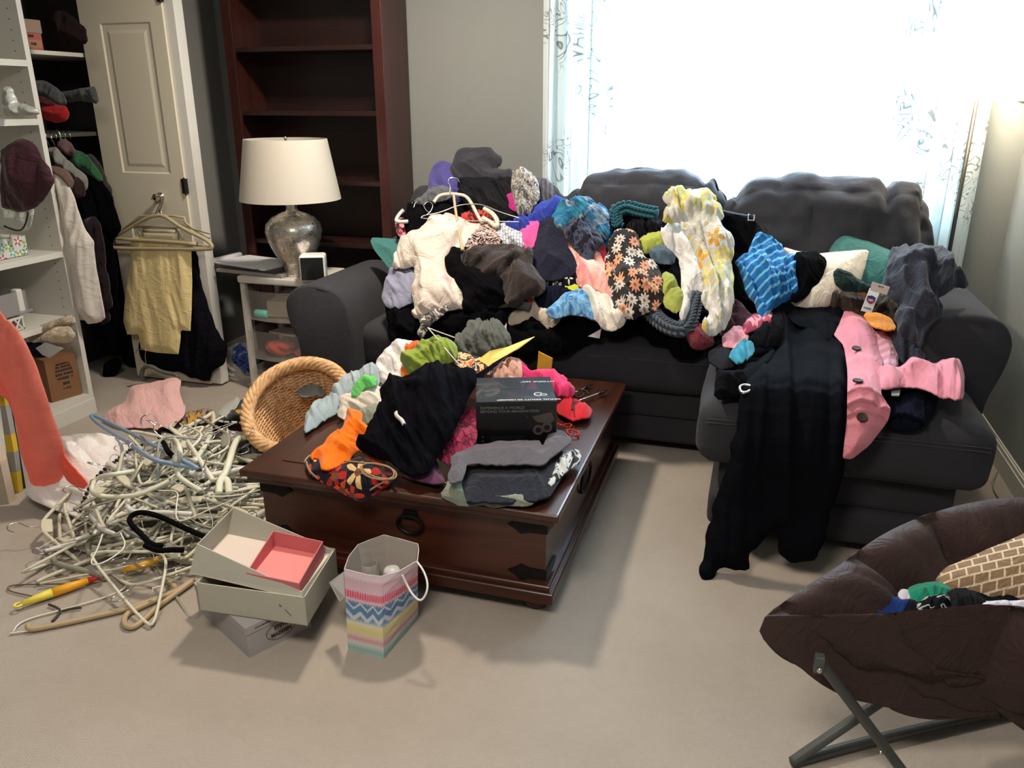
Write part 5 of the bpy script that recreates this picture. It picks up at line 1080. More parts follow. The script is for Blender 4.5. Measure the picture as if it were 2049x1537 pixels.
# white dashes of printed lettering on the maroon shirt, as raised print
JJ=bpy.data.objects['maroon_text_shirt']
pt=on(JP,fpx((720,455),(800,470),(900,475),(1010,480),(1110,490),(1200,520)),.088)
MB().tube([pt[0],pt[0].lerp(pt[1],.7)],.004,5).tube([pt[1],pt[1].lerp(pt[2],.6)],.004,5).tube([pt[2],pt[2].lerp(pt[3],.75)],.0045,5).tube([pt[3],pt[3].lerp(pt[4],.8)],.0045,5).tube([pt[4],pt[5]],.0035,5).build('printed_band',plain('print_white_cloth',(190,190,184),.8),JJ)
# ------------------------------------------------------------------ hangers in the heap
def hanger_lines(w=.40,h=.155):
    # closed rounded triangle lying in the XY plane, hook upward in +Y
    P=[(-w/2,0),(w/2,0),(w/2+.004,.022),(w*.30,h*.55),(w*.09,h*.95),(0,h),(-w*.09,h*.95),(-w*.30,h*.55),(-w/2-.004,.022)]
    body=smooth3([(a,b,0) for a,b in P],2,True)
    hk=[(0,h-.004),(0,h+.03),(.006,h+.045),(.024,h+.058),(.030,h+.078),(.014,h+.098),(-.010,h+.096),(-.022,h+.078)]
    return body,smooth3([(a,b,0) for a,b in hk],2)
def proto(kind):
    me={}
    if kind=='tubular':
        b,h=hanger_lines(); x=MB().tube(b,.0048,7,closed=True); y=MB().tube(h,.0018,6)
        for s in (-1,1): x.tube([(s*.10,.095,0),(s*.085,.075,0),(s*.10,.068,0)],.003,5)
    elif kind=='wire':
        b,h=hanger_lines(.41,.12); x=MB().tube(b,.0012,5,closed=True); y=MB().tube([(0,.116,0),(.002,.125,.001),(-.002,.135,-.001)]+list(h[4:]),.0014,5)
    elif kind=='flat':
        b,h=hanger_lines(.43,.13); x=MB(); x.tube([p for p in b if p.y>.012],[.0062]*sum(p.y>.012 for p in b),7,closed=False); x.box((-.205,-.003,-.003),(.205,.005,.003),.002); x.box((-.035,.098,-.005),(.035,.132,.005),.006); y=MB().tube(h,.0019,6)
    elif kind=='contour':
        x=MB(); P=smooth3([(-.215,.0,.010),(-.17,.045,.004),(-.09,.088,0),(-.03,.118,0),(0,.124,0),(.03,.118,0),(.09,.088,0),(.17,.045,.004),(.215,.0,.010)],2); n=len(P)
        x.tube(P,[.005+.008*math.sin(PI*i/(n-1)) for i in range(n)],8); _,h=hanger_lines(.43,.126); y=MB().tube(h,.002,6)
    a=bpy.data.meshes.new('hanger_body'); bmesh.ops.recalc_face_normals(x.bm,faces=x.bm.faces); x.bm.to_mesh(a); x.bm.free()
    c=bpy.data.meshes.new('hanger_hook'); bmesh.ops.recalc_face_normals(y.bm,faces=y.bm.faces); y.bm.to_mesh(c); y.bm.free()
    for m in (a,c): m.polygons.foreach_set('use_smooth',[True]*len(m.polygons))
    return a,c
HK={k:proto(k) for k in ('tubular','wire','flat','contour')}
hm={}
def hanger(kind,mat,loc,rot,label,group=None,name=None,hook=None):
    key=(kind,mat.name)
    if key not in hm:
        a,c=HK[kind][0].copy(),HK[kind][1].copy(); a.materials.append(mat); c.materials.append(hook or M_hook); hm[key]=(a,c)
    r=empty(name or 'clothes_hanger',label,'hanger',loc,0,group); r.rotation_euler=rot
    for nm,me in zip(('hanger_body','hanger_hook'),hm[key]):
        o=bpy.data.objects.new(nm,me); COL.objects.link(o); o.parent=r
    return r
M_ivory=plain('ivory_plastic',(212,209,190),.42); M_ivory2=plain('aged_ivory',(202,197,174),.45); M_greyp=plain('grey_hanger_plastic',(140,138,124),.5); M_clearp=plain('smoky_clear_plastic',(150,152,146),.2,spec=.6)
M_velv=fabric('black_velvet',(14,14,15),obj=True); M_bluep=plain('blue_plastic',(128,150,176),.4); M_wirew=plain('white_coated_wire',(216,212,198),.4)
rnd=random.Random(11)
MH=[(-2.02,2.24,.20,.16),(-1.78,2.05,.16,.08)]
def heapH(x,y): return .18*math.exp(-((x+1.96)**2/(2*.20**2)+(y-2.24)**2/(2*.24**2)))+.07*math.exp(-((x+1.72)**2+(y-2.0)**2)/(2*.14**2))
kinds=[('tubular',M_ivory,'ivory tubular plastic hanger in the heap on the carpet','ivory tubular hangers in the heap'),('flat',M_ivory2,'aged cream moulded plastic hanger in the heap on the carpet','cream moulded hangers in the heap'),('wire',M_wirew,'thin white wire hanger in the heap on the carpet','white wire hangers in the heap'),('contour',M_whitep,'white contoured plastic hanger in the heap on the carpet','white contoured hangers in the heap'),('flat',M_greyp,'grey plastic hanger in the heap on the carpet','grey hangers in the heap'),('tubular',M_clearp,'smoky clear plastic hanger in the heap on the carpet','clear plastic hangers in the heap')]
wts=[24,20,17,14,12,9]
for i in range(112):
    k=rnd.choices(kinds,wts)[0]
    for _ in range(50):
        if i<86: x=rnd.gauss(-1.93,.15); y=rnd.gauss(2.14,.19)
        else: x=rnd.gauss(-1.74,.16); y=rnd.gauss(1.92,.13)
        # keep clear of the trunk, the shoe boxes and the bag
        if x<-1.47-.0 and y>1.55 and y<2.42 and not (x>-1.62 and y<1.75) and x>-2.5 and not (x<-2.22 and y>1.98): break
    a=rnd.uniform(0,2*PI); z=.008+heapH(x,y)*rnd.uniform(.15,1)
    tx=rnd.gauss(0,.16 if i<86 else .06); ty=rnd.gauss(0,.16 if i<86 else .06)
    if i%9==0: tx+=rnd.choice((-.7,.6))
    cxx=x-(.06)*-math.sin(a)*-1; 
    # hold the body's middle at (x,y)
    px_,py_=x+.06*math.sin(a),y-.06*math.cos(a)
    reach=.21*abs(math.cos(a))+.03
    if px_+reach>-1.42: px_=-1.42-reach
    if i>=86: px_=max(px_,-2.05)
    elif py_<1.92: px_=max(px_,-2.10)
    else: px_=max(px_,-2.34+reach*.95+max(0,(py_-2.2)*.25))
    if px_+reach>-1.42: tx+=.5; px_=-1.42-.8*reach
    hanger(k[0],k[1],(px_,py_,z+.02*abs(tx)*4),(tx,ty,a),k[2],k[3])
# ones that stand out, traced where they lie
HS=Prof([(.3,0.0),(4,0.0)],.0,[(-2.02,2.24,.21,.17),(-1.72,2.0,.14,.07)])
def trace(name,label,lines,mat,lift,r,cat='hanger',surf=HS,n=8,closed=()): return wire(name,label,cat,lines,surf,mat,lift,r,2,None,None,n,closed)
trace('black_velvet_hanger','thick black velvet hanger looped in front of the heap',[k1((1260,905),(1180,870),(1100,835),(1000,785),(900,755),(840,755),(795,785),(800,825),(870,890),(930,955),(1000,960)),k1((890,955),(960,990),(1040,985),(1130,985))],M_velv,0.130,.0085)
trace('black_velvet_hanger','small curled black hanger hook rising behind the heap',[k1((1150,470),(1080,420),(1030,380),(1010,330),(975,290),(980,245),(1015,240),(1050,260),(1110,265))],M_velv,0.130,.009)
trace('blue_hanger','pale blue plastic hanger pointing at the pink trousers',[k1((1230,490),(1100,420),(960,350),(800,265),(640,185),(560,150),(565,180),(680,260),(800,330),(930,430),(1060,455),(1200,480))],M_bluep,0.170,.0075,closed=(0,))
trace('grey_hanger','thick grey hanger at the left front of the heap',[k1((760,920),(600,930),(430,940),(350,980),(320,1040),(345,1070),(480,1105),(640,1145)),],M_greyp,0.025,.0095)
trace('cream_hanger','cream hanger arching near the wicker basket',[k1((1510,293),(1460,300),(1435,350),(1410,440),(1385,520),(1350,560),(1345,640)),k1((1345,560),(1400,545),(1410,640))],plain('cream_pale',(214,212,190),.4),0.140,.012)
trace('ivory_hanger','large ivory triangular hanger standing at the back of the heap',[k1((1085,500),(1075,400),(1060,300),(1090,270),(1200,200),(1280,165),(1310,130),(1318,190),(1290,300),(1200,440)),k1((1060,290),(1110,350),(1105,450),(1085,520),(1130,560),(1230,620)),k1((1130,280),(1220,420),(1310,560))],M_ivory,0.155,.0085)
trace('white_hanger','white curved hanger over the beaded bag',[k1((1040,560),(960,600),(850,650),(700,660),(590,650),(555,620),(590,540),(700,520),(820,500))],plain('cream_pale',(214,212,190),.4),0.145,.0075)
trace('white_hanger','white hanger lying flat in the middle of the heap',[k1((1180,765),(1000,755),(850,755),(790,740),(780,680),(820,650),(920,610),(1010,590))],M_whitep,0.125,.0085)
trace('tan_hanger','long tan hanger at the very front of the heap',[k1((1190,1165),(1090,1240),(950,1290),(780,1350),(560,1400),(380,1440),(230,1470),(180,1475),(170,1450)),k1((1180,1180),(1060,1270),(960,1340),(880,1420),(820,1465),(770,1455),(760,1410),(790,1370),(900,1320),(1060,1250),(1080,1210),(1040,1185))],plain('tan_hanger_plastic',(176,156,122),.5),0.010,.0085)
trace('wire_hanger','bent wire hanger at the far left of the heap',[k1((440,1195),(240,1195),(80,1200),(40,1215),(60,1240),(200,1270),(300,1290))],plain('brown_wire',(112,96,80),.4),0.006,.0022)
trace('wire_hanger','long pale wire hanger along the front edge of the heap',[k1((80,1490),(110,1440),(200,1400),(400,1350),(640,1280),(760,1230),(775,1200)),k1((60,1500),(200,1480),(420,1440))],M_wirew,0.006,.0028)
trace('grey_hanger','grey hanger angled under the black velvet one',[k1((820,570),(790,620),(740,740),(650,830),(560,910),(530,980),(560,1020),(640,1010),(680,970))],M_greyp,0.030,.008)
trace('dark_hook','dark bent hook at the front left of the heap',[k1((300,1320),(340,1335),(380,1360),(320,1425)),k1((380,1360),(440,1345),(500,1340))],plain('dark_wire',(60,52,46),.4),0.008,.0035)
for i,(l,ls) in enumerate((('silver hook standing over the beaded bag',k1((870,215),(865,185),(880,160),(910,150),(918,150))),('curled silver hook above the heap',k1((880,380),(900,320),(870,280),(830,290),(820,330),(850,350))),('silver hook beside the ivory hanger',k1((1240,520),(1255,460),(1290,400),(1300,350),(1270,325),(1250,335))),('long pale wire crossing the middle of the heap',k1((1675,590),(1500,650),(1280,660),(1290,640))),('pale wire running from the heap to the shoe boxes',k1((1430,680),(1300,730),(1150,800),(1080,810),(1085,700),(1100,620),(975,620))),('thin pale wire over the left of the heap',k1((630,890),(600,980),(550,1070),(600,1080),(700,1030),(780,960),(740,880))))):
    trace('hanger_hook',l,[ls],M_hook if i<3 else M_wirew,.19 if i<3 else .15,.0024,n=6)
# yellow orange red tapered stick
ts=empty('tapered_toy_stick','yellow, orange and red tapered plastic stick with a ring at its end, among the hangers','toy',tuple(at_z(35,1212,.012)))
q=[at_z(*p,.02) for p in k1((135,1315),(320,1250),(540,1175),(640,1145))]
MB().tube([q[0],q[0].lerp(q[1],.6),q[1]],[.008,.012,.014],14).build('yellow_grip',plain('toy_yellow',(232,214,84),.45),ts,True)
MB().tube([q[1],q[1].lerp(q[2],.5),q[2]],[.014,.0135,.0095],14).build('orange_section',plain('toy_orange',(236,168,34),.45),ts,True)
MB().tube([q[2],q[3]],[.0095,.006],14).build('red_tip',plain('toy_red',(190,44,40),.45),ts,True)
rc=q[0]+(q[0]-q[1]).normalized()*.010; MB().tube([rc+Vector((.010*math.cos(a),.010*math.sin(a),0)) for a in [2*PI*k/20 for k in range(20)]],.0035,8,closed=True).build('end_ring',plain('toy_yellow',(232,214,84),.45),ts,True)
r2=[at_z(*p,.045) for p in k1((750,1110),(860,1085),(930,1060),(1040,1020))]
o=MB().tube(r2,[.007,.011,.011,.008],12).build('orange_toy_stick',plain('toy_orange2',(214,160,50),.45),None,True); tag(o,'second orange and yellow plastic stick half buried in the hangers','toy')
# ------------------------------------------------------------------ shoe boxes
M_card=plain('grey_cardboard',(176,174,160),.75,var=.03); M_card2=plain('white_grey_card',(168,164,164),.7); M_in=plain('card_inside',(150,140,132),.85); M_pink=plain('pink_card',(196,112,116),.8); M_floorc=plain('card_floor',(215,200,190),.85)
C0=at_z(499,1317,0); dl=(at_z(402,1226,0)-C0); dl.z=0; Ll=.30; dl.normalize(); dr=Vector((-dl.y,dl.x,0))*-1
if dr.x<0: dr=-dr
lb=empty('shoe_box','closed pale grey shoe box with an oval maker\'s mark, at the bottom of the stack','box',tuple(C0),math.atan2(dr.y,dr.x))
def LB(a,b,c): return C0+dr*a+dl*b+Vector((0,0,c))
MB().hexa([LB(0,0,0),LB(.19,0,0),LB(.19,.30,0),LB(0,.30,0),LB(0,0,.088),LB(.19,0,.088),LB(.19,.30,.088),LB(0,.30,.088)]).build('box_body',M_card2,lb)
MB().hexa([LB(-.002,-.002,.072),LB(.192,-.002,.072),LB(.192,.302,.072),LB(-.002,.302,.072),LB(-.002,-.002,.095),LB(.192,-.002,.095),LB(.192,.302,.095),LB(-.002,.302,.095)]).build('box_lid',M_card2,lb)
M_ink=plain('dark_ink',(46,42,42),.7)
mk=frame(LB(.098,-.0026,.044),dr,(0,0,1))
mb=MB(); mb.tube([mk@Vector((.045*math.cos(a),.026*math.sin(a),0)) for a in [2*PI*k/40 for k in range(40)]],.0008,4,closed=True); mb.build('oval_outline',plain('grey_ink',(96,90,92),.7),lb)
text('lettering','STEVE',mk@Matrix.Translation((0,.010,0)),.015,M_ink,lb,bold=True); text('lettering','MADDEN',mk@Matrix.Translation((0,-.010,0)),.015,M_ink,lb,bold=True)
text('lettering','www.stevemadden.com',frame(LB(.062,-.0026,.084),dr,(0,0,1)),.008,M_ink,lb)
# middle open box, with the tray sunk in it
def quadbox(base,top,t=.003):
    return base,top
Bz=.096
b0=at_z(402,1222,Bz); b1=at_z(615,1253,Bz); b2=at_z(676,1150,Bz); b3=b0+(b2-b1)
Ht=.088
mbx=empty('shoe_box','open pale grey shoe box in the middle of the stack','box',tuple(b0),0)
def wallbox(pts,h,tops=None,t=.003,parent=None,mat=None,inmat=None,name='box_wall',fl='box_floor'):
    P=[Vector(p) for p in pts]; T=[Vector(q) for q in tops] if tops else [p+Vector((0,0,h)) for p in P]; n=4
    c=sum(P,Vector())/4
    for i in range(4):
        a,b=P[i],P[(i+1)%4]; A,B=T[i],T[(i+1)%4]; nrm=(b-a).cross(Vector((0,0,1))).normalized()
        if nrm.dot(c-a)<0: nrm=-nrm
        mb=MB().hexa([a,b,b+nrm*t,a+nrm*t,A,B,B+nrm*t,A+nrm*t]); o=mb.build(name,mat,parent)
    up=Vector((0,0,.002)); MB().hexa([P[0],P[1],P[2],P[3]]+[p+up for p in P]).build(fl,inmat or mat,parent)
wallbox([b0,b1,b2,b3],Ht,parent=mbx,mat=M_card,inmat=M_in)
mb=MB(); f=frame(b0.lerp(b1,.80)+Vector((0,-.0015,.044)),(b1-b0),(0,0,1))
mb.tube([f@Vector((-.012,.012,0)),f@Vector((-.006,.007,0))],.0012,4); mb.tube([f@Vector((.003,.0,0)),f@Vector((.020,-.018,0))],.0008,4); mb.build('scuff_mark',plain('scuff',(90,86,70),.8),mbx)
# upper tray: left end lifted
tl=at_z(394,1089,.262); tbl=at_z(467,1015,.262); 
t0=at_z(379,1147,.19); t1=b1+Vector((-.014,.010,.072)); t2=b2+Vector((-.012,-.008,.072)); t3=t0+(tbl-tl)
T=[tl,at_z(604,1185,.183),at_z(668,1100,.183),tbl]
tr=empty('box_tray','open grey box resting tilted inside the middle shoe box','box',tuple(t0),0)
wallbox([t0,t1,t2,t3],0,T,parent=tr,mat=M_card,inmat=M_floorc)
# flap of the tray at its left end
# pink tray inside
pz=.150; n_=(t1-t0).normalized()
def LP(u,v,w): # inside tray space
    a=t0.lerp(t1,u); b=t3.lerp(t2,u); return a.lerp(b,v)+Vector((0,0,w+.006))
p_=[LP(.50,.07,0),LP(.965,.07,0),LP(.965,.90,0),LP(.50,.90,0)]
T_=[p+Vector((0,0,h)) for p,h in zip(p_,(.026,.030,.046,.050))]
pk=empty('pink_box_liner','pink cardboard liner box lying inside the top grey box','box',tuple(p_[0]),0)
wallbox(p_,0,T_,t=.003,parent=pk,mat=M_pink,inmat=plain('pink_card_lit',(240,140,138),.8),name='liner_wall',fl='liner_floor')  # light and shade painted in: lit pink floor, shaded pink walls
# ------------------------------------------------------------------ gift bag
A0,B0,C1,D0=at_z(697,1300,0),at_z(768,1319,0),at_z(836,1238,0),None
D0=A0+(C1-B0)
top=[at_z(689,1138,.235),at_z(735,1150,.232),at_z(762,1153,.230),at_z(798,1143,.232),at_z(835,1122,.236),at_z(838,1100,.24),at_z(836,1088,.242),at_z(800,1078,.246),at_z(768,1070,.248),at_z(735,1082,.244),at_z(716,1090,.242),at_z(698,1113,.238)]
bot=[A0,A0.lerp(B0,.5),B0,B0.lerp(C1,.5),C1,C1.lerp(D0,.1),C1.lerp(D0,.25),C1.lerp(D0,.6),C1.lerp(D0,.85),D0,D0.lerp(A0,.35),D0.lerp(A0,.7)]
def ikat():
    nt=newmat('ikat_paper'); b=nt.n('ShaderNodeBsdfPrincipled'); tc=nt.n('ShaderNodeTexCoord'); sp=nt.n('ShaderNodeSeparateXYZ'); nt.l(tc.outputs['UV'],sp.inputs[0])
    u,v=sp.outputs[0],sp.outputs[1]
    tri=lambda f,a: math_(nt,'MULTIPLY',math_(nt,'PINGPONG',math_(nt,'MULTIPLY',u,f),.5),a)
    n=noise(nt,tc.outputs['UV'],60,2); nn=math_(nt,'MULTIPLY',math_(nt,'SUBTRACT',n,.5),.03)
    vv=math_(nt,'ADD',math_(nt,'ADD',v,nn),tri(34,.030))
    v2=math_(nt,'ADD',math_(nt,'ADD',v,nn),tri(9,.16))
    c=ramp(nt,vv,[(0,(176,192,190)),(.06,(140,182,180)),(.13,(205,208,200)),(.18,(206,150,165)),(.24,(220,200,180)),(.30,(214,206,130)),(.38,(222,214,190)),(.42,(130,165,190)),(.47,(84,130,172)),(.62,(90,128,170)),(.66,(222,190,200)),(.69,(214,52,92)),(.755,(220,70,105)),(.775,(215,180,195)),(.90,(205,160,180)),(.94,(222,206,214)),(1,(214,196,205))])
    z=ramp(nt,v2,[(.46,(0,0,0)),(.475,(1,1,1)),(.52,(1,1,1)),(.535,(0,0,0)),(.60,(0,0,0)),(.612,(1,1,1)),(.63,(1,1,1)),(.64,(0,0,0))])
    msk=math_(nt,'MULTIPLY',math_(nt,'GREATER_THAN',v,.40),math_(nt,'LESS_THAN',v,.63)); c=mix(nt,math_(nt,'MULTIPLY',math_(nt,'MULTIPLY',z,msk),.8),c,(214,214,220))
    st=nt.n('ShaderNodeTexWave',bands_direction='X'); st.inputs['Scale'].default_value=17; nt.l(tc.outputs['UV'],st.inputs[0])
    c=mix(nt,math_(nt,'MULTIPLY',math_(nt,'MULTIPLY',st.outputs[1],math_(nt,'GREATER_THAN',v,.64)),.45),c,(226,206,214))
    nt.l(c,b.inputs['Base Color']); b.inputs['Roughness'].default_value=.5; nt.l(b.outputs[0],nt.out.inputs[0]); return nt.m
gb_=empty('gift_bag','paper gift bag with pink, blue and yellow ikat print, holding small jars','bag',tuple(A0))
V=[];F=[];UV=[];N_=12;R_=8
for r in range(R_+1):
    t=r/R_
    for i in range(N_+1):
        p=bot[i%N_].lerp(top[i%N_],t); V.append(p); UV.append((i/N_*1.9,t))
def idx(r,i): return r*(N_+1)+i
F=[(idx(r,i),idx(r,i+1),idx(r+1,i+1),idx(r+1,i)) for r in range(R_) for i in range(N_)]
me=bpy.data.meshes.new('bag_body'); Mi=inv(gb_); me.from_pydata([Mi@p for p in V],[],F); ul=me.uv_layers.new(name='UVMap')
for l in me.loops: ul.data[l.index].uv=UV[l.vertex_index]
o=link('bag_body',me,[ikat(),plain('bag_inside',(176,168,160),.7)],gb_); m=o.modifiers.new('s','SOLIDIFY'); m.thickness=.0018; m.offset=0; m.material_offset=1
MB().hexa([bot[0],bot[2],bot[4],bot[9]]+[p+Vector((0,0,.003)) for p in (bot[0],bot[2],bot[4],bot[9])]).build('bag_bottom',plain('bag_inside',(176,168,160),.7),gb_)
hp=[at_z(*p,.232) for p in k4((1690,620),(1700,690),(1740,760))]
H1=[at_z(*k4(p)[0],.225) if 0 else None for p in ()]
hz=[(1665,625,.232),(1700,700,.205),(1740,770,.19),(1790,815,.18),(1820,800,.185),(1850,740,.205),(1850,670,.22),(1820,590,.235),(1775,530,.24)]
MB().tube(smooth3([at_z(*k4((a,b))[0],z) for a,b,z in hz],2),[.0035]*0 or .003,6).build('ribbon_handle',plain('ribbon_white',(226,224,226),.5),gb_,True)
ct=[at_z(*k4(p)[0],z) for p,z in (((1128,680),.16),((1235,600),.22),((1245,790),.14),((1205,822),.10))]
quad('gift_tag',ct,plain('tag_white',(.75,.75,.76),.6),gb_)
jA=at_z(738,1125,.185); jB=at_z(784,1138,.185)
gj=empty('glass_jar','clear glass jar with a gold rimmed lid inside the gift bag','jar',(jA.x,jA.y,.01))
MB().lathe([(.025,0),(.027,.01),(.027,.15),(.022,.165),(.022,.172),(.024,.172),(.024,.163),(.029,.15),(.029,.01),(.026,0)],(jA.x,jA.y,.01),24,False,False).build('jar_body',clear_mat('jar_glass',(.6,.6,.58),.3),gj,True)
MB().lathe([(.012,.10),(.014,.13),(.006,.14)],(jA.x,jA.y,.01),16).build('gold_stopper',plain('gold',(.75,.55,.2),.25,1),gj,True)
tag(MB().lathe([(.022,0),(.024,.01),(.024,.165),(.020,.175)],(jB.x,jB.y,.01),24).build('white_jar',plain('white_lid',(190,188,186),.4),None,True),'white lidded jar inside the gift bag','jar')
# ------------------------------------------------------------------ coral garment, striped boards at the left edge
cv=Vert(2.02,0)
cg=g('coral_jacket','bright coral garment hanging into view at the left edge','clothing',[(-30,600),(0,640),(20,655),(45,690),(66,735),(85,790),(100,840),(115,880),(124,915),(121,935),(118,960),(95,982),(70,987),(52,968),(30,905),(22,850),(5,800),(-30,780)],cv,fabric('coral_satin',(255,152,136),rough=.55,wr=.25,trans=.5),.0,.04,.010,.12,1.35,8,res=60,grow=0)
g('drawstring','','',[(110,890),(122,900),(135,930),(172,968),(165,976),(140,962),(118,935)],cv,fabric('coral_satin2',(255,96,74)),.01,.008,.002,.08,parent=cg,sm=1)
bd=empty('striped_board','grey and yellow striped board leaning at the left edge behind the coral garment','board',tuple(at_y(30,1010,2.05)))
P=[(-20,760),(0,760),(12,840),(30,940),(42,1005),(28,1016),(18,975),(0,905),(-20,850)]
def pz(p,y=2.06): return at_y(p[0],p[1],y)
stripe=[(760,(206,176,50)),(812,(150,150,144)),(870,(206,176,50)),(905,(150,150,144)),(945,(206,176,50)),(985,(170,164,150)),(1018,(170,164,150))]
def edge(y,l): 
    pts=[(-40,640),(0,812),(18,945),(30,1016)] if l else [(-10,640),(5,780),(28,905),(41,1010)]
    for (xa_,ya_),(xb_,yb_) in zip(pts,pts[1:]):
        if ya_<=y<=yb_ : return xa_+(xb_-xa_)*(y-ya_)/(yb_-ya_)
    return pts[-1][0]
for (ya_,c),(yb_,_) in zip(stripe,stripe[1:]):
    quad('stripe_panel',[pz((edge(ya_,1),ya_)),pz((edge(ya_,0),ya_)),pz((edge(yb_,0),yb_)),pz((edge(yb_,1),yb_))],plain('stripe_'+str(c[0]),c,.8),bd,.02)
tag(quad('black_white_strip',[pz(p,2.09) for p in ((5,770),(12,775),(50,1000),(38,985))],fabric('bw_dash',(40,36,36),p_stripes((30,26,28),(225,190,180),4,.5,PI/2,0)),None,.012),'narrow black and pink dashed strip beside the striped board','strip')
tag(quad('white_board',[pz(p,1.98) for p in ((-30,850),(0,925),(24,1035),(4,1052),(-30,1075))],plain('board_white',(190,176,156),.6),None,.03),'cream board with a rounded end at the lower left edge','board')
# ================================================================== CLOTHES ON THE DOOR
F_dress=fabric('midnight_cloth',(18,18,24))
dd=g('dark_dress','long dark navy dress hanging behind the yellow trousers on the closet door','dress',L2((800,300),(980,290),(1190,305),(1200,430),(1240,620),(1310,800),(1362,920),(1358,1010),(1290,1060),(1270,1108),(1100,1072),(900,1022),(860,980),(850,820),(790,820),(790,500)),Vert(3.295),F_dress,.0,.03,.014,.09,1.45,9)
g('dark_trousers','dark trousers hanging against the closet opening left of the yellow ones','trousers',L2((700,310),(820,305),(800,560),(780,760),(800,830),(860,900),(870,1010),(760,1010),(700,820),(690,560)),Vert(3.42),F_dress,.0,.03,.014,.09,1.45,9)
yt=g('yellow_trousers','pale yellow folded trousers over a hanger on the closet door','trousers',L2((812,238),(900,235),(1000,242),(1162,262),(1166,500),(1164,690),(1158,803),(1100,795),(1096,860),(1090,942),(960,932),(872,915),(856,822),(786,822),(764,742),(780,560),(808,380)),Vert(3.235),fabric('butter_yellow',(252,226,166),wr=.3),.0,.014,.004,.09,1.5,9,sm=0,res=60)
hv=Vert(3.225)
M_h2=plain('cream_hanger_plastic',(176,166,134),.45)
wire('trouser_hanger','cream wide hanger carrying the yellow trousers','hanger',[L2((690,262),(705,230),(770,190),(850,140),(900,112),(960,95),(1010,98),(1070,140),(1150,190),(1230,225),(1290,262),(1310,290),(1290,305),(1000,300),(720,300),(690,290)),L2((695,235),(800,245),(1000,255),(1210,272)),L2((880,190),(1080,195))],hv,M_h2,.012,.0095,1,closed=(0,))
wire('clip_hanger','second cream hanger behind the yellow trousers','hanger',[L2((720,215),(850,110),(860,98),(1135,98),(1140,150),(1290,235)),L2((870,180),(880,230)),L2((1090,180),(1130,240)),L2((700,275),(1290,280))],Vert(3.255),M_h2,.01,.0065,1)
wire('wire_hanger','brown wire hanger looped on the door knob','hanger',[L2((705,225),(800,150),(900,100),(960,85),(985,60),(1000,20),(1003,-10),(985,-22),(950,-22),(930,-5)),L2((960,90),(1000,95),(1150,170),(1290,210))],Vert(3.24),plain('brown_wire',(112,96,80),.4),.01,.003,2)
wire('silver_hanger','silver hook of the trouser hanger on the door knob','hanger',[L2((950,110),(965,70),(985,30),(995,5),(990,-15)),L2((985,100),(985,60),(1000,95))],hv,M_hook,.006,.004)
# ================================================================== CLOSET
cu=empty('closet_shelf_unit','white closet shelf unit with adjustable shelves','shelf unit',(-3.2,2.5,0))
MX=-2.95
MB().box((-3.51,1.75,0),(-3.50,2.82,2.3)).build('back_panel',M_white,cu)
for z in (.10,.475,.775,1.335,1.565+.0,2.1):
    MB().box((-3.50,1.75,z-.025),(MX,2.81,z),.001).build('shelf',M_white,cu)
MB().box((-3.0,1.75,0),(MX+.005,2.835,.075),.002).build('kick_board',M_white,cu)
mb=MB().box((-3.50,2.81,0),(MX,2.835,2.3))
mb.bm.faces.ensure_lookup_table(); nf_=len(mb.bm.faces)
for k in range(46):
    for x in (-3.0,-3.42): mb.box((x-.0025,2.8085,.2+k*.04-.0025),(x+.0025,2.8095,.2+k*.04+.0025))
mb.bm.faces.index_update()
for f in mb.bm.faces: f.material_index=int(f.index>=nf_)
mb.build('side_panel',[M_white,plain('pin_hole',(.10,.10,.09),.8)],cu)
# second bay: shelf and rail
sb=empty('closet_rail_bay','dark recess of the closet with a rail and high shelves','shelf unit',(-3.3,3.1,0))
for z in (1.265,1.62): MB().box((-3.55,2.84,z-.018),(-3.135,3.58,z),.001).build('shelf',M_white if z>1.5 else plain('grey_laminate',(70,70,68),.6),sb)
MB().tube([(-3.28,2.84,1.09),(-3.28,3.58,1.09)],.012,12).build('rail',M_chrome,sb,True)
def vg(name,label,cat,poly,y,mat,**k):
    d_=dict(lift=.0,th=.03,fold=.014,wl=.07,ang=1.4,st=8); d_.update(k); return drape(name,label,cat,poly,Vert(y),mat,**d_)
vg('white_dress_shirt','white long shirt hanging nearest the side panel in the closet','shirt',q1((560,570),(640,590),(770,700),(830,800),(900,1000),(1000,1270),(1080,1400),(1110,1450),(1110,1537))+q2((790,60),(820,280),(900,690),(850,735),(750,750),(720,715),(640,715),(600,650),(560,300),(530,0)),2.86,fabric('white_shirting',(214,208,200),wr=.3),th=.04,fold=.011,wl=.06,st=14,grow=0)
vg('plaid_shirt','dark red plaid shirt hanging behind the white one in the closet','shirt',q1((1000,1180),(1110,1150),(1160,1200),(1220,1500))+q2((870,100),(920,400),(960,580),(900,620),(930,700),(880,745),(840,500),(800,300),(760,50)),2.94,fabric('dark_plaid',(70,26,34),p_grid((74,24,32),(30,16,24),9,.25)))
vg('black_dress','black dress hanging in the closet','dress',q1((860,740),(1000,760),(1080,880),(1150,1180),(1000,1200),(900,1000))+q2((780,0),(700,0)),3.0,F_black2)
vg('black_coat','long black coat filling the back of the closet rail','coat',q1((1040,620),(1200,680),(1330,900),(1400,1150),(1440,1290),(1360,1400),(1350,1537))+q2((980,100),(1000,500),(1000,700),(960,900),(800,850),(780,720),(920,700),(960,560),(900,300),(860,100))+q1((1160,1250),(1080,900)),3.1,F_black2,fold=.01)
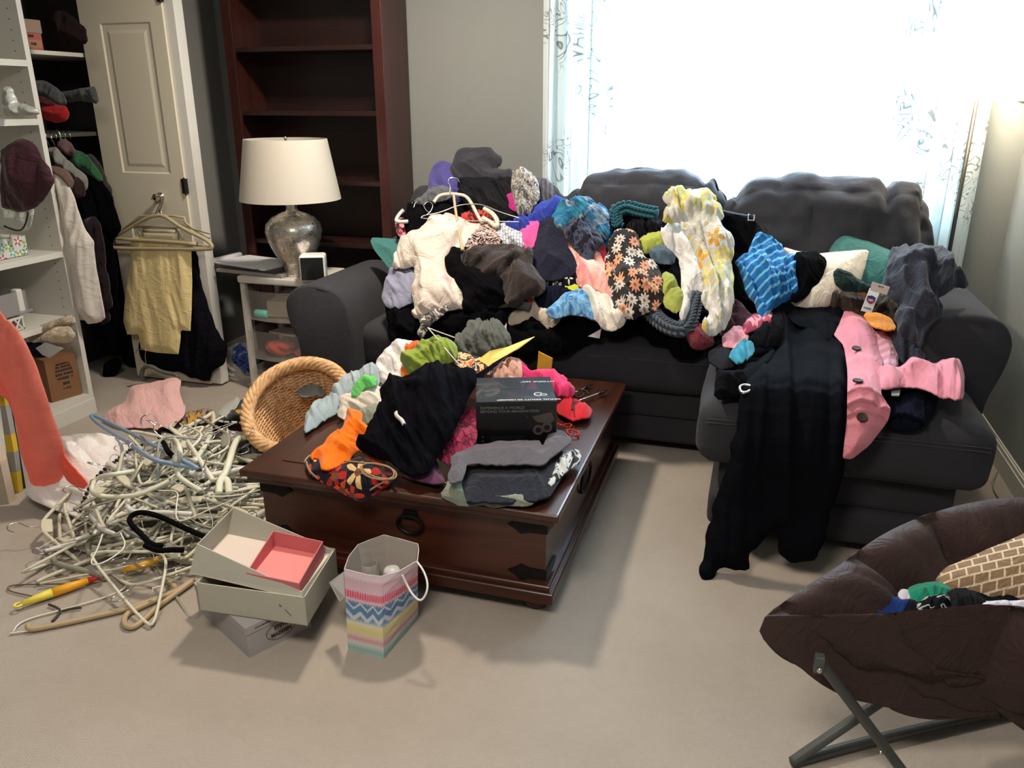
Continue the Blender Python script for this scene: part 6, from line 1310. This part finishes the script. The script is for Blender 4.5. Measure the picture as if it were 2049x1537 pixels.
vg('grey_striped_shirt','grey shirt shoulder on the closet rail','shirt',q1((590,300),(640,300),(760,440),(860,510),(960,590),(1020,680),(1040,780),(1010,800),(960,690),(860,600),(760,540),(660,440)),2.92,fabric('pale_grey_shirt',(120,120,116)),th=.02)
vg('brown_jacket','dark brown jacket shoulder on the closet rail','jacket',q1((580,450),(640,430),(760,520),(880,620),(960,720),(990,860),(900,900),(860,780),(800,680),(700,600),(590,540)),2.90,fabric('closet_brown',(48,32,30)),th=.02)
vg('taupe_shirt','taupe shirt sleeve on the closet rail','shirt',q1((575,520),(680,540),(780,590),(850,670),(885,760),(870,810),(800,720),(720,640),(600,580)),2.88,fabric('taupe_cloth',(104,84,76)),th=.02)
vg('green_jacket','green garment shoulder on the closet rail','jacket',q1((880,340),(960,360),(1060,440),(1120,520),(1200,650),(1210,700),(1120,640),(1020,560),(900,500),(820,430)),3.06,fabric('closet_green',(44,88,58)),th=.02)
vg('mauve_shirt','dusty mauve garment at the top of the closet rail','shirt',q1((690,230),(750,195),(810,230),(880,330),(850,370),(760,330),(700,290)),3.0,fabric('closet_mauve',(96,74,76)),th=.02)
vg('grey_jacket','dim grey garment at the right end of the closet rail','jacket',q1((1000,400),(1080,390),(1180,500),(1240,640),(1330,800),(1360,940),(1280,820),(1180,660),(1080,540)),3.2,fabric('closet_grey',(52,52,50)),th=.02)
for i,(a,b) in enumerate(((520,100),(590,125),(650,110),(760,100),(820,100))):
    c=at_y(*q1((a,b))[0],2.9+.06*i); tag(MB().tube([c+Vector((.018*math.cos(t),0,.018*math.sin(t)-.012)) for t in [-.6+3.9*k/12 for k in range(13)]]+[c+Vector((0,0,-.05))],.0022,6).build('hanger_hook',M_hook,None,True),['first','second','third','fourth','fifth'][i]+' silver hanger hook from the left on the closet rail','hanger')
wire('wire_hook','long thin hanger hook above the mauve garment on the rail','hanger',[q1((745,190),(742,130),(720,80),(695,62))],Vert(3.0),M_hook,.0,.003)
# things on the high shelves
sh=empty('shoe_box','salmon pink shoe box with a pale lid on the high closet shelf','box',(-3.30,2.93,1.62)); 
fx_=-3.15; ya_,yb_=2.965,3.105
MB().box((fx_-.30,ya_,1.622),(fx_,yb_,1.70),.002).build('box_body',plain('salmon_card',(170,92,84),.7),sh)
MB().box((fx_-.304,ya_-.004,1.69),(fx_+.004,yb_+.004,1.745),.002).build('box_lid',plain('pale_lid',(150,130,118),.7),sh)
MB().box((fx_,ya_+.06,1.630),(fx_+.0015,yb_-.008,1.662)).build('size_label',plain('tan_label',(170,120,96),.7),sh)
smudges('label_print',frame((fx_+.002,yb_-.05,1.645),(0,1,0),(0,0,1)),.03,.014,M_ink,sh,2)
MB().box((fx_,ya_+.068,1.672),(fx_+.0015,ya_+.096,1.682)).build('printed_mark',M_ink,sh)
vg('dark_bag','dark crumpled bag beside the shoe box on the high shelf','bag',q1((540,-1300),)if 0 else L1((265,90),(330,70),(420,120),(480,170),(490,255),(380,262),(270,262)),3.0,fabric('dark_maroon_bag',(36,26,28)),th=.08)
vg('red_baseball_hat','red cap on the closet shelf under the grey ones','hat',CR(0,0,.16265,((400,1240),(520,1250),(640,1300),(760,1310),(790,1400),(760,1480),(640,1510),(560,1470),(440,1450))),2.96,fabric('cap_red',(168,26,34)),th=.06,fold=.006)
vg('grey_baseball_hat','grey cap lying on the red one on the closet shelf','hat',CR(0,0,.16265,((380,1000),(480,1000),(620,1080),(720,1170),(760,1270),(660,1290),(520,1230),(400,1150))),2.98,fabric('cap_grey',(70,74,76)),th=.05,fold=.01)
vg('charcoal_sweater','charcoal folded sweater at the right of the closet shelf','sweater',CR(0,0,.16265,((700,1140),(860,1120),(1000,1090),(1110,1070),(1140,1260),(1060,1230),(900,1210),(780,1240))),3.05,fabric('sweater_charcoal',(64,68,68)),th=.06)
vg('dark_red_hat','dark red cap band above the bright red one on the shelf','hat',CR(0,0,.16265,((400,1190),(520,1220),(640,1280),(600,1310),(480,1300),(410,1270))),2.95,fabric('cap_dark',(84,30,36)),th=.03,fold=.003)
# unit contents
vg('crumpled_bag','crumpled pale grey plastic on the upper shelf of the closet unit','bag',CR(0,0,.16265,((-40,1080),(40,1110),(70,1200),(100,1280),(220,1300),(330,1330),(380,1350),(385,1400),(200,1400),(-40,1430))),2.66,clear_mat('grey_poly',(.5,.53,.5),.85),th=.06,fold=.03,wl=.05)
vg('maroon_bag','maroon fabric bag hanging in the closet unit','bag',CR(0,250,.16265,((-40,290),(80,230),(170,190),(260,240),(380,350),(440,480),(540,620),(560,700),(520,820),(430,930),(330,1000),(170,1050),(50,1040),(-40,1020))),2.62,fabric('maroon_leather',(58,26,36),rough=.6),th=.07,fold=.02,wl=.09)
vg('white_pouch','white pouch with black piping under the maroon bag','bag',CR(0,250,.16265,((-40,1050),(60,1060),(170,1050),(330,1010),(350,1080),(320,1220),(270,1300),(150,1280),(60,1240),(-40,1290))),2.64,fabric('white_pouch_cloth',(196,200,192)),th=.05,fold=.01)
wire('pouch_piping','black curved piping on the white pouch','cord',[CR(0,250,.16265,((345,1080),(320,1210),(270,1295),(200,1300),(120,1275),(50,1245)))],Vert(2.64),M_dark,.055,.0035)
ft=at_y(0,500,2.62)
bx_=empty('floral_box','box with teal floral print on the middle shelf of the closet unit','box',(-3.15,2.5,.775))
MB().box((-3.24,2.22,.777),(-3.02,2.70,.86),.004).build('box_body',fabric('floral_tin',(190,200,190),p_flower((196,200,190),[(60,130,130),(130,150,60),(170,80,100),(90,160,150)],(230,220,200),22,.5,5,depth=.5),obj=True),bx_)
# wire and plastic trays
for nm,lab,z0,z1,o1 in (('acrylic_tray','clear acrylic tray on the lower shelf of the closet unit',.545,.64,clear_mat('acrylic',(.4,.38,.38),.5)),('lattice_crate','white lattice plastic crate on the lower shelf of the closet unit',.478,.535,M_white)):
    e=empty(nm,lab,'tray',(-3.1,2.45,z0)); mb=MB()
    x0_,x1_,y0_,y1_=-3.3,-2.99,2.05,2.62 if nm[0]=='a' else 2.58
    if nm[0]=='a': mb.box((x0_,y0_,z0),(x1_,y1_,z0+.015),.003).box((x0_,y1_-.006,z0),(x1_,y1_,z1)).box((x1_-.006,y0_,z0),(x1_,y1_,z1)).box((x1_-.02,y0_,z0-.0),(x1_+.01,y1_+.01,z0+.012),.003); mb.build('tray_body',o1,e); MB().box((x1_-.03,y1_-.05,z0),(x1_+.004,y1_-.02,z1+.01),.008).build('corner_post',M_white,e)
    else:
        mb.box((x0_,y0_,z0),(x1_,y1_,z0+.006)).box((x1_-.006,y0_,z1-.010),(x1_+.004,y1_,z1),.002)
        for k in range(12):
            y=y0_+.03+k*(y1_-y0_-.06)/11
            mb.tube([(x1_,y-.02,z0),(x1_,y+.02,z1)],.004,6).tube([(x1_,y+.02,z0),(x1_,y-.02,z1)],.004,6)
        mb.box((x0_,y1_-.006,z0),(x1_,y1_,z1)); mb.build('crate_body',o1,e)
# box and towels on the bottom shelf
M_box=plain('brown_cardboard',(124,88,58),.85)
q0=at_x(105,789,-3.02); q0.z=.10; q1_=Vector((-2.98,2.80,.10)); q0=Vector((-3.02,2.665,.10))
cb=empty('cardboard_box','brown cardboard box with black printing on the bottom of the closet unit','box',tuple(q0))
xa2=(q1_-q0); xa2.z=0; Lb=xa2.length; xa2.normalize(); ya2=Vector((-xa2.y,xa2.x,0))
def CB(a,b,c): return q0+xa2*a+ya2*b+Vector((0,0,c+.001))
MB().hexa([CB(0,0,0),CB(Lb,0,0),CB(Lb,.2,0),CB(0,.2,0),CB(0,0,.20),CB(Lb,0,.20),CB(Lb,.2,.20),CB(0,.2,.20)]).build('carton',M_box,cb)
fm=lambda a,c:frame(CB(a,-.0015,c),xa2,(0,0,1))
for n_,(a_,c_,w_,z_) in enumerate(((.55,.168,.062,.008),(.55,.154,.070,.010),(.55,.138,.078,.013),(.55,.119,.080,.013),(.55,.100,.070,.012),(.56,.074,.030,.014),(.56,.050,.036,.008))): smudges('printed_text',fm(Lb*a_,c_),w_,z_,M_ink,cb,n_+20,.12)
vg('cream_towel','rolled cream towel on top of the cardboard box','towel',q2((210,830),(260,790),(400,750),(580,680),(590,740),(440,800),(330,850),(250,890)),2.66,fabric('cream_terry',(178,164,140),wr=.9),th=.05)
vg('ivory_towel','ivory towel folded over the front of the cardboard box','towel',q2((260,900),(380,840),(460,790),(560,790),(610,850),(590,890),(470,915),(340,890),(270,915)),2.63,fabric('ivory_terry',(198,184,160),wr=.9),th=.05)
vg('blue_book','white and blue paperback leaning on the cardboard box','book',q2((325,955),(400,915),(540,960),(430,1025),(380,1000)),2.60,plain('book_cover',(190,190,190),.5),th=.01,fold=0,sm=0)
vg('navy_folded_cloth','dark navy cloth beside the cardboard box','clothing',q2((190,920),(330,915),(330,960),(420,1020),(280,1030),(220,960)),2.63,F_navy,th=.04)
vg('cable_tangle','tangle of dark straps on the closet floor','strap',q2((900,1100),(1000,1050),(1040,1100),(980,1200),(920,1250),(890,1200)),3.3,F_black2,th=.02)
# ================================================================== CHAIR
M_pad=fabric('brown_quilt',(66,50,48),rough=.6,sheen=.05,wr=.35,obj=True); M_tube=plain('grey_tube',(86,90,88),.45,.3)
chr_=empty('folding_dish_chair','brown quilted folding dish chair on grey tube legs','chair',(.62,1.6,0))
def rim_(px,py,z): return at_z(px,py,z)
rimpts=[rim_(1528,1237,.425),rim_(1532,1233,.425),rim_(1600,1180,.44),rim_(1690,1125,.455),rim_(1760,1070,.47),rim_(1850,1030,.49),rim_(1950,1002,.505),rim_(2060,992,.52),Vector((.86,1.93,.53)),Vector((.98,1.78,.50)),Vector((.985,1.5,.46)),Vector((.90,1.30,.43)),rim_(2090,1210,.425),rim_(1960,1214,.42),rim_(1850,1222,.415),rim_(1740,1228,.41),rim_(1640,1240,.415)]
rl=smooth3(rimpts,4,True); NA=len(rl)
cen=Vector((.62,1.66,.185))
bmq=bmesh.new(); NRAD=34; rows=[]
def ridge(x): return abs(math.sin(x))**.6
cum=[0]
for i in range(NA): cum.append(cum[-1]+(rl[(i+1)%NA]-rl[i]).length)
for side in (0,1):
    rr=[]
    for k in range(NRAD+1):
        t=k/NRAD; ring=[]
        for i,p in enumerate(rl):
            d_=p-cen; r=t; pos=cen+Vector((d_.x*r,d_.y*r,d_.z*(r**2.4)))
            s=cum[i]/.15
            q_=.075*(ridge(s*PI*.5+.5*math.sin(t*5+cum[i]*4))**.8-.7)*(.25+.75*t)+.016*(ridge(t*PI*2.6+.8*math.sin(cum[i]*9))-.5)+.010*(ridge(cum[i]*31+t*9)-.5)
            n=Vector((-d_.x,-d_.y,.0)).normalized()*t+Vector((0,0,1))*(1.15-t*.55); n.normalize()
            edge_=math.sqrt(max(0,1-max(0,(t-.80)/.20)**2)) if t>.80 else 1
            off=(.045*edge_+q_*(.3+.7*edge_)) if side==0 else -(.040*edge_+q_*.8*edge_)
            ring.append(bmq.verts.new(pos+n*off))
        rr.append(ring)
    rows.append(rr)
for side in (0,1):
    for A,B in zip(rows[side][1:],rows[side][2:]):
        for i in range(NA): bmq.faces.new((A[i],A[(i+1)%NA],B[(i+1)%NA],B[i]))
    c_=rows[side][1]; bmq.faces.new(c_)
    for v in rows[side][0]: bmq.verts.remove(v)
for i in range(NA): bmq.faces.new((rows[0][-1][i],rows[0][-1][(i+1)%NA],rows[1][-1][(i+1)%NA],rows[1][-1][i]))
mbq=MB(); mbq.bm.free(); mbq.bm=bmq; pad=mbq.build('quilted_seat',M_pad,chr_,True)
# tube frame
j0=at_z(1640,1322,.345); f0=at_z(1585,1525,.014)
fA=Vector((.42,1.575,.014)); fb=at_z(2049,1412,.014)
def tb(name,pts,r=.0115): return MB().tube(smooth3(pts,2),r,12).build(name,M_tube,chr_,True)
legA=tb('leg',[j0,j0.lerp(at_z(1800,1535,.02),.5),at_z(1800,1535,.02),at_z(1850,1600,.016)])
lb1=at_z(1800,1378,.20); tb('leg',[lb1,f0.lerp(lb1,.5),f0])
tb('floor_bar',[f0,at_z(1740,1482,.016),at_z(1900,1445,.016),fb,fb+(fb-f0).normalized()*.3])
tb('leg',[Vector((.86,1.92,.38)),fb+(fb-f0).normalized()*.12])
tb('leg',[Vector((.93,1.34,.30)),Vector((.80,1.25,.02)),Vector((.72,1.22,.014))])
tb('floor_bar',[at_z(1850,1600,.016),Vector((.80,1.25,.014))])
MB().box(j0+Vector((-.011,-.016,-.022)),j0+Vector((.009,.006,.016)),.004).build('joint_bracket',M_tube,chr_)
MB().sphere(j0+Vector((0,-.020,-.008)),.006).sphere(at_z(1763,1508,.03),.006).build('rivet',M_chrome,chr_,True)
MB().tube([at_z(2025,1418,.020),at_z(2060,1410,.020)],.0145,12).build('tube_sleeve',plain('sleeve_grey',(60,62,60),.5),chr_,True)
# cushion and socks in the chair
def lattice(nt,uv):
    mp=nt.n('ShaderNodeMapping'); mp.inputs['Rotation'].default_value=(0,0,.12); nt.l(uv,mp.inputs[0]); sp=nt.n('ShaderNodeSeparateXYZ'); nt.l(mp.outputs[0],sp.inputs[0])
    sk=math_(nt,'ADD',sp.outputs[1],math_(nt,'MULTIPLY',sp.outputs[0],-.32))
    cx=nt.n('ShaderNodeCombineXYZ'); nt.l(math_(nt,'ADD',sp.outputs[0],math_(nt,'MULTIPLY',sp.outputs[1],.18)),cx.inputs[0]); nt.l(sk,cx.inputs[1])
    t=nt.n('ShaderNodeTexBrick'); t.offset=.5; t.inputs['Scale'].default_value=1; t.inputs['Brick Width'].default_value=.040; t.inputs['Row Height'].default_value=.026; t.inputs['Mortar Size'].default_value=.0026; t.inputs['Mortar Smooth'].default_value=0
    t.inputs['Color1'].default_value=t.inputs['Color2'].default_value=lin((150,122,94)); t.inputs['Mortar'].default_value=lin((228,208,178)); nt.l(cx.outputs[0],t.inputs[0])
    cx2=nt.n('ShaderNodeCombineXYZ'); nt.l(math_(nt,'ADD',sp.outputs[0],.012),cx2.inputs[0]); nt.l(math_(nt,'ADD',sp.outputs[1],.0105),cx2.inputs[1])
    return t.outputs[0]
ccs=Prof([(.5,.30),(1.60,.31),(1.75,.40),(1.95,.52),(4,1.5)],.0)
g('lattice_cushion','tan cushion with cream lattice print in the dish chair','cushion',k7((1012,560),(1020,490),(1060,445),(1180,395),(1290,345),(1400,300),(1500,255),(1640,230),(1640,700),(1460,650),(1300,640),(1100,610)),ccs,fabric('lattice_print',(150,122,94),lattice),.0,.06,.002,.2,ew=.07)
scs=Prof([(.5,.345),(1.50,.352),(1.75,.39),(4,.6)],.0)
def k7c(*p): return k7(*[(a,min(b,684)) for a,b in p])
g('blue_sock','blue and black knitted sock at the left of the dish chair','sock',k7c((528,650),(545,600),(600,592),(650,612),(700,592),(790,592),(880,620),(960,660),(992,700),(960,730),(800,730),(640,735),(560,700)),scs,fabric('blue_knit',(28,56,120),p_blotch([(28,56,124),(16,22,38),(32,64,138),(20,26,42)],7,.5,1)),.0,.035,.010,.05)
g('green_sock','emerald green sock behind the black ones in the dish chair','sock',k7c((838,580),(870,545),(940,527),(1020,530),(1080,565),(1060,600),(960,610),(880,625),(845,605)),scs,fabric('emerald',(30,140,112)),.015,.035,.008,.05)
g('black_striped_sock','black sock with pale zigzag trim in the dish chair','sock',k7c((900,640),(960,600),(1060,590),(1100,640),(1090,700),(1000,720),(940,680)),scs,fabric('zigzag_knit',(20,22,26),p_blotch([(20,22,26),(22,24,28),(170,172,170),(20,22,26)],18,1,1,'CONSTANT',.3,.66,(1,3,1))),.02,.035,.008,.04)
g('black_sock','black folded sock in front of the lattice cushion','sock',k7c((1060,590),(1110,560),(1200,575),(1280,640),(1290,690),(1140,715),(1080,690)),scs,fabric('dark_grey_sock',(32,32,34)),.02,.035,.008,.05)
g('black_knit_glove','black knitted glove at the right edge of the dish chair','glove',k7c((1210,580),(1300,610),(1390,600),(1440,620),(1520,640),(1520,690),(1300,690)),scs,fabric('black_rib',(20,20,24)),.01,.03,.008,.05)
g('white_sock','white sock with a dark mark at the right edge of the dish chair','sock',k7((1238,668),(1250,648),(1340,640),(1480,640),(1520,645),(1520,668),(1300,672)),scs,fabric('white_sock_cloth',(214,210,222)),.035,.02,.004,.06)
g('white_sock_toe','small white sock toe beside the green sock','sock',k7c((800,600),(815,580),(840,585),(860,610),(820,620)),scs,fabric('white_sock_cloth',(214,210,222)),.02,.02,.004,.06)
# cable along the right wall
pc=[at_z(*p,.006) for p in ((1995,945),(1985,965),(1992,990),(2010,1005),(2049,1015))]
tag(MB().tube(smooth3(pc,3),.0035,8).build('power_cable',plain('cable_white',(150,146,136),.5),None,True),'thin pale power cable on the carpet by the right wall','cable')
# ================================================================== LIGHT
w=bpy.data.worlds.new('sky'); scene.world=w; w.use_nodes=True; wn=w.node_tree; wn.nodes.clear()
bg=wn.nodes.new('ShaderNodeBackground'); bg.inputs[0].default_value=(.80,.93,1,1); bg.inputs[1].default_value=5.0; wo=wn.nodes.new('ShaderNodeOutputWorld'); wn.links.new(bg.outputs[0],wo.inputs[0])
# daylight through the window
al=bpy.data.lights.new('window_daylight','AREA'); al.shape='RECTANGLE'; al.size=1.7; al.size_y=1.25; al.energy=95; al.color=(.66,.83,1)
ao=bpy.data.objects.new('window_daylight',al); COL.objects.link(ao); ao.location=(-.06,4.30,1.5); ao.rotation_euler=(-PI/2,0,0)
# ceiling fixture
cl=empty('overhead_light','round white flush ceiling light','light',(-1.30,2.80,2.42))
MB().lathe([(.17,-.03),(.17,0)],(-1.30,2.80,2.42),32).build('light_base',M_trim,cl,True,40)
pl=bpy.data.lights.new('ceiling_bulb','AREA'); pl.shape='DISK'; pl.size=.22; pl.energy=50; pl.color=(1,.86,.70)
po=bpy.data.objects.new('ceiling_bulb',pl); COL.objects.link(po); po.location=(-1.30,2.80,2.375)
# lamp bulb in the shade
b2_=bpy.data.lights.new('floor_lamp_bulb','POINT'); b2_.energy=24; b2_.color=(1,.86,.66); b2_.shadow_soft_size=.04
bo=bpy.data.objects.new('floor_lamp_bulb',b2_); COL.objects.link(bo); bo.location=(fx,fy-.06,1.53)
# added fill light overhead, brightens the side near the viewer
cl2=empty('overhead_light','added fill light on a round white base, overhead nearer the viewer','light',(-.6,.2,2.42))
MB().lathe([(.17,-.03),(.17,0)],(-.6,.2,2.42),32).build('light_base',M_trim,cl2,True,40)
p2=bpy.data.lights.new('fill_light_near','AREA'); p2.shape='DISK'; p2.size=.7; p2.energy=44; p2.color=(1,.89,.77)
po2=bpy.data.objects.new('fill_light_near',p2); COL.objects.link(po2); po2.location=(-.6,.2,2.37)
vs_=scene.view_settings; scene.display_settings.display_device='sRGB'; vs_.view_transform='Standard'; vs_.look='None'; vs_.gamma=1; vs_.use_curve_mapping=False; vs_.exposure=0.0
